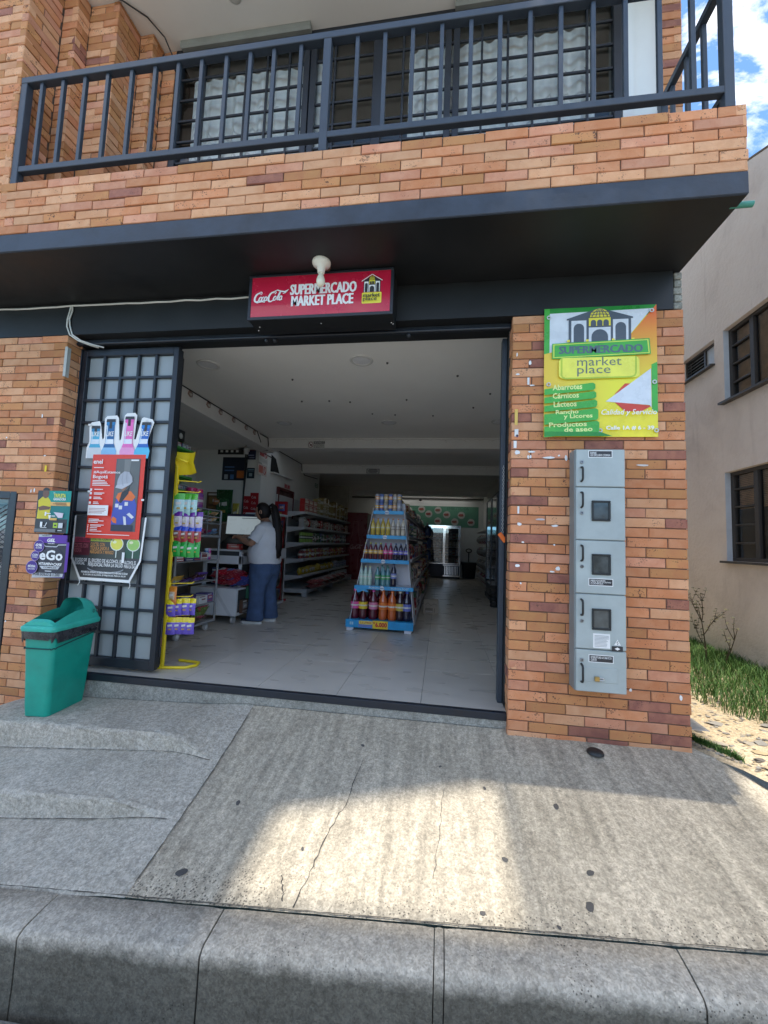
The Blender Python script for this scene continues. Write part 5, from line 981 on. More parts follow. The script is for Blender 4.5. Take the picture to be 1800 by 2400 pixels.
# thin tinsel threads left along the beams
b = MB(); r = random.Random(31)
for y, x0, x1, z in ((6.345, -2.9, 1.2, 2.775), (8.595, -2.6, 1.2, 2.775)):
    x = x0
    while x < x1: 
        q = [(x+.04*k, y, z+r.uniform(-.012, .012)) for k in range(5)]; b.tube(q, .0022, P((0.36, 0.33, 0.28)), 3, caps=False)
        if r.random() < .5: b.tube([q[2], (q[2][0]+r.uniform(-.03, .03), y-.004, q[2][2]-r.uniform(.02, .06))], .0018, P((0.36, 0.33, 0.28)), 3, caps=False)
        x += .15
b.ob('tinsel', kind='stuff', label='thin tinsel threads left hanging along the white beams', cat='tinsel')
def plate(name, label, cat, o, n, w, h, rows, col=WHITE, ic=BLACK, u=None, group=None, extra=None, bold=.01):
    """flat sign: o lower left corner"""
    u = u or ((1, 0, 0) if n == (0, -1, 0) else (0, 1, 0)); t = thing(name, label, cat, o, 0, group)
    F = Flat((0, 0, 0), u, (0, 0, 1), n, .002); F.rc(0, 0, w, h, P(col, .5)); F.ob('board', t)
    F = Flat((0, 0, 0), u, (0, 0, 1), n, .003)
    for it in rows:
        if isinstance(it[0], str): F.tx(it[0], it[1]*w, it[2]*h, it[3]*w, it[4]*h, P(it[5] if len(it) > 5 else ic, .5), bold)
        else: F.rc(it[0]*w, it[1]*h, it[2]*w, it[3]*h, P(it[4] if len(it) > 4 else ic, .5))
    if extra: extra(F, w, h)
    F.ob('print', t); return t
def noring(F, w, h):
    F.el(.17*w, .5*h, .14*w, .40*h, P(DRED), 18); F.el(.17*w, .5*h, .115*w, .33*h, P(WHITE), 18); F.pg([(.10*w, .42*h), (.13*w, .62*h), (.2*w, .55*h), (.24*w, .6*h), (.23*w, .34*h)], P(BLACK)); F.line([(.08*w, .76*h), (.26*w, .24*h)], .03*w, P(DRED))
plate('pets_sign', 'small sign PROHIBIDO LA ENTRADA DE MASCOTAS on the first white beam', 'sign', (-2.265, 6.345, 2.622), (0, -1, 0), .30, .125, [(.34, .66, .98, .95, BLACK), ('PROHIBIDO', .38, .72, .94, .90, WHITE), ('LA ENTRADA', .36, .36, .96, .58), ('DE MASCOTAS', .36, .08, .96, .30)], (0.6, 0.6, 0.57), BLACK, extra=noring)
plate('black_sign', 'small black framed sign on the second white beam', 'sign', (-1.68, 8.595, 2.605), (0, -1, 0), .29, .105, [(.05, .1, .95, .9, (0.5, 0.5, 0.48)), (.12, .42, .88, .62, BLACK), (.2, .2, .8, .3, BLACK), (.2, .74, .8, .84, BLACK)], BLACK)
for nm, lab, x0, z0, w, h, c, rows in (
    ('dark_poster', 'wide black price board under the junction box', -4.05, 2.57, .50, .20, (0.02, 0.02, 0.025), [(.1, .2, .2, .4, WHITE), (.3, .2, .4, .4, WHITE), (.5, .2, .6, .4, WHITE), (.7, .2, .8, .4, WHITE)]),
    ('dark_poster', 'tall dark blue drinks poster below the black price board', -3.94, 2.10, .46, .42, (0.012, 0.018, 0.035), [(.1, .4, .5, .45, (.1, .2, .4)), (.1, .55, .5, .6, (.1, .2, .4)), (.1, .05, .25, .25, (.4, .45, .5)), (.35, .05, .5, .25, (.08, .2, .45)), (.62, .1, .95, .42, (.45, .12, .02))]),
    ('blue_poster', 'dark blue poster right of the black conduit', -3.485, 2.48, .17, .27, (0.015, 0.02, 0.06), [(.1, .6, .9, .9, (.12, .03, .03)), (.15, .25, .8, .32, (.3, .35, .5)), (.3, .1, .85, .15, (.3, .35, .5))]),
    ('blue_poster', 'small dark teal card with white lines above the red strips', -3.465, 2.14, .145, .19, (0.01, 0.03, 0.05), [(.1, .8, .9, .86, (.3, .5, .6)), (.1, .68, .9, .72, (.3, .4, .5)), (.3, .2, .7, .5, (.3, .4, .45))])):
    plate(nm, lab, 'poster', (x0, 6.612, z0), (0, -1, 0), w, h, rows, c)
for k, (x0, z0, w, h, lab) in enumerate(((-3.50, 1.30, .15, .52, 'lower red hanging strip with white script on the white wall'), (-3.36, 1.42, .155, .46, 'higher red hanging strip with white script at the wall corner'))):
    plate('red_strip', lab, 'display strip', (x0, 6.60-.01*k, z0), (0, -1, 0), w, h, [('Coloral' if 0 else 'Cola', .15, .12+.22*q, .7, .22+.22*q, (0.7, 0.6, 0.6)) for q in range(4)], (0.42, 0.012, 0.02), WHITE)
plate('smoking_sign', 'upper red and white prohibition notice on the side wall', 'notice', (-3.195, 6.48, 2.42), (1, 0, 0), .36, .22, [(.08, .55, .55, .9, (.45, .05, .05)), (.08, .1, .9, .4, (.5, .5, .48))], (0.62, 0.6, 0.57), extra=lambda F, w, h: (F.el(.74*w, .72*h, .16*w, .24*h, P((.45, .04, .04)), 16), F.el(.74*w, .72*h, .11*w, .17*h, P((.62, .6, .57)), 16), F.line([(.66*w, .84*h), (.82*w, .6*h)], .02, P((.45, .04, .04)))))
plate('smoking_sign', 'lower red and white prohibition notice on the side wall', 'notice', (-3.195, 6.48, 2.20), (1, 0, 0), .34, .20, [(.08, .2, .55, .85, (.5, .15, .12))], (0.60, 0.52, 0.48), extra=lambda F, w, h: (F.el(.76*w, .5*h, .16*w, .36*h, P((.45, .04, .04)), 16), F.el(.76*w, .5*h, .11*w, .26*h, P((.62, .6, .57)), 16), F.line([(.66*w, .75*h), (.86*w, .25*h)], .02, P((.45, .04, .04)))))
plate('small_notice', 'small pinkish notice above the dark red picture frame', 'notice', (-3.195, 7.66, 2.12), (1, 0, 0), .33, .10, [(.1, .15, .45, .85, (.5, .1, .12)), (.55, .15, .9, .85, (.5, .1, .12))], (0.55, 0.42, 0.42))
plate('exit_sign', 'small green notice at the dark end of the side wall', 'notice', (-3.195, 9.62, 2.42), (1, 0, 0), .24, .10, [(.1, .15, .9, .45, (.6, .65, .6)), (.1, .6, .9, .85, (.6, .65, .6))], (0.05, 0.13, 0.08))
b = MB(); b.add([(-3.194, 6.98, 2.34), (-3.194, 7.42, 2.34), (-3.194, 7.2, 2.62), (-3.194, 6.99, 2.66)], [(0, 1, 2, 3)], P((0.015, 0.014, 0.013), .9)); b.ob('wall_niche', label='dark opening in the white side wall below the cable', cat='opening')
b = MB(); b.prism_x([(6.98, 2.31), (8.03, 2.34), (8.03, 2.36), (6.98, 2.33)], -3.2, -3.12, WPLA); b.ob('niche_sill', label='white sloping sill under the dark wall opening', cat='sill')
fr = thing('wall_cabinet', 'dark red framed cabinet with a diamond emblem on the side wall', 'frame', (-3.2, 7.31, 1.52))
b = MB(); 
for q in ((0, 0, 0, .05, .05, .58), (0, .78, 0, .05, .83, .58), (0, .05, .53, .05, .78, .58)): b.cbox(*q, P((0.10, 0.012, 0.014)), .004)
b.ob('frame', fr); b = MB(); b.box(.004, .05, 0, .012, .78, .53, P((0.05, 0.006, 0.008))); b.box(.012, .08, .0, .016, .62, .36, P((0.30, 0.015, 0.03))); b.ob('panel', fr)
F = Flat((.018, .35, .17), (0, 1, 0), (0, 0, 1), (1, 0, 0)); F.pg([(-.12, 0), (0, -.11), (.12, 0), (0, .11)], P((0.5, 0.45, 0.45))); F.pg([(-.1, 0), (0, -.09), (.1, 0), (0, .09)], P((0.30, 0.015, 0.03))); F.el(0, 0, .06, .05, P((0.5, .48, .47)), 14); F.ob('emblem', fr)
# ---------------------------------------------------------------- goods
GOODS = {}
def good(kind, w, d, h, c, c2, c3=None):
    """one article: parts are (name, mesh) with the root first; drawn with its base at z=0, facing -Y"""
    key = (kind, w, d, h, c, c2, c3)
    if key in GOODS: return GOODS[key]
    m, m2, m3 = P(c, .35), P(c2, .35), P(c3 or c2, .35); out = []
    if kind == 'bottle':
        R_ = w/2; b = MB(); b.lathe([(R_*.85, 0), (R_*.98, h*.03), (R_, h*.12), (R_*.97, h*.33), (R_, h*.58), (R_*.93, h*.68), (R_*.62, h*.80), (R_*.38, h*.88), (R_*.34, h*.93)], glossy(c), 14); out.append(('body', b.mesh('bottle')))
        b = MB(); b.lathe([(R_*.42, h*.925), (R_*.42, h*.99), (R_*.36, h)], m3, 10); out.append(('cap', b.mesh('cap')))
        b = MB(); b.lathe([(R_*1.015, h*.34), (R_*1.03, h*.36), (R_*1.03, h*.55), (R_*1.015, h*.57)], m2, 14, cap=False); b.lathe([(R_*1.04, h*.43), (R_*1.04, h*.48)], P((.7, .66, .6), .4), 14, cap=False); out.append(('label', b.mesh('label')))
    elif kind == 'box':
        b = MB(); b.cbox(-w/2, -d/2, 0, w/2, d/2, h, m, .003); b.box(-w*.38, -d/2-.0008, h*.35, w*.38, -d/2, h*.75, m2); b.box(w/2, -d*.38, h*.35, w/2+.0008, d*.38, h*.75, m2); k_ = P((.62, .6, .56), .4) if sum(c) < .8 else P((.2, .05, .06), .4); b.box(-w*.42, -d/2-.0012, h*.82, w*.2, -d/2, h*.92, k_); b.box(-w*.2, -d/2-.0014, h*.46, w*.25, -d/2, h*.62, k_); b.box(-w*.42, -d/2-.0012, h*.08, w*.42, -d/2, h*.2, m3); out.append(('box', b.mesh('box')))
    elif kind == 'can':
        R_ = w/2; b = MB(); b.lathe([(R_*.85, 0), (R_, h*.04), (R_, h*.93), (R_*.85, h)], m, 12); b.lathe([(R_*1.01, h*.35), (R_*1.01, h*.7)], m2, 12, cap=False); b.lathe([(R_*1.015, h*.46), (R_*1.015, h*.58)], P((.62, .6, .55), .4), 12, cap=False); b.lathe([(R_*.6, h*1.001), (0, h*.99)], P(SILV, .3), 10, cap=False); out.append(('can', b.mesh('can')))
    elif kind == 'jar':
        R_ = w/2; b = MB(); b.lathe([(R_*.9, 0), (R_, h*.06), (R_, h*.7), (R_*.8, h*.8)], glossy(c), 12); b.lathe([(R_*.85, h*.8), (R_*.85, h)], m3, 12); b.lathe([(R_*1.01, h*.2), (R_*1.01, h*.6)], m2, 12, cap=False); b.lathe([(R_*1.02, h*.32), (R_*1.02, h*.45)], P((.65, .62, .55), .4), 12, cap=False); out.append(('jar', b.mesh('jar')))
    else:   # bag: a filled pouch with crimped ends
        b = MB(); nx, nz = 6, 7; rr = random.Random(hash(key) & 1023)
        for sg in (-1, 1):
            vs = []; 
            for j in range(nz+1):
                for i in range(nx+1):
                    u, v = -1+2*i/nx, j/nz; t = (1-u**4)*(math.sin(math.pi*min(1, max(0, (v-.06)/.88)))**.6 if .06 < v < .94 else 0)
                    vs.append((w/2*u*(1-.05*math.sin(v*math.pi)), sg*(d/2*t*(1+rr.uniform(-.15, .15))+.0006), h*v))
            fs = [(j*(nx+1)+i, j*(nx+1)+i+1, (j+1)*(nx+1)+i+1, (j+1)*(nx+1)+i) for j in range(nz) for i in range(nx)]
            fs = fs if sg < 0 else [q[::-1] for q in fs]
            top = [q for k, q in enumerate(fs) if k//nx >= nz-2]; mid = [q for k, q in enumerate(fs) if 2 <= k//nx < nz-2 and 1 <= k % nx < nx-1]; rest = [q for k, q in enumerate(fs) if q not in top and q not in mid]
            o = len(b.v); b.add(vs, rest, shiny(c), True); n0 = len(b.f)
            for grp, mm in ((top, shiny(c3 or c)), (mid, shiny(c2))):
                k_ = b.mid(mm)
                for q in grp: b.f.append(tuple(i+o for i in q)); b.mi.append(k_); b.sm.append(True)
        t_ = d*.5*.93; b.add([(-w*.22, -t_-.0035, h*.46), (w*.24, -t_-.0035, h*.5), (w*.22, -t_-.0035, h*.62), (-w*.25, -t_-.0035, h*.58)], [(0, 1, 2, 3)], P((.68, .65, .6), .35)); b.add([(-w*.16, -t_*.95-.003, h*.28), (w*.16, -t_*.95-.003, h*.28), (w*.14, -t_*.98-.003, h*.36), (-w*.14, -t_*.98-.003, h*.36)], [(0, 1, 2, 3)], P((.5, .32, .06), .35))
        out.append(('bag', b.mesh('bag')))
    GOODS[key] = out; return out
def glossy(c): return mat('liquid_%02d_%02d_%02d' % tuple(round(k*99) for k in c), c, .10, var=.06, spec=.7, coat=.4)
def shiny(c): return mat('foil_%02d_%02d_%02d' % tuple(round(k*99) for k in c), c, .24, var=.18, scale=30, spec=.6, bump=.5, bscale=22)
CNAME = lambda c: min((((.6, .6, .58), 'white'), ((.32, .32, .33), 'grey'), ((.06, .06, .07), 'black'), ((.36, .03, .04), 'red'), ((.18, .02, .04), 'dark red'), ((.46, .30, .04), 'yellow'), ((.40, .20, .06), 'orange brown'), ((.45, .33, .24), 'beige'), ((.05, .08, .22), 'blue'), ((.06, .15, .06), 'dark green'), ((.22, .36, .06), 'lime'), ((.62, .12, .02), 'orange'), ((.55, .30, .08), 'orange')), key=lambda q: sum((a-d)**2 for a, d in zip(q[0], c)))[1]
PUT = {}
ORDS = 'first second third fourth fifth sixth seventh eighth ninth tenth eleventh twelfth thirteenth fourteenth fifteenth sixteenth seventeenth eighteenth nineteenth twentieth'.split()
def ordinal(n): return ORDS[n] if n < 20 else ('twenty-', 'thirty-', 'forty-', 'fifty-')[(n+1)//10-2]+ORDS[(n+1) % 10-1] if (n+1) % 10 else ('thirtieth', 'fortieth', 'fiftieth')[(n+1)//10-3]
def put(g, name, label, cat, loc, rz=0, group=None, rx=0, order=None):
    if order:
        n_ = PUT.setdefault((label, order), 0); PUT[label, order] += 1; group = group or label; label = '%s, %s %s' % (label, ordinal(n_), order)
        for w_ in (' the ', ' a ', ' of ', ' its '):
            if len(label.split()) > 16: label = label.replace(w_, ' ')
    o = link(name, g[0][1], None, loc, (rx, 0, rz), label, cat, group)
    for nm, me in g[1:]: link(nm, me, o)
    return o
# ---------------------------------------------------------------- gondola in the middle aisle
BLU = mat('blue_price_strip', (0.02, 0.30, 0.60), .35, var=.15, scale=12); LIL = mat('shelf_white', (0.62, 0.63, 0.68), .4, var=.04)
gon = thing('gondola_shelf', 'tapering white gondola shelf with blue strips on its end display', 'shelf')
b = MB(); b.cbox(-1.145, 4.90, .035, -.305, 4.925, .132, BLU, .004); b.box(-1.14, 4.925, .11, -.31, 5.30, .128, BLU); b.ob('plinth', gon)
for x in (-1.13, -.41):
    b = MB(); b.prism([(x, 0), (x+.075, 0), (x+.10, .06), (x-.01, .06)], 4.912, 4.98, LIL); b.ob('leg', gon)
EC = [(.54, -1.06, -.33, 4.98), (.87, -1.0, -.40, 5.03), (1.18, -.945, -.445, 5.07), (1.50, -.875, -.495, 5.11)]
for z, xa, xb, y in EC:
    b = MB(); b.box(xa, y+.004, z-.012, xb, 5.30, z, LIL); b.cbox(xa-.008, y-.006, z-.042, xb+.008, y+.004, z+.006, BLU, .002); s = b.ob('end_shelf', gon)
    F = Flat(((xa+xb)/2-.02, y-.0065, z-.03)); F.el(0, .01, .028, .028, P((0.6, .62, .65)), 16); F.rc(-.024, .003, .024, .014, P((0.1, .2, .4))); F.ob('price_disc', s)
b = MB(); b.add([(-1.10, 5.30, .12), (-.31, 5.30, .12), (-.49, 5.30, 1.62), (-.88, 5.30, 1.62)], [(0, 1, 2, 3)], LIL); b.ob('back_panel', gon)
for s in (0, 1):
    xs = ((-.305, -.30), (-.49, -.485)) if s else ((-1.11, -1.105), (-.89, -.885))
    b = MB(); (xa, xb), (xc, xd) = xs; y0, y1, y2, y3 = 4.94, 5.31, 5.31, 5.13
    b.add([(xa, y0, .1), (xa, y1, .1), (xc, y2, 1.54), (xc, y3, 1.54), (xb, y0, .1), (xb, y1, .1), (xd, y2, 1.54), (xd, y3, 1.54)], [(0, 3, 2, 1), (4, 5, 6, 7), (0, 4, 7, 3), (1, 2, 6, 5), (3, 7, 6, 2)], LIL); b.ob('side_panel', gon)
F = Flat((-.82, 4.8985, .045)); F.rr(-.16, .0, .02, .082, .01, P((0.16, 0.22, 0.50))); F.rr(-.155, .036, .012, .078, .012, P((0.75, 0.6, 0.1))); F.tx('2.5 LITROS', -.14, .045, 0, .068, P((0.4, 0.02, 0.06)), .03); F.rc(.015, -.008, .205, .088, P(YEL)); F.tx('$', .022, .045, .045, .075, P((0.5, 0.01, 0.02)), .03); F.tx('6.000', .05, .012, .195, .072, P((0.5, 0.01, 0.02)), .05)
F.rc(-.27, .025, -.25, .06, P((.4, .6, .7))); F.rc(-.245, .025, -.225, .06, P((.4, .6, .7))); F.ob('price_card', gon)
F = Flat((-.9, 4.973, .505)); F.tx('POBON', .02, .006, .14, .03, P((.6, .7, .75))); F.tx('POBON POST', .3, .006, .52, .03, P((.6, .7, .75))); F.pg([(-.165, .035), (-.05, .035), (.02, -.045), (-.06, -.025), (-.12, -.055)], BLU); F.ob('strip_print', gon)
SIDE = [(.12, -.295), (.54, -.325), (.87, -.375), (1.18, -.425), (1.50, -.475)]
for z, x in SIDE:
    for sg in (1, -1):
        xf = x if sg > 0 else -1.40-x; b = MB(); a, c = sorted((-.70, xf)); b.box(a, 5.32, z-.022, c, 11.9, z, LIL); e = xf-.004 if sg > 0 else xf; b.cbox(e, 5.32, z-.04, e+.004, 11.9, z+.012, P((.5, .51, .53)), .001); b.ob('side_shelf', gon)
b = MB(); b.box(-.72, 5.31, 0, -.68, 11.9, 1.62, LIL); b.box(-1.08, 5.4, 0, -.32, 11.85, .10, P((.3, .3, .31))); b.ob('spine', gon)
for y in (5.4, 7.5, 9.7, 11.7):
    b = MB(); b.box(-.36, y, 0, -.31, y+.06, .1, LIL); b.ob('foot', gon)
# end display bottles
def row(kind, dims, xs, y, z, cols, name, label, cat, grp):
    for x, (c, c2, c3) in zip(xs, cols): put(good(kind, *dims, c, c2, c3), name, label(c, c2), cat, (x, y+r.uniform(-.006, .006), z+.001), r.uniform(-.3, .3), grp)
WINE, OR2, DKB = (0.10, 0.006, 0.018), (0.55, 0.11, 0.02), (0.012, 0.008, 0.03)
big = [(-1.06, WINE, PINK, PINK, 'wine red big bottle with a pink label at the gate end'), (-.955, (0.09, 0.01, 0.015), YEL, CREAM, 'wine red big bottle with a yellow label'), (-.825, WINE, (0.65, .2, .35), PINK, 'wine red big bottle with a wide pink and white label, beside the orange ones'), (-.70, OR2, ORG, ORG, 'orange soda big bottle beside the wine red ones'), (-.585, OR2, ORG, ORG, 'orange soda big bottle beside the dark cola bottle'), (-.485, (0.03, 0.008, 0.012), (0.6, 0.45, 0.08), CREAM, 'dark cola big bottle with a gold label'), (-.40, DKB, (0.12, 0.16, 0.5), BLUE, 'near black big bottle with a blue and white label at the aisle end')]
for x, c, c2, c3, lab in big: put(good('bottle', .11, .11, .365, c, c2, c3), 'soda_bottle', lab, 'bottle', (x, 5.03, .13), r.uniform(-.3, .3), 'big soda bottles on the lowest end shelf')
for x in (-1.0, -.89, -.76, -.64, -.53, -.43): put(good('bottle', .11, .11, .35, WINE, (0.2, .03, .08), DRED), 'soda_bottle', 'dark soda bottle in the hidden second row of the lowest end shelf', 'bottle', (x, 5.17, .13), 0, 'second row of big soda bottles', order='from the gate side')
for k, x in enumerate((-1.0, -.945, -.89)): put(good('bottle', .055, .055, .245, (0.42, 0.58, 0.50), (0.50, .66, .58), (.6, .62, .3)), 'water_bottle', 'clear pale green water bottle in the group of three', 'bottle', (x, 5.06, .541), 0, 'clear water bottles', order='from the gate side')
for k, (x, y) in enumerate(((-.79, 5.06), (-.715, 5.05), (-.66, 5.08), (-.745, 5.13), (-.68, 5.15))): put(good('bottle', .066, .066, .24+.02*(k > 2), (0.10, 0.26, 0.30), (0.05, .33, .12), (.05, .2, .15)), 'water_bottle', 'blue green water bottle with a green label', 'bottle', (x, y, .541), 0, 'blue green water bottles')
put(good('bottle', .075, .075, .29, DKB, (0.2, 0.24, 0.5), NAVY), 'soda_bottle', 'tall dark blue bottle alone beside the green water bottles', 'bottle', (-.585, 5.07, .541))
for k in range(9):
    x = -.965+.0655*k; c, c2, c3, lab = ((WINE, (0.70, 0.42, 0.08), (.45, .5, .08), 'small red drink bottle with an orange label and yellow cap') if k < 4 else ((0.16, 0.004, 0.03), PINK, (.5, .12, .25), 'small red drink bottle with a pink label') if k < 6 else (DKB, (.14, .12, .5), (.05, .08, .2), 'small dark blue drink bottle with a violet label'))
    put(good('bottle', .058, .058, .215, c, c2, c3), 'drink_bottle', lab, 'bottle', (x, 5.10, .871), 0, lab.replace('bottle', 'bottles'), order='from the gate side')
for k in range(7):
    x = -.885+.066*k; yl = k < 4; put(good('bottle', .058, .058, .225, (0.50, 0.36, 0.05) if yl else (0.58, 0.52, 0.42), (0.60, .50, .12) if yl else (.3, .26, .22), (.45, .16, .05)), 'juice_bottle', 'yellow juice bottle with a brown cap' if yl else 'pale milky drink bottle with a black and white label', 'bottle', (x, 5.13, 1.181), 0, 'yellow juice bottles' if yl else 'pale drink bottles', order='from the gate side')
r = random.Random(5)
for pk in range(2):
    for lv_ in range(2):
        for i in range(3):
            for j in range(2):
                c = [(.30, .32, .40), (.10, .16, .40), (.40, .34, .26)][(i+j+pk) % 3]; c2 = [(.75, .42, .05), (.72, .28, .05), (.4, .42, .5)][(i+lv_) % 3]
                put(good('can', .056, .056, .112, c, c2), 'drink_can', 'small blue and gold can in the shrink packs on the top of the end display', 'can', (-.845+.175*pk+.058*i, 5.16+.06*j, 1.501+.115*lv_), 0, 'cans stacked on the top end shelf')
# goods along the aisle side of the gondola
PAL = [(0.30, 0.03, 0.035), (0.10, 0.11, 0.13), (0.42, 0.40, 0.38), (0.05, 0.07, 0.20), (0.33, 0.20, 0.07), (0.45, 0.33, 0.24), (0.20, 0.02, 0.05), (0.07, 0.16, 0.08)]
for q, (z, x) in enumerate(SIDE):
    y = 5.42; hh = (.30, .24, .22, .24, .20)[q]
    while y < 11.7:
        kind = 'bag' if r.random() < .5 else ('box' if r.random() < .6 else 'jar'); c = PAL[r.randrange(8)] if q != 2 or y > 6 else (0.42, 0.015, 0.03); w = r.choice((.13, .16, .19)); h = hh*r.choice((.8, .95, 1.0))
        if q == 4 and y < 6.2: c = (0.36, 0.30, 0.12)
        put(good(kind, w, .12, h, c, PAL[r.randrange(8)]), 'grocery_pack', '%s %s on the %s aisle shelf of the gondola' % (CNAME(c), {'bag': 'bag', 'box': 'box', 'jar': 'jar'}[kind], ('bottom', 'second', 'middle', 'fourth', 'top')[q]), 'pack', (x-.09, y+w/2, z+.001), R(90), 'groceries on the %s aisle shelf of the gondola' % ('bottom', 'second', 'middle', 'fourth', 'top')[q], order='from the entrance'); y += w+.008
bx_ = thing('cardboard_box', 'open white and brown cardboard box on the floor beside the gondola', 'box', (-.13, 6.5, 0))
b = MB(); CB = mat('cardboard', (0.42, 0.37, 0.30), .8, var=.15)
for q in ((-.115, -.1, 0, .115, -.094, .21), (-.115, .094, 0, .115, .1, .21), (-.115, -.094, 0, -.109, .094, .21), (.109, -.094, 0, .115, .094, .21), (-.109, -.094, 0, .109, .094, .006)): b.box(*q, CB)
b.ob('carton', bx_); F = Flat((-.09, -.1005, .02)); F.rc(0, .0, .12, .07, P((.2, .17, .14))); F.rc(.005, .005, .115, .03, P((.45, .42, .38))); F.line([(.0, .12), (.04, .15), (.09, .11), (.14, .14), (.18, .12)], .012, P((.22, .2, .18))); F.rc(.14, .0, .15, .07, P((.2, .17, .14))); F.ob('carton_print', bx_)
b = MB(); 
for k in range(4): b.cbox(-.09+.045*k, -.07, .01, -.055+.045*k, .07, .17+.01*(k % 2), P(((.25, .2, .12), (.3, .28, .25))[k % 2]), .003)
b.ob('carton_filling', bx_, kind='stuff')
for k in range(3): 
    o = thing('water_jug', 'blue water jug hanging at the far end of the gondola, %s of the three' % ('lowest', 'middle', 'highest')[k], 'jug', (-.42, 12.05, .62+.36*k), group='blue water jugs')
    b = MB(); b.lathe([(.12, 0), (.135, .02), (.135, .22), (.10, .28), (.03, .31), (.03, .34)], glossy((0.03, 0.08, 0.24)), 14); b.ob('jug_body', o)
b = MB(); b.tube([(-.42, 12.0, 0), (-.42, 12.0, 1.75)], .015, P(GREY), 6); b.box(-.6, 11.95, .56, -.24, 12.2, .58, P(GREY)); b.box(-.6, 11.95, .92, -.24, 12.2, .94, P(GREY)); b.box(-.6, 11.95, 1.28, -.24, 12.2, 1.30, P(GREY)); b.ob('jug_rack', label='grey rack that carries the blue water jugs at the gondola end', cat='rack')
# ---------------------------------------------------------------- long shelf on the left wall
ls = thing('wall_shelf', 'long white metal wall shelf with five levels of groceries', 'shelf')
LSH = mat('shelf_metal', (0.50, 0.50, 0.50), .45, var=.06)
b = MB(); b.box(-3.19, 7.3, 0, -3.16, 11.2, 1.95, LSH); b.ob('shelf_back', ls)
b = MB(); b.cbox(-3.15, 7.36, .07, -2.5, 11.2, .145, LSH, .004); b.ob('plinth', ls)
for y in (7.38, 8.35, 9.2, 10.1, 11.12): b = MB(); b.prism_x([(y, 0), (y+.06, 0), (y+.075, .07), (y-.015, .07)], -2.6, -2.505, LSH); b.ob('foot', ls)
LV = [(.40, -2.6), (.72, -2.6), (1.03, -2.6), (1.33, -2.6), (1.63, -2.6)]
for z, x in LV:
    b = MB(); b.box(-3.16, 7.36, z-.02, x, 11.2, z, LSH); b.cbox(x-.003, 7.36, z-.035, x+.003, 11.2, z+.006, LSH, .001); s = b.ob('shelf_board', ls)
    for y in (7.36, 8.32, 9.28, 10.24, 11.19): b = MB(); b.add([(-3.16, y, z-.02), (x, y, z-.02), (x, y, z-.035), (-3.16, y, z-.16), (-3.16, y+.008, z-.02), (x, y+.008, z-.02), (x, y+.008, z-.035), (-3.16, y+.008, z-.16)], [(0, 3, 2, 1), (4, 5, 6, 7), (2, 3, 7, 6)], LSH); b.ob('bracket', s)
PL = [[(.45, .30, .03), (.50, .33, .02), (.40, .25, .03)], [(.22, .03, .03), (.16, .02, .03), (.30, .05, .03), (.36, .24, .05)], [(.06, .12, .05), (.08, .10, .2), (.25, .26, .28), (.22, .05, .06)], [(.30, .02, .02), (.36, .34, .32), (.25, .12, .06), (.2, .03, .03)], [(.30, .22, .07), (.26, .16, .05), (.33, .25, .10)]]
NM = ('yellow snack packs', 'red jars and bottles', 'tins and cleaning bottles', 'red and white packets', 'cartons and tins')
for q, (z, x) in enumerate(LV):
    y = 7.42; kinds = (('bag',), ('bottle', 'jar'), ('can', 'jar', 'bottle'), ('bag', 'box'), ('box', 'can'))[q]
    while y < 11.05:
        k = kinds[r.randrange(len(kinds))]; w = (.10, .085, .075, .11, .10)[q]*r.uniform(.9, 1.25); w = round(w, 2); h = round((.17, .20, .21, .19, .20)[q]*r.uniform(.8, 1.05), 2); c = PL[q][r.randrange(len(PL[q]))]; c2 = (.45, .42, .38) if r.random() < .4 else PL[q][r.randrange(len(PL[q]))]
        if q == 0 and y > 9.7: c, c2, k = (.35, .36, .38), (.08, .08, .25), 'can'
        if q == 4 and y < 8.2: c, c2, k, w, h = (.36, .02, .02), (.6, .45, .35), 'box', .26, .13
        if q == 2 and y < 8.0: c, c2, k, h = (.22, .36, .06), (.05, .06, .03), 'can', .2
        lv_ = ('second', 'third', 'fourth', 'fifth', 'top')[q]; grp = '%s on the %s level of the wall shelf' % (NM[q], lv_); lab = '%s %s on the %s level of the wall shelf' % (CNAME(c), {'can': 'tin', 'box': 'carton'}.get(k, k), lv_)
        put(good(k, w, .10, h, c, c2), 'grocery_item', lab, 'grocery', (x-.10, y+w/2, z+.001), R(90), grp, order='from its near end')
        if q == 4: put(good(k, w, .10, h, c, c2), 'grocery_item', lab.replace(' on the', ' stacked second high on the'), 'grocery', (x-.10, y+w/2, z+.002+h), R(90), grp, order='from its near end')
        y += w+.006
for k in range(16):
    y = 7.55+.22*k; c = ((.30, .08, .08), (.36, .33, .3))[k % 2] if k < 9 else (.33, .33, .32); lab = 'grocery bag lying on the low plinth of the wall shelf'
    if k < 9:
        for s in range(2): put(good('bag', .30, .11, .34, c, (.42, .38, .36)), 'grocery_bag', ('upper ' if s else 'lower ')+('red ' if k % 2 == 0 else 'white ')+lab, 'bag', (-2.58+.04*s, y, .19+.08*s), R(90+r.uniform(-12, 12)), lab, R(82), order='from the near end')
    else: put(good('can', .10, .1, .17, c, (.2, .18, .17)), 'grocery_tin', 'pale tins standing at the far end of the low plinth', 'tin', (-2.62, y, .146), 0, 'tins on the low plinth', order='from the near end')
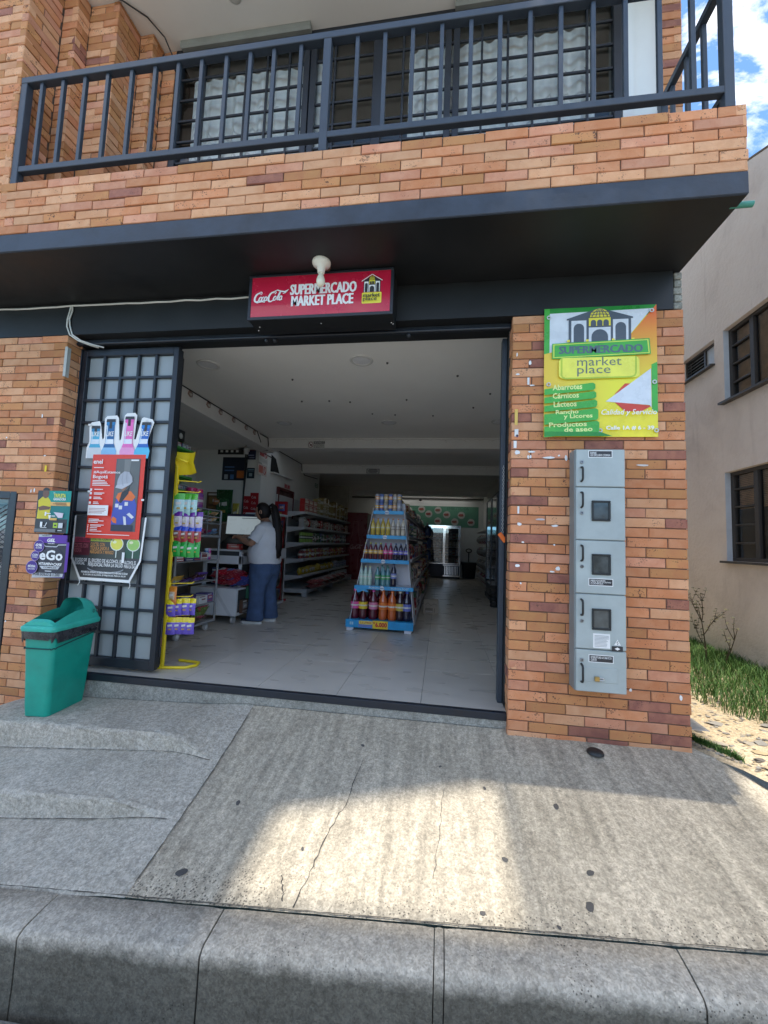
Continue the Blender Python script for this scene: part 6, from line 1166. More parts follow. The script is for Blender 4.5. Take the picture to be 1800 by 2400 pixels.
# coca-cola fridge at the far left
cf = thing('drinks_fridge', 'tall dark red drinks fridge with a bottle outline behind the wall shelf', 'fridge', (-2.44, 11.35, 0)); CR = mat('fridge_red', (0.16, 0.006, 0.012), .3, var=.1)
b = MB(); b.cbox(-.31, 0, 0, .31, .6, 1.93, CR, .01); b.ob('fridge_body', cf)
F = Flat((-.03, -.002, .25)); ol = P((.30, .10, .10)); F.line([(-.09, 0), (-.10, .4), (-.17, .62), (-.17, .8), (-.09, 1.05), (-.07, 1.25), (-.08, 1.33), (-.06, 1.42), (.06, 1.42), (.08, 1.33), (.07, 1.25), (.09, 1.05), (.17, .8), (.17, .62), (.10, .4), (.09, 0)], .012, ol); F.d += .002; cola(F, -.16, .62, .36, .14, P((.42, .25, .25))); F.ob('bottle_print', cf)
# ---------------------------------------------------------------- back of the shop
bb = thing('deli_banner', 'green banner with round food pictures and the word EMBUTIDOS on the back wall', 'banner', (-1.75, 13.94, 1.70))
F = Flat((0, 0, 0)); F.rc(0, 0, 3.0, .72, mat('deli_green', (0.13, 0.33, 0.22), .5)); F.tx('EMBUTIDOS', 1.93, .60, 2.66, .70, P((.06, .16, .11)), .0); F.tx('LACTEOS', .45, .60, .95, .70, P((.06, .16, .11))); 
for q, (x, z) in enumerate(((.35, .40), (.9, .30), (1.05, .60), (1.30, .44), (1.62, .58), (1.92, .43), (1.62, .20), (2.20, .19), (2.42, .42), (2.75, .18), (1.0, .12), (.6, .55))):
    F.el(x, z, .125, .125, P((.55, .54, .50)), 20); c = ((.35, .08, .07), (.3, .12, .09), (.4, .1, .08))[q % 3]; F.el(x-.02, z, .085, .045, P(c), 12); F.pg([(x-.07, z-.03), (x+.08, z-.02), (x+.05, z+.05), (x-.03, z+.04)], P(c)); F.line([(x-.06, z-.045), (x+.07, z-.04)], .012, P((.15, .2, .08)))
F.ob('print', bb)
b = MB(); b.box(-3.2, 13.90, 2.66, 1.4, 13.948, 2.70, P((.04, .035, .03))); b.ob('ceiling_pipe', label='dark pipe running under the ceiling along the back wall', cat='pipe')
b = MB(); b.lathe([(.04, 0), (.05, -.03), (.035, -.075), (0, -.085)], P(BLACK), 12, (-.75, 13.85, 2.66)); b.ob('dome_camera', label='small black dome camera on the back wall above the banner', cat='camera')
fg = thing('glass_fridge', 'two door glass fridge with bright chrome strips at the back wall', 'fridge', (-.42, 13.2, 0)); CHR = mat('chrome', (.75, .76, .78), .12, metal=.9, var=.1)
b = MB(); b.box(0, .02, 0, 1.05, .7, .06, P(BLACK)); b.box(0, .68, .06, 1.05, .7, 1.72, P((.04, .045, .05))); b.box(0, .02, .06, .03, .68, 1.72, CHR); b.box(1.02, .02, .06, 1.05, .68, 1.72, CHR); b.box(.03, .02, 1.66, 1.02, .68, 1.72, CHR); b.box(.03, .03, .06, 1.02, .68, .46, P((.05, .055, .09))); b.ob('fridge_case', fg)
for x in (.03, .525):
    b = MB(); 
    for q in ((x, 0, .46, x+.035, .03, 1.66), (x+.455, 0, .46, x+.49, .03, 1.66), (x+.035, 0, .46, x+.455, .03, .50), (x+.035, 0, 1.62, x+.455, .03, 1.66)): b.cbox(*q, CHR, .004)
    d = b.ob('fridge_door', fg); b = MB(); b.quad((x+.035, .012, .5), (x+.455, .012, .5), (x+.455, .012, 1.62), (x+.035, .012, 1.62), glass_mat('fridge_glass', (.75, .8, .82), .12, .03)); b.ob('glass', d)
    b = MB(); b.tube([(x+.42, -.03, .8), (x+.42, -.03, 1.3)], .012, CHR, 8); b.ob('fridge_handle', d)
b = MB(); 
for k in range(9): b.cbox(.55+.05*k, -.002, .12, .58+.05*k, .03, .40, CHR, .004)
b.cbox(.50, -.004, .06, 1.03, .028, .11, CHR, .004); b.cbox(.5, -.004, .41, 1.03, .028, .45, CHR, .004); b.ob('grille', fg, kind='stuff')
for z in (.75, 1.0, 1.28): b = MB(); b.box(.03, .06, z, 1.02, .66, z+.012, P((.6, .65, .7))); b.ob('fridge_shelf', fg)
for z in (.47, .763, 1.013, 1.293):
    for k in range(9):
        c = ((.35, .03, .04), (.45, .46, .47), (.05, .08, .2), (.35, .3, .12), (.3, .34, .36))[r.randrange(5)]
        put(good('jar' if k % 2 else 'box', .09, .09, .18, c, (.42, .42, .42)), 'dairy_pack', '%s pack on the %s shelf of the glass fridge' % (CNAME(c), {.47: 'bottom', .763: 'second', 1.013: 'third', 1.293: 'top'}[z]), 'pack', (-.42+.09+.107*k, 13.38, z), 0, 'packs inside the glass fridge', order='from its gate side')
tr = thing('trolley_basket', 'black wheeled basket with a pull handle by the back wall', 'basket', (.93, 13.55, 0))
b = MB(); loft(b, [[(x, y, z) for x, y in rrect(hx, hy, .03, 3)] for hx, hy, z in ((.19, .15, .02), (.23, .19, .46), (.25, .2, .48), (.25, .2, .54))], P((.014, .014, .015)), True, True); b.ob('basket', tr)
b = MB(); b.tube([(0, .1, .5), (0, .1, .86)], .02, P(BLACK), 8); b.tube([(.09*math.cos(R(a)), .1, .92+.06*math.sin(R(a))) for a in range(0, 360, 30)], .016, P(BLACK), 6, closed=True); b.ob('basket_handle', tr)
# right side: tall black cooler, snack rack, low far shelf
bc = thing('black_cooler', 'tall black cooler standing along the right wall of the shop', 'cooler', (1.0, 7.5, 0))
b = MB(); b.cbox(.02, 0, .04, .41, 1.75, 2.12, P((.018, .018, .02), .35), .006); b.cbox(0, 0, 0, .41, 1.75, .09, P(BLACK), .004); b.ob('cooler_body', bc)
for y in (.03, .89): 
    b = MB(); 
    for q in ((0, y, .3, .02, y+.05, 2.08), (0, y+.78, .3, .02, y+.83, 2.08)): b.cbox(*q, P((.10, .10, .105), .3), .003)
    b.quad((.012, y+.78, .32), (.012, y+.05, .32), (.012, y+.05, 2.06), (.012, y+.78, 2.06), P((.03, .034, .036), .08)); b.ob('cooler_door', bc)
b = MB(); 
for k in range(7): b.lathe([(.06, 0), (.07, .02), (.07, .03), (.06, .05)], P((.02, .02, .02), .6), 12, (.96, 7.42, .02+.055*k))
b.ob('basket_stack', label='stack of black round trays at the foot of the black cooler', cat='trays')
sr = thing('snack_rack', 'tall wire rack of hanging snack bags inside the right side of the entrance', 'rack', (0, 0, 0))
b = MB()
for y in (5.0, 6.6): b.tube([(1.05, y, 0), (1.05, y, 2.1)], .012, P(BLACK), 6)
for z in (.12, .45, .8, 1.15, 1.5, 1.85, 2.1): b.tube([(1.05, 5.0, z), (1.05, 6.6, z)], .008, P(BLACK), 5)
b.ob('wire_frame', sr)
for q, z in enumerate((.15, .48, .84, 1.18, 1.53, 1.85)):
    for k in range(8):
        c = [((.62, .10, .02), (.5, .03, .03)), ((.55, .30, .08), (.5, .1, .03)), ((.45, .04, .03), (.6, .5, .3)), ((.35, .36, .36), (.25, .25, .28)), ((.40, .22, .06), (.6, .12, .03))][r.randrange(5)]
        put(good('bag', .2, .08, .26, c[0], c[1]), 'snack_bag', '%s snack bag on the %s wire of the tall rack by the jamb' % (CNAME(c[0]), ('lowest', 'second', 'third', 'fourth', 'fifth', 'top')[q]), 'snack bag', (.97+r.uniform(-.03, .05), 5.1+.2*k, z+r.uniform(-.02, .02)), R(90+r.uniform(-25, 25)), 'snack bags on the tall rack', R(r.uniform(-8, 8)), order='from the entrance')
rs = thing('low_shelf', 'low shelf of wrapped goods along the right wall near the back', 'shelf', (1.05, 9.6, 0)); b = MB()
for z in (.1, .45, .8, 1.15, 1.5): b.box(.05, 0, z-.02, .36, 3.2, z, LSH)
b.box(.05, 0, 0, .36, .02, 1.6, LSH); b.ob('shelf_frame', rs)
for z in (.1, .45, .8, 1.15):
    for k in range(14): c = ((.40, .40, .42), (.35, .05, .12), (.30, .22, .16), (.2, .22, .25))[r.randrange(4)]; put(good('bag', .19, .16, .26, c, (.42, .4, .4)), 'wrapped_pack', '%s wrapped pack on the %s tier of the back corner shelf' % (CNAME(c), {.1: 'lowest', .45: 'second', .8: 'third', 1.15: 'upper'}[z]), 'pack', (1.17, 9.75+.22*k, z), R(90), 'wrapped packs on the back corner shelf', order='from the entrance')
# ---------------------------------------------------------------- yellow hook stand and its bags
YM = mat('yellow_paint', (0.80, 0.60, 0.02), .35, var=.08)
ys_ = thing('hook_stand', 'yellow steel hook stand with candy bags next to the folded gate', 'stand', (-2.235, 3.06, 0))
b = MB(); b.cbox(-.012, -.012, 0, .012, .012, 1.72, YM, .002); b.ob('post', ys_); b = MB(); b.tube([(-.03, -.03, .012), (.19, .02, .012), (.24, .10, .012), (.22, .17, .012), (.02, .19, .012)], .012, YM, 8); b.ob('base_loop', ys_)
HK = [(1.53, None), (1.44, 'teal'), (1.285, 'violet'), (1.165, 'bluered'), (1.045, 'green'), (.915, None), (.665, 'cookie'), (.555, 'cadb'), (.40, 'cadb')]
for z, _ in HK:
    b = MB(); b.cbox(.012, -.01, z-.01, .02, .01, z+.035, YM, .002); b.tube([(.016, 0, z+.02), (.06, .03, z+.022), (.15, .09, z+.022), (.165, .10, z+.034)], .0045, YM, 6); b.ob('prong', ys_)
BC = {'teal': ((.40, .60, .58), (.45, .66, .68), (.10, .45, .05), 'teal and green lollipop bag', .20), 'violet': ((.55, .48, .60), (.62, .58, .56), (.14, .03, .30), 'white and violet candy bag', .155), 'bluered': ((.38, .04, .05), (.28, .10, .08), (.03, .07, .50), 'blue and red candy bag', .155), 'green': ((.02, .34, .05), (.02, .40, .06), (.02, .28, .04), 'bright green candy bag', .155), 'cookie': ((.66, .22, .06), (.62, .50, .34), (.72, .25, .03), 'orange cookie bag', .165), 'cadb': ((.14, .09, .48), (.17, .12, .52), (.78, .62, .02), 'violet chocolate bag with a yellow top', .15)}
WHICH = {}
for z, key in HK:
    if not key: continue
    c, c2, c3, lab, h = BC[key]; n = 1 if key == 'cookie' else 4 if key != 'teal' else 3
    lvl = {'cadb': 'the lowest hooks'}.get(key, 'a hook')
    for k in range(n): put(good('bag', .078 if key != 'teal' else .088, .026, h-.012, c, c2, c3), 'candy_bag', lab+(' on the lower hook' if key == 'cadb' and z < .5 else ' on the upper hook' if key == 'cadb' else ' on a hook')+' of the yellow stand', 'candy bag', (-2.235+.040+.043*k+r.uniform(-.006, .006), 3.062+.026*k, z-h+.018+r.uniform(-.006, .004)), R(8+r.uniform(-16, 16)), 'candy bags on the yellow stand, '+lab, R(r.uniform(-3, 3)), order='from the post')
b = MB(); vs = []; n = 10
for i in range(n+1):
    t = i/n; x = -.03+.21*t; y = .02+.03*math.sin(t*2.6)-.05*max(0, t-.6)*2
    vs += [(x-.01*(t < .1), y, 1.60+.02*t), (x, y-.05, 1.70), (x-.015*t, y-.01, 1.80-.005*t)]
b.add(vs, [(i*3+k, (i+1)*3+k, (i+1)*3+k+1, i*3+k+1) for i in range(n) for k in range(2)], YM, True); b.add([(x, y+.006, z) for x, y, z in vs], [(i*3+k, i*3+k+1, (i+1)*3+k+1, (i+1)*3+k) for i in range(n) for k in range(2)], YM, True)
b.ob('header_plate', ys_); b = MB(); b.tube([(0, -.005, 1.66), (.0, -.03, 1.705), (.02, -.055, 1.725), (.06, -.06, 1.722), (.12, -.04, 1.70)], .009, YM, 8); b.ob('top_bend', ys_)
# ---------------------------------------------------------------- grey display trolley
ct = thing('display_trolley', 'grey tube display trolley on castors full of sweets beside the gate', 'trolley')
GT = mat('grey_tube', (0.27, 0.28, 0.29), .4, var=.1); GGL = glass_mat('case_glass', (.86, .9, .9), .05, .03)
for y in (3.72, 4.5):
    for x in (-2.66, -3.22): b = MB(); b.tube([(x, y, .10), (x, y, 1.40)], .013, GT, 8); b.ob('upright', ct)
for x in (-2.66, -3.22):
    for z in (1.09, .10): b = MB(); b.tube([(x, 3.72, z), (x, 4.5, z)], .017, GT, 8); b.ob('long_tube', ct)
for z in (.10, .32, .57, .81, 1.09, 1.24, 1.32, 1.40): b = MB(); b.cbox(-3.22, 3.72, z-.008, -2.66, 4.5, z+.004, GT if z != 1.09 else P((.24, .25, .26)), .002); b.ob('tray', ct)
for x, y in ((-2.68, 3.85), (-2.68, 4.36), (-3.2, 4.36)): b = MB(); b.T = lambda a, c, d, x=x, y=y: (x+d, y+a, .042+c); b.lathe([(.042, -.012), (.042, .012)], P((.35, .35, .35)), 14); b.lathe([(.02, -.016), (.02, .016)], P(SILV), 10); b.ob('castor', ct)
for y in (3.98, 4.24): b = MB(); b.box(-2.67, y, 1.10, -2.662, y+.006, 1.40, GT); b.ob('divider', ct)
def heap(name, label, cat, x, y, z, cols, n, sx, sy, w, d, h, grp, flat=True):
    for k in range(n+3):
        c = cols[k % len(cols)]; put(good('bag', w, d, h, c[0], c[1]), name, label, cat, (x+r.uniform(-sx, sx), y+r.uniform(-sy, sy), z+r.uniform(.0, .02)), R(90+r.uniform(-35, 35)), grp, R(r.uniform(35, 80)) if flat else R(r.uniform(-12, 12)))
SW = [((.50, .03, .03), (.6, .5, .45)), ((.6, .57, .55), (.5, .05, .06)), ((.1, .3, .06), (.4, .5, .2)), ((.55, .33, .15), (.6, .52, .4))]
for i, y in enumerate((3.86, 4.12, 4.38)):
    heap('sweets_bag', 'small sweets heaped in the upper compartments of the grey trolley', 'sweets', -2.74, y, 1.33, [SW[i], SW[(i+1) % 4]], 5, .03, .09, .07, .03, .07, 'sweets in the upper trolley compartments')
    heap('sweets_bag', 'wafer packs in the middle compartments of the grey trolley', 'sweets', -2.74, y, 1.25, [SW[3], SW[1]], 4, .03, .09, .06, .03, .06, 'wafers in the trolley')
    heap('sweets_bag', 'pink sweets spread on the glass tray of the grey trolley', 'sweets', -2.76, y, 1.10, [((.42, .06, .14), (.4, .3, .4)), ((.15, .25, .4), (.4, .4, .45))], 5, .05, .1, .08, .03, .08, 'pink sweets on the trolley')
for k, (y, c, c2, nm) in enumerate(((3.82, (.45, .02, .03), WHITE, 'red sweets box with a white flash'), (3.98, (.02, .03, .10), (.5, .5, .5), 'navy sweets box'), (4.12, (.04, .06, .18), (.5, .1, .1), 'dark blue sweets box'), (4.25, (.6, .6, .58), (.2, .05, .05), 'white sweets box'))):
    put(good('box', .13, .12, .09, c, c2), 'sweets_box', nm+' on the third tray of the grey trolley', 'box', (-2.74, y, .815), R(90), 'boxes on the third tray')
put(good('jar', .09, .09, .15, (.08, .36, .06), (.2, .5, .15), (.12, .45, .1)), 'gum_jar', 'green gum jar on the third tray of the grey trolley', 'jar', (-2.78, 4.22, .815+.09)); 
for k in range(3): put(good('jar', .055, .055, .13, ((.05, .2, .5), (.5, .05, .3), (.3, .1, .45))[k], ((.4, .5, .6), (.6, .3, .45), (.5, .3, .55))[k]), 'sweets_tube', ('blue', 'pink', 'violet')[k]+' sweets tube at the end of the third tray', 'tube', (-2.73-.04*(k == 2), 4.36+.05*k, .815))
heap('chocolate_pack', 'flat violet and orange chocolate packs on the fourth tray of the trolley', 'pack', -2.75, 4.0, .58, [((.12, .06, .30), (.3, .2, .4)), ((.55, .30, .04), (.6, .45, .1)), ((.10, .03, .03), (.3, .1, .05))], 7, .05, .25, .16, .04, .12, 'chocolate packs on the trolley')
put(good('box', .30, .16, .12, (.04, .03, .14), (.5, .2, .25)), 'sweets_box', 'dark blue lollipop box with a pink picture on the low tray', 'box', (-2.75, 3.98, .325), R(90)); put(good('box', .16, .16, .09, (.6, .6, .6), (.62, .62, .62)), 'sweets_box', 'open white carton on the low tray', 'box', (-2.73, 4.24, .325), R(90)); put(good('box', .12, .15, .10, (.10, .09, .30), (.4, .1, .15)), 'sweets_box', 'blue box at the end of the low tray', 'box', (-2.74, 4.40, .325), R(90))
heap('snack_pack', 'snack bags lying on the bottom tray of the grey trolley', 'snack bag', -2.77, 4.05, .12, [((.45, .08, .10), (.4, .1, .12)), ((.12, .18, .04), (.25, .35, .05)), ((.10, .05, .04), (.2, .1, .08)), ((.40, .10, .16), (.45, .15, .2))], 8, .06, .28, .24, .1, .2, 'snack bags on the bottom tray')
for k, (y, c, lab) in enumerate(((4.22, (.30, .08, .34), 'violet jar of sweets with a pink lid on the trolley top'), (4.10, (.32, .30, .28), 'clear jar with a red lid on the trolley top'), (4.34, (.3, .3, .3), 'small clear jar behind the violet one'))):
    put(good('jar', .13, .13, .22, c, (.40, .12, .30) if k == 0 else (.3, .28, .25), (.6, .03, .15)), 'sweets_jar', lab, 'jar', (-2.80-.1*(k == 2), y, 1.405))
gr = thing('gum_rack', 'green tiered chewing gum rack with a black header standing on the trolley', 'rack', (-3.02, 3.74, 1.405)); GG = mat('green_rack', (.07, .33, .06), .4)
b = MB(); b.box(0, 0, 0, .02, .44, .78, P((.07, .2, .06))); b.ob('rack_back', gr)
for k in range(5): 
    z = .0+.155*k; b = MB(); b.cbox(.02, 0, z, .16, .44, z+.014, GG, .002); b.box(.155, 0, z, .16, .44, z+.035, GG); t = b.ob('rack_shelf', gr)
    for j in range(2): b = MB(); b.add([(.02, .02+.21*j, z+.145), (.02, .21+.21*j, z+.145), (.15, .20+.21*j, z+.105), (.15, .03+.21*j, z+.105)], [(0, 1, 2, 3)], GG); b.ob('flap', t)
    for j in range(5): c = ((.42, .40, .42), (.2, .3, .36), (.4, .08, .1), (.08, .08, .2))[(j+k) % 4]; put(good('box', .07, .06, .075, c, (.45, .44, .44)), 'gum_pack', 'chewing gum pack on the %s green shelf' % ('lowest', 'second', 'third', 'fourth', 'top')[k], 'gum pack', (-3.02+.10, 3.74+.05+.085*j, 1.42+z), R(90), 'gum packs in the green rack', order='from the gate')
F = Flat((.02, .0, .76), (0, 1, 0), (0, 0, 1), (1, 0, 0), .01); F.rc(0, 0, .44, .13, P(BLACK)); 
for k in range(4): F.el(.07+.1*k, .06, .03, .035, P((.5, .5, .48)), 10)
F.ob('rack_header', gr)
# ---------------------------------------------------------------- counters, till and their goods
CW = mat('counter_white', (.68, .69, .71), .4, var=.05); CDK = P((.03, .032, .036), .4)
ca = thing('white_counter', 'white glass fronted counter on castors carrying the till screen', 'counter')
b = MB(); b.cbox(-3.15, 4.74, .10, -2.52, 5.35, .44, CW, .004); b.add([(-2.85, 4.738, .43), (-2.80, 4.738, .43), (-2.56, 4.738, .10), (-2.61, 4.738, .10)], [(0, 3, 2, 1)], P((.55, .56, .58))); b.ob('low_case', ca)
b = MB()
for x, y in ((-3.12, 4.98), (-2.615, 4.98), (-2.615, 5.5), (-3.12, 5.5)): b.cbox(x-.02, y-.02, .44, x+.02, y+.02, .92, CW, .003)
b.cbox(-3.14, 4.96, .73, -2.595, 5.52, .84, CW, .004); b.box(-3.14, 5.0, .44, -3.12, 5.5, .73, CDK); b.box(-3.12, 5.3, .44, -2.62, 5.32, .73, CDK); b.ob('upper_case', ca)
b = MB(); b.box(-3.14, 4.96, .90, -2.595, 5.52, .92, CW); b.box(-3.12, 4.97, .84, -2.62, 4.975, .90, P((.06, .065, .07), .1)); b.ob('glass_top', ca)
b = MB(); 
for q in ((-2.60, 4.98, .44, -2.594, 5.5, .73), (-2.52, 4.78, .14, -2.516, 5.3, .42)): b.box(*q, P((.045, .05, .055), .12))
b.ob('side_glass', ca)
for x, y in ((-2.58, 4.80), (-3.1, 4.8), (-2.58, 5.28)): b = MB(); b.T = lambda a, c, d, x=x, y=y: (x+d, y+a, .045+c); b.lathe([(.045, -.014), (.045, .014)], P((.42, .42, .42)), 14); b.box(-.015, .02, -.012, .015, .06, .012, P(SILV)); b.ob('castor', ca)
for k, (x, c, lab) in enumerate(((-3.02, (.05, .06, .16), 'dark blue box'), (-2.90, (.3, .31, .32), 'clear brush pack'), (-2.80, (.28, .3, .3), 'toothbrush pack'), (-2.71, (.6, .58, .6), 'white box with a red dot'))): put(good('box', .085, .06, .22, c, (.5, .48, .48) if k != 3 else (.5, .1, .15)), 'counter_pack', lab+' standing behind glass in the counter', 'pack', (x, 5.08, .445))
for k in range(5): put(good('bag', .26, .15, .30, ((.45, .02, .04), (.38, .03, .05), (.05, .07, .28))[k % 3], ((.5, .45, .45), (.06, .1, .35), (.42, .05, .06))[k % 3]), 'pasta_bag', 'shiny red bag stacked on the low white case in front of the counter', 'bag', (-2.95+.14*(k % 3), 4.99-.06*(k > 2), .50+.08*(k > 2)), R(90+r.uniform(-15, 15)), 'red bags on the low case', R(80))
for k in range(2): put(good('box', .16, .05, .20, ((.05, .2, .12), (.4, .03, .04))[k], (.3, .4, .35)), 'display_pack', ('green', 'red')[k]+' pack leaning behind the counter side glass', 'pack', (-2.50, 5.06+.2*k, .30-.02), R(90))
for k in range(2): put(good('box', .15, .05, .17, ((.10, .05, .03), (.4, .42, .42))[k], (.3, .3, .3)), 'display_pack', ('brown', 'white')[k]+' pack in the low side case of the counter', 'pack', (-2.50, 4.9+.2*k, .125), R(90))
mo = thing('till_screen', 'large till screen with a pale page on the counter', 'screen', (-2.75, 5.25, .92))
b = MB(); b.T = lambda x, y, z: (x, y*math.cos(.25)+z*math.sin(.25)*.35, .20+z); b.cbox(-.27, 0, 0, .25, .025, .30, P(BLACK), .004); b.ob('bezel', mo)
b = MB(); b.T = lambda x, y, z: (x, y*math.cos(.25)+z*math.sin(.25)*.35, .20+z); SCN = mat('screen_page', (.36, .42, .44), .3, var=.03, emit=.18); b.box(-.26, -.003, .012, .24, -.001, .262, SCN); b.box(-.26, -.003, .264, .24, -.001, .285, P((.03, .03, .08))); b.box(-.04, -.0045, .235, .2, -.0035, .243, P((.08, .08, .12))); b.ob('page', mo)
b = MB(); b.cbox(-.26, -.12, 0, .26, .16, .085, P((.02, .02, .022), .4), .006); b.add([(-.26, -.12, .085), (.26, -.12, .085), (.22, .06, .2), (-.22, .06, .2)], [(0, 1, 2, 3)], P((.02, .02, .022), .4)); b.box(-.04, .03, .085, .04, .1, .25, P(BLACK)); b.ob('cash_drawer', mo)
put(good('box', .20, .06, .075, (.50, .03, .03), (.6, .3, .25)), 'sweets_box', 'small red box lying on the counter before the cash drawer', 'box', (-2.74, 5.03, .921))
cb = thing('glass_counter', 'white framed glass counter with a tall showcase behind the woman', 'counter')
b = MB()
for x, y in ((-2.48, 5.72), (-2.48, 6.12), (-2.95, 5.72), (-2.95, 6.12)): b.cbox(x-.016, y-.016, .10, x+.016, y+.016, 1.46, CW, .003)
b.cbox(-2.97, 5.70, .78, -2.46, 6.14, .94, CW, .003); b.cbox(-2.97, 5.70, .08, -2.46, 6.14, .12, CW, .003); b.cbox(-2.97, 5.70, 1.44, -2.46, 6.14, 1.47, CW, .003); b.box(-2.95, 5.73, .12, -2.94, 6.11, 1.44, CDK); b.ob('case_frame', cb)
b = MB(); b.quad((-2.465, 5.73, .12), (-2.465, 6.11, .12), (-2.465, 6.11, .78), (-2.465, 5.73, .78), GGL); b.quad((-2.465, 5.73, .94), (-2.465, 6.11, .94), (-2.465, 6.11, 1.44), (-2.465, 5.73, 1.44), GGL); b.ob('case_glass', cb)
for x, y in ((-2.5, 5.8), (-2.5, 6.05)): b = MB(); b.T = lambda a, c, d, x=x, y=y: (x+d, y+a, .042+c); b.lathe([(.04, -.012), (.04, .012)], P((.42, .42, .42)), 12); b.ob('castor', cb)
for z in (.12, .34, .56, .95, 1.15): 
    for k in range(3): c = ((.4, .42, .44), (.25, .3, .08), (.3, .28, .2), (.1, .12, .14), (.15, .1, .08))[r.randrange(5)]; put(good(('box', 'jar', 'bag')[k], .10, .08, .17, c, (.42, .42, .4)), 'case_item', 'small goods behind the glass of the tall showcase', 'goods', (-2.54, 5.80+.12*k, z), R(90), 'goods in the tall showcase')
b = MB(); b.cbox(-2.60, 5.66, 1.36, -2.46, 5.70, 1.54, P(WHITE), .006); b.tube([(-2.53, 5.68, 1.36), (-2.53, 5.68, 1.2)], .006, P(WHITE), 6); b.ob('white_card', label='white card standing beside the showcase behind the ponytail', cat='card')
rd = thing('red_rack', 'narrow tall red rack hung with small packs beside the white counter', 'rack', (-2.7, 6.5, 0)); RR = mat('rack_red', (.36, .012, .018), .35)
b = MB(); b.cbox(-.2, .1, 0, .02, .16, 1.74, RR, .004); b.cbox(-.2, -.12, 0, .02, .3, .04, RR, .004); b.ob('rack_board', rd)
for k in range(11): put(good('bag', .11, .03, .12, ((.05, .10, .30), (.4, .05, .05), (.35, .36, .38), (.08, .12, .25), (.45, .28, .06))[k % 5], (.4, .1, .12)), 'hanging_pack', 'small pack hanging on the narrow red rack', 'pack', (-2.76-.05*(k % 2), 6.57, .12+.145*k), r.uniform(-.2, .2), 'packs on the red rack', order='from the floor')
# dark green and yellow packets hung on the wall behind the till
for k, (x, z, w, h, c, c2, lab) in enumerate(((-3.68, 1.34, .30, .55, (.015, .07, .02), (.03, .12, .04), 'dark green hanging pouch behind the till'), (-3.46, 1.30, .12, .36, (.5, .42, .06), (.4, .3, .05), 'yellow hanging packet behind the till'), (-3.95, 1.55, .40, .32, (.12, .06, .02), (.25, .14, .04), 'brown framed picture behind the jars'), (-3.80, 1.62, .16, .12, (.4, .14, .05), (.5, .2, .1), 'orange pouch above the dark green one'))):
    put(good('bag' if k != 2 else 'box', w, .06, h, c, c2), 'hanging_pouch' if k != 2 else 'picture_frame', lab, 'pouch' if k != 2 else 'picture', (x, 6.30 if k != 2 else 6.55, z))
b = MB(); b.cbox(-4.1, 6.1, 0, -3.3, 6.5, 1.3, P((.25, .2, .16)), .01); b.ob('back_cupboard', label='low brown cupboard behind the counters', cat='cupboard')
# ================================================================ THE WOMAN AT THE TILL
SKN = mat('skin', (.36, .19, .12), .5, var=.06, scale=10); HAIR = mat('black_hair', (.008, .006, .006), .55, var=.3, scale=40, spec=.25)
TEE = mat('pale_tee', (.60, .61, .64), .85, var=.06, scale=9, bump=.9, bscale=9); JEAN = mat('blue_jeans', (.055, .095, .19), .85, var=.25, scale=10, bump=.9, bscale=11)
pr = thing('person', 'person with a long black ponytail, pale T-shirt and blue jeans, typing at the till', 'person', (-2.285, 5.0, 0))
sk = {'pel': (0, 0, .80, .15), 'bel': (-.015, 0, .93, .15), 'che': (0, 0, 1.14, .13), 'nk0': (-.005, 0, 1.27, .06), 'nk1': (-.03, 0, 1.36, .05),
      'hl': (-.01, -.10, .72, .11), 'kl': (-.04, -.10, .42, .068), 'al': (-.05, -.10, .09, .042), 'fl': (-.13, -.10, .045, .035), 'hr': (.0, .10, .72, .11), 'kr': (.02, .10, .42, .068), 'ar': (.06, .10, .09, .042), 'fr': (-.02, .10, .045, .035),
      'sl': (.0, -.19, 1.21, .062), 'el': (-.10, -.235, 1.00, .05), 'wl': (-.30, -.14, 1.085, .032), 'ml': (-.365, -.115, 1.105, .03), 'sr': (.0, .19, 1.21, .062), 'er': (-.12, .23, 1.02, .05), 'wr': (-.32, .12, 1.09, .032), 'mr': (-.385, .10, 1.105, .03)}
ed = [('pel', 'bel'), ('bel', 'che'), ('che', 'nk0'), ('nk0', 'nk1'), ('pel', 'hl'), ('hl', 'kl'), ('kl', 'al'), ('al', 'fl'), ('pel', 'hr'), ('hr', 'kr'), ('kr', 'ar'), ('ar', 'fr'), ('che', 'sl'), ('sl', 'el'), ('el', 'wl'), ('wl', 'ml'), ('che', 'sr'), ('sr', 'er'), ('er', 'wr'), ('wr', 'mr')]
ks_ = list(sk); me = bpy.data.meshes.new('skel'); me.from_pydata([sk[k][:3] for k in ks_], [(ks_.index(a), ks_.index(c)) for a, c in ed], [])
so_ = bpy.data.objects.new('skel', me); COL.objects.link(so_); sm_ = so_.modifiers.new('s', 'SKIN'); sm_.use_smooth_shade = True
for i, k in enumerate(ks_): me.skin_vertices[0].data[i].radius = (sk[k][3], sk[k][3]); me.skin_vertices[0].data[i].use_root = (k == 'pel')
so_.modifiers.new('u', 'SUBSURF').levels = 1; so_.modifiers['u'].render_levels = 1
dg = bpy.context.evaluated_depsgraph_get(); em = bpy.data.meshes.new_from_object(so_.evaluated_get(dg))
B = MB(); B.add([tuple(v.co) for v in em.vertices], [tuple(p.vertices) for p in em.polygons], SKN, True); bpy.data.objects.remove(so_)
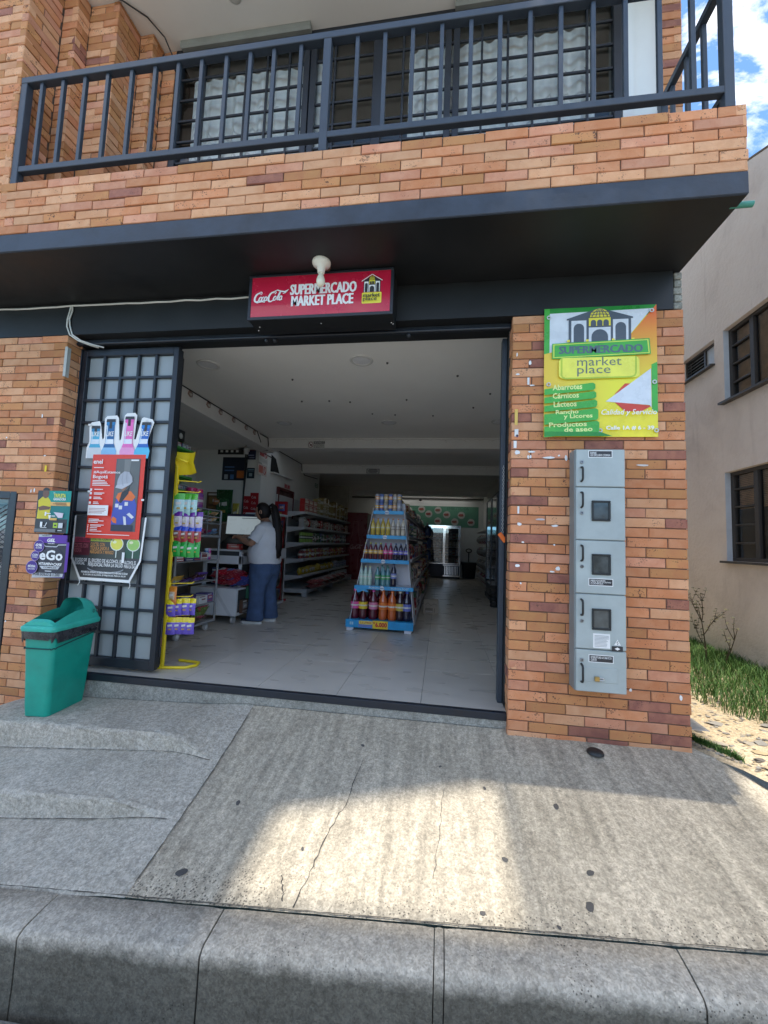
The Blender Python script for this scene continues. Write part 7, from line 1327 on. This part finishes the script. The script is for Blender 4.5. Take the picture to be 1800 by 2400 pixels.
# head: an egg with brow, nose, lips, chin and ear, looking down to -X
hc = Vector((-.075, 0, 1.435)); vs = []; nu, nv = 22, 15; tl = R(16)
def headpt(a, p):
    x, y, z = math.cos(a)*math.sin(p), math.sin(a)*math.sin(p), math.cos(p)      # a = pi faces -X
    f = max(0, -x); q = Vector((x*.098, y*.076, z*.118)); s = abs(y)
    if f > .3: q.x -= .024*math.exp(-((z+.12)/.16)**2-(y/.16)**2)                   # nose
    if f > .3: q.x += .010*math.exp(-((z-.12)/.12)**2-((s-.38)/.18)**2)             # eye sockets
    if f > .3: q.x -= .007*math.exp(-((z+.48)/.10)**2-(y/.35)**2)                   # lips
    if z < -.5: q.x -= .02*(-.5-z)*(1 if x < 0 else 1.2); q.y *= 1-.25*(-.5-z)
    return hc+Vector((q.x*math.cos(tl)-q.z*math.sin(tl)*-1*-1, q.y, q.z*math.cos(tl)+q.x*math.sin(tl)))
for j in range(nv+1):
    for i in range(nu): vs.append(headpt(2*math.pi*i/nu, max(.02, math.pi*j/nv*.995)))
B.add(vs, [(j*nu+i, (j+1)*nu+i, (j+1)*nu+(i+1) % nu, j*nu+(i+1) % nu) for j in range(nv) for i in range(nu)], SKN, True)
for s in (-1, 1):
    e = hc+Vector((.008, s*.078, -.012)); B.tube([e+Vector((.014*math.cos(R(a)), s*.006, .024*math.sin(R(a))+.004)) for a in range(-60, 240, 40)], .007, SKN, 6)
for root, dr, s in (('ml', Vector((-.9, .25, -.15)), 1), ('mr', Vector((-.9, -.2, -.15)), -1)):
    p0 = Vector(sk[root][:3]); dr.normalize(); sd = Vector((dr.y, -dr.x, 0)).normalized()*s
    for k, ln in enumerate((.062, .072, .068, .054)):
        a = p0-dr*.01+sd*(.026-.0175*k); B.tube([a, a+dr*ln*.45+Vector((0, 0, .004)), a+dr*ln*.75+Vector((0, 0, -.010)), a+dr*ln+Vector((0, 0, -.026))], [.0095, .009, .0085, .007], SKN, 7)
    a = p0-dr*.025+sd*.03; B.tube([a, a+dr*.025+sd*.022-Vector((0, 0, .008)), a+dr*.05+sd*.028-Vector((0, 0, .014))], [.011, .0095, .008], SKN, 7)
B.ob('body', pr)
def ell(cx, cy, z, a, c, n=22, tz=0.0, wob=0.0, ph=0.0): return [(cx+a*math.cos(6.2832*k/n), cy+c*math.sin(6.2832*k/n), z+tz*math.cos(6.2832*k/n)+wob*math.sin(6.2832*k/n*5+ph)) for k in range(n)]
b = MB(); loft(b, [ell(0, 0, .765, .196, .232, wob=.004), ell(-.002, 0, .80, .205, .243), ell(-.012, 0, .86, .208, .245), ell(-.015, 0, .93, .212, .245, tz=.004), ell(-.008, 0, .985, .196, .226), ell(-.006, 0, 1.04, .198, .224), ell(.0, 0, 1.10, .188, .216), ell(.008, 0, 1.16, .172, .215), ell(.01, 0, 1.215, .148, .218), ell(.006, 0, 1.255, .115, .185), ell(0, 0, 1.283, .085, .13), ell(-.008, 0, 1.305, .064, .085), ell(-.01, 0, 1.300, .058, .078)], TEE, False)
def sleeve(p, q, r0, r1, m, n=14, k=5, fold=.006):
    p, q = Vector(p), Vector(q); pts = [p.lerp(q, i/k) for i in range(k+1)]; b.tube(pts, [r0+(r1-r0)*i/k+fold*((i % 2)*2-1) for i in range(k+1)], m, n, caps=False)
sleeve((.01, -.15, 1.225), (-.075, -.232, 1.045), .082, .078, TEE); sleeve((.01, .15, 1.225), (-.09, .225, 1.06), .082, .078, TEE); b.ob('shirt', pr)
b = MB(); loft(b, [ell(.0, 0, .79, .185, .215), ell(.005, 0, .72, .196, .222), ell(.006, 0, .66, .185, .215), ell(.0, 0, .62, .165, .205)], JEAN, False)
for s, dx in ((-1, -.045), (1, .055)):
    y = s*.105; loft(b, [ell(.006, y*.95, .70, .168, .118, 16), ell(-.0+dx*.1, y, .62, .15, .110, 16), ell(-.01+dx*.3, y, .52, .122, .10, 16), ell(-.012+dx*.5, y, .42, .104, .092, 16), ell(-.005+dx*.7, y, .33, .10, .088, 16, wob=.003), ell(.0+dx*.85, y, .22, .102, .088, 16), ell(.0+dx, y, .12, .108, .09, 16, wob=.004), ell(.0+dx, y, .055, .116, .094, 16, wob=.003), ell(.0+dx, y, .045, .108, .088, 16)], JEAN, False)
b.ob('jeans', pr)
SHO, SOL = mat('navy_shoe', (.012, .016, .03), .7), mat('shoe_sole', (.66, .65, .62), .6)
for y, dx, c in ((-.105, -.045, SHO), (.105, .055, mat('pale_shoe', (.45, .45, .45), .7))):
    b = MB(); out = [(-.185, .0), (-.175, -.035), (-.13, -.05), (-.04, -.045), (.05, -.04), (.085, -.03), (.095, 0), (.085, .03), (.05, .04), (-.04, .042), (-.13, .046), (-.175, .033)]
    loft(b, [[(dx+x*s, y+q*s, z) for x, q in out] for s, z in ((1.0, .0), (1.04, .012), (1.0, .03))], SOL, True)
    loft(b, [[(dx+x*s+o, y+q*s*t, z-(.02*max(0, -x-.06)/.12 if z > .05 else 0)) for x, q in out] for s, t, o, z in ((.99, 1, 0, .03), (.98, 1, 0, .05), (.86, .95, .012, .075), (.6, .8, .03, .095))], c, False, True); b.ob('shoe', pr)
b = MB(); vs = []; nu, nv = 20, 12
for j in range(nv+1):
    for i in range(nu):
        a = 2*math.pi*i/nu; p = math.pi*j/nv*.78
        v = headpt(a, max(.02, p))-hc; face = max(0, -math.cos(a))
        if face > .35 and p > .95: v = v*0.93
        else: v = v*1.09
        if face < .35 and p > 1.9: v = v*.97
        vs.append(hc+v+Vector((.006, 0, .004)))
b.add(vs, [(j*nu+i, (j+1)*nu+i, (j+1)*nu+(i+1) % nu, j*nu+(i+1) % nu) for j in range(nv) for i in range(nu)], HAIR, True)
rr_ = random.Random(2)
b.tube([(.02, -.0, 1.50), (.055, -.005, 1.525), (.085, -.01, 1.50), (.11, -.02, 1.43), (.135, -.03, 1.34), (.155, -.035, 1.22), (.175, -.04, 1.08), (.185, -.04, .96), (.175, -.045, .86), (.16, -.045, .80)], [.03, .034, .044, .05, .054, .056, .058, .052, .036, .012], HAIR, 12)
for k in range(10):
    y = -.045+.03*math.sin(k*2.1); x = .02*math.cos(k*1.7); b.tube([(.10+x, y, 1.42), (.14+x, y-.008, 1.28), (.175+x, y-.008, 1.08), (.19+x*1.5, y-.01, .95-.02*k % .1), (.165+x*2, y-.005, .82+rr_.uniform(-.04, .04))], [.012, .015, .014, .012, .003], HAIR, 5)
b.ob('hair', pr)
b = MB(); b.tube([(.05+.0*a, .03*math.cos(R(a)), 1.507+.03*math.sin(R(a))) for a in range(0, 360, 40)], .006, P(SILV), 6, closed=True); b.ob('hair_tie', pr)
b = MB()
for s in (-1, 1): b.tube([hc+Vector((-.108, s*.02+.018*math.cos(R(a))*s, .004+.014*math.sin(R(a)))) for a in range(0, 360, 45)], .0018, P(BLACK), 4, closed=True); b.tube([hc+Vector((-.1, s*.04, .006)), hc+Vector((-.02, s*.08, .006))], .0018, P(BLACK), 4)
b.ob('spectacles', pr)
# ================================================================ NEIGHBOUR WINDOWS, LEFT WINDOW, ALLEY PLANTS
NF = mat('brown_window_steel', (.045, .037, .032), .45); BLI = mat('bamboo_blind', (.66, .42, .25), .7, var=.2, scale=14); NGL = glass_mat('neighbour_glass', (.93, .94, .94), .03, .02); JW = mat('jamb_white', (.55, .56, .58), .8)
def nwin(y0, y1, z0, z1, ym, nrow, blind, label):
    w = thing('house_window', label, 'window') if 0 else link('window', None, nb); w['label'] = label
    x = 2.85
    def fb(nm, *bx):
        b = MB()
        for q in bx: b.cbox(x, q[0], q[1], x+.045, q[2], q[3], NF, .003)
        return b.ob(nm, w)
    fb('frame', (y0, z0, y1, z0+.035), (y0, z1-.035, y1, z1), (y0, z0+.035, y0+.035, z1-.035), (y1-.045, z0+.035, y1, z1-.035), (ym-.02, z0+.035, ym+.03, z1-.035))
    for k in range(1, nrow): z = z0+(z1-z0)*k/nrow; fb('glazing_bar', (ym+.03, z-.009, y1-.045, z+.009))
    b = MB(); b.quad((x+.025, y1-.04, z0+.03), (x+.025, ym, z0+.03), (x+.025, ym, z1-.03), (x+.025, y1-.04, z1-.03), NGL); b.ob('pane', w); b = MB(); b.quad((x+.025, ym, z0+.03), (x+.025, y0+.03, z0+.03), (x+.025, y0+.03, z1-.03), (x+.025, ym, z1-.03), NGL); b.ob('pane', w)
    b = MB(); b.box(2.74, y0-.01, z0-.022, 2.86, y1+.01, z0-.001, NF); b.ob('sill', w)
    b = MB(); b.box(2.802, y1-.004, z0, 2.86, y1-.001, z1, JW); b.ob('reveal', w)
    b = MB(); b.box(3.6, y0-.6, z0-.5, 3.62, y1+.6, z1+.4, P((.16, .12, .09), .9)); b.box(2.93, y0-.6, z1+.02, 3.6, y1+.6, z1+.03, P((.03, .026, .022), .9)); b.box(2.93, y0-.6, z0-.03, 3.6, y1+.6, z0-.02, P((.03, .026, .022), .9)); b.box(2.93, y1+.05, z0-.03, 3.6, y1+.07, z1+.03, P((.03, .026, .022), .9)); b.box(2.93, y0-.07, z0-.03, 3.6, y0-.05, z1+.03, P((.03, .026, .022), .9)); b.ob('dark_room', w)
    zb = z0+.04 if blind == 1 else z1-(z1-z0)*.42; b = MB(); n = int((z1-zb)/.017)
    for k in range(n): z = zb+.017*k; b.box(2.905, y0+.02, z, 2.911, y1-.04, z+.0135, BLI)
    b.ob('blind_slats', w, kind='stuff'); return w
nwin(3.0, 4.365, 2.63, 3.385, 4.06, 4, 1, 'upper window with a full bamboo blind')
nwin(3.0, 4.395, 1.04, 1.92, 4.07, 5, 0, 'lower window with a dark half raised blind')
w = link('louvre_window', None, nb); w['label'] = 'small window with louvres and a white pane'
b = MB(); x = 2.85
for q in ((4.50, 3.10, 5.08, 3.125), (4.50, 3.345, 5.08, 3.37), (4.72, 3.125, 4.75, 3.345), (5.05, 3.125, 5.08, 3.345)): b.cbox(x, q[0], q[1], x+.04, q[2], q[3], NF, .003)
b.ob('frame', w); b = MB(); b.box(x+.015, 4.502, 3.125, x+.02, 4.72, 3.345, P((.55, .56, .56), .3)); b.ob('pane', w); b = MB(); b.box(x+.06, 4.74, 3.1, x+.07, 5.08, 3.37, P((.02, .018, .016), .9)); b.ob('dark_room', w)
for k in range(6): z = 3.135+.036*k; b = MB(); b.add([(x+.005, 4.75, z), (x+.005, 5.05, z), (x+.04, 5.05, z+.022), (x+.04, 4.75, z+.022), (x+.007, 4.75, z-.003), (x+.007, 5.05, z-.003), (x+.042, 5.05, z+.019), (x+.042, 4.75, z+.019)], [(0, 3, 2, 1), (4, 5, 6, 7), (0, 1, 5, 4)], P((.30, .31, .32), .3)); b.ob('louvre', w)
b = MB(); b.box(2.75, 4.49, 3.08, 2.86, 5.09, 3.099, NF); b.ob('sill', w)
# barred window at the left edge of the brick wall
lwn = thing('barred_window', 'dark steel barred window with expanded mesh in the left brick wall', 'window')
bar('frame', lwn, (-3.48, 2.752, .045, -3.42, 2.80, 1.395), (-4.3, 2.752, 1.335, -3.48, 2.80, 1.395), (-4.3, 2.752, .045, -3.48, 2.80, .105), m=STEEL2)
bar('inner_frame', lwn, (-3.505, 2.762, .105, -3.482, 2.79, 1.333), m=STEEL2)
b = MB()
for k in range(50):
    z = -.4+.04*k
    for s in (-1, 1):
        p, q = ((-4.0, z), (-3.505, z+.30*s)); 
        if min(p[1], q[1]) > .1 and max(p[1], q[1]) < 1.33: b.tube([(p[0], 2.778, p[1]), (q[0], 2.778, q[1])], .003, STEEL2, 4, caps=False)
b.ob('mesh', lwn, kind='stuff'); b = MB(); b.quad((-4.3, 2.80, .1), (-3.5, 2.80, .1), (-3.5, 2.80, 1.34), (-4.3, 2.80, 1.34), WGL); b.ob('pane', lwn)
b = MB(); b.box(-4.4, 3.0, .0, -3.35, 3.02, 1.45, P((.05, .05, .05))); 
for k, (z, h, c) in enumerate(((.15, .3, (.1, .1, .12)), (.5, .25, (.5, .52, .55)), (.8, .12, (.08, .08, .1)), (.95, .2, (.55, .57, .58)), (1.2, .1, (.2, .1, .08)))): b.cbox(-4.2, 2.9, z, -3.55, 2.98, z+h, P(c), .02)
b.ob('goods_behind', lwn)
# grass, gravel and a weed in the alley
def blades(name, n, fn, hmin, hmax, cols, seed):
    r = random.Random(seed); b = MB()
    for _ in range(n):
        x, y, z = fn(r); h = r.uniform(hmin, hmax); a = r.uniform(0, 6.28); w = r.uniform(.0018, .0038); lx, ly = math.cos(a)*h*r.uniform(.2, .8), math.sin(a)*h*r.uniform(.2, .8); c, s = -math.sin(a)*w, math.cos(a)*w; m = cols[r.randrange(len(cols))]
        b.add([(x-c, y-s, z), (x+c, y+s, z), (x+c*.7+lx*.35, y+s*.7+ly*.35, z+h*.6), (x-c*.7+lx*.35, y-s*.7+ly*.35, z+h*.6), (x+lx, y+ly, z+h*.92)], [(0, 1, 2, 3), (3, 2, 4)], m, True)
    return b.ob(name, kind='stuff')
GC = [mat('grass_dark', (.035, .095, .014), .7), mat('grass_mid', (.055, .14, .02), .7), mat('grass_pale', (.10, .17, .035), .7)]
def gw(r): y = 2.6+5.8*r.random()**.9; x = 2.79-.62*r.random()**1.7*(1.0-.25*math.sin(y*3)); return x, y, az(x, y)-.01
blades('grass', 26000, gw, .04, .17, GC, 41)
def ge(r): t = r.random(); x = 1.64+.13*t; y = 2.90-1.75*(x-1.62)+r.gauss(.03, .02)+.04; return x, y, az(x, y)-.005
blades('edge_grass', 900, ge, .015, .045, GC, 42)
b = MB(); r = random.Random(43); gm = [mat('gravel_pale', (.34, .29, .22), .9), mat('gravel_grey', (.26, .235, .20), .9), mat('gravel_dark', (.13, .11, .09), .9), mat('gravel_sand', (.40, .30, .17), .9)]
for k in range(3200):
    x = 1.60+1.0*r.random(); y0 = 2.95-1.75*(x-1.58) if x > 1.62 else 2.9; y = max(y0, 1.9)+4.2*r.random()**1.6; s = r.uniform(.004, .014) if k > 90 else r.uniform(.015, .038); z = az(x, y); a = r.uniform(0, 3.1)
    n = 6; ring_ = [(x+s*r.uniform(.7, 1.3)*math.cos(a+6.28*i/n)*1.3, y+s*r.uniform(.7, 1.2)*math.sin(a+6.28*i/n), z+r.uniform(-.002, s*.35)) for i in range(n)]
    b.add(ring_+[(x, y, z+s*r.uniform(.35, .65))], [(i, (i+1) % n, n) for i in range(n)], gm[r.randrange(4)])
b.ob('gravel', kind='stuff')
wd = thing('weed_plant', 'tall dry weed with sparse branches growing at the pink wall', 'plant', (2.60, 4.4, az(2.60, 4.4)))
WS, WL = mat('weed_stem', (.10, .065, .035), .8), mat('weed_leaf', (.09, .085, .035), .8); b = MB(); lf = MB(); r = random.Random(44)
def branch(p, d, ln, rad, dep):
    q = [p]; 
    for k in range(4): d = (d+Vector((r.uniform(-.18, .18), r.uniform(-.18, .18), r.uniform(-.02, .15)))).normalized(); q.append(q[-1]+d*ln/4)
    b.tube(q, [rad, rad*.9, rad*.75, rad*.6, rad*.4], WS, 5)
    for pt in q[1:]:
        for _ in range(3 if dep else 4):
            a = r.uniform(0, 6.28); s = r.uniform(.016, .032); v = Vector((math.cos(a), math.sin(a), r.uniform(-.3, .6)))*s; n_ = Vector((-v.y, v.x, r.uniform(-.01, .01))).normalized()*s*.45; lf.add([pt, pt+v*.5+n_, pt+v, pt+v*.5-n_], [(0, 1, 2, 3)], WL)
    if dep < 2:
        for k in (1, 2, 3, 3): branch(q[k], (d+Vector((r.uniform(-.9, .9), r.uniform(-.9, .9), .35))).normalized(), ln*.5, rad*.6, dep+1)
branch(Vector((0, 0, 0)), Vector((0, 0, 1)), .55, .007, 0); branch(Vector((.02, -.22, 0)), Vector((-.1, -.2, 1)).normalized(), .42, .006, 1); b.ob('stem', wd); lf.ob('leaf', wd, kind='stuff')
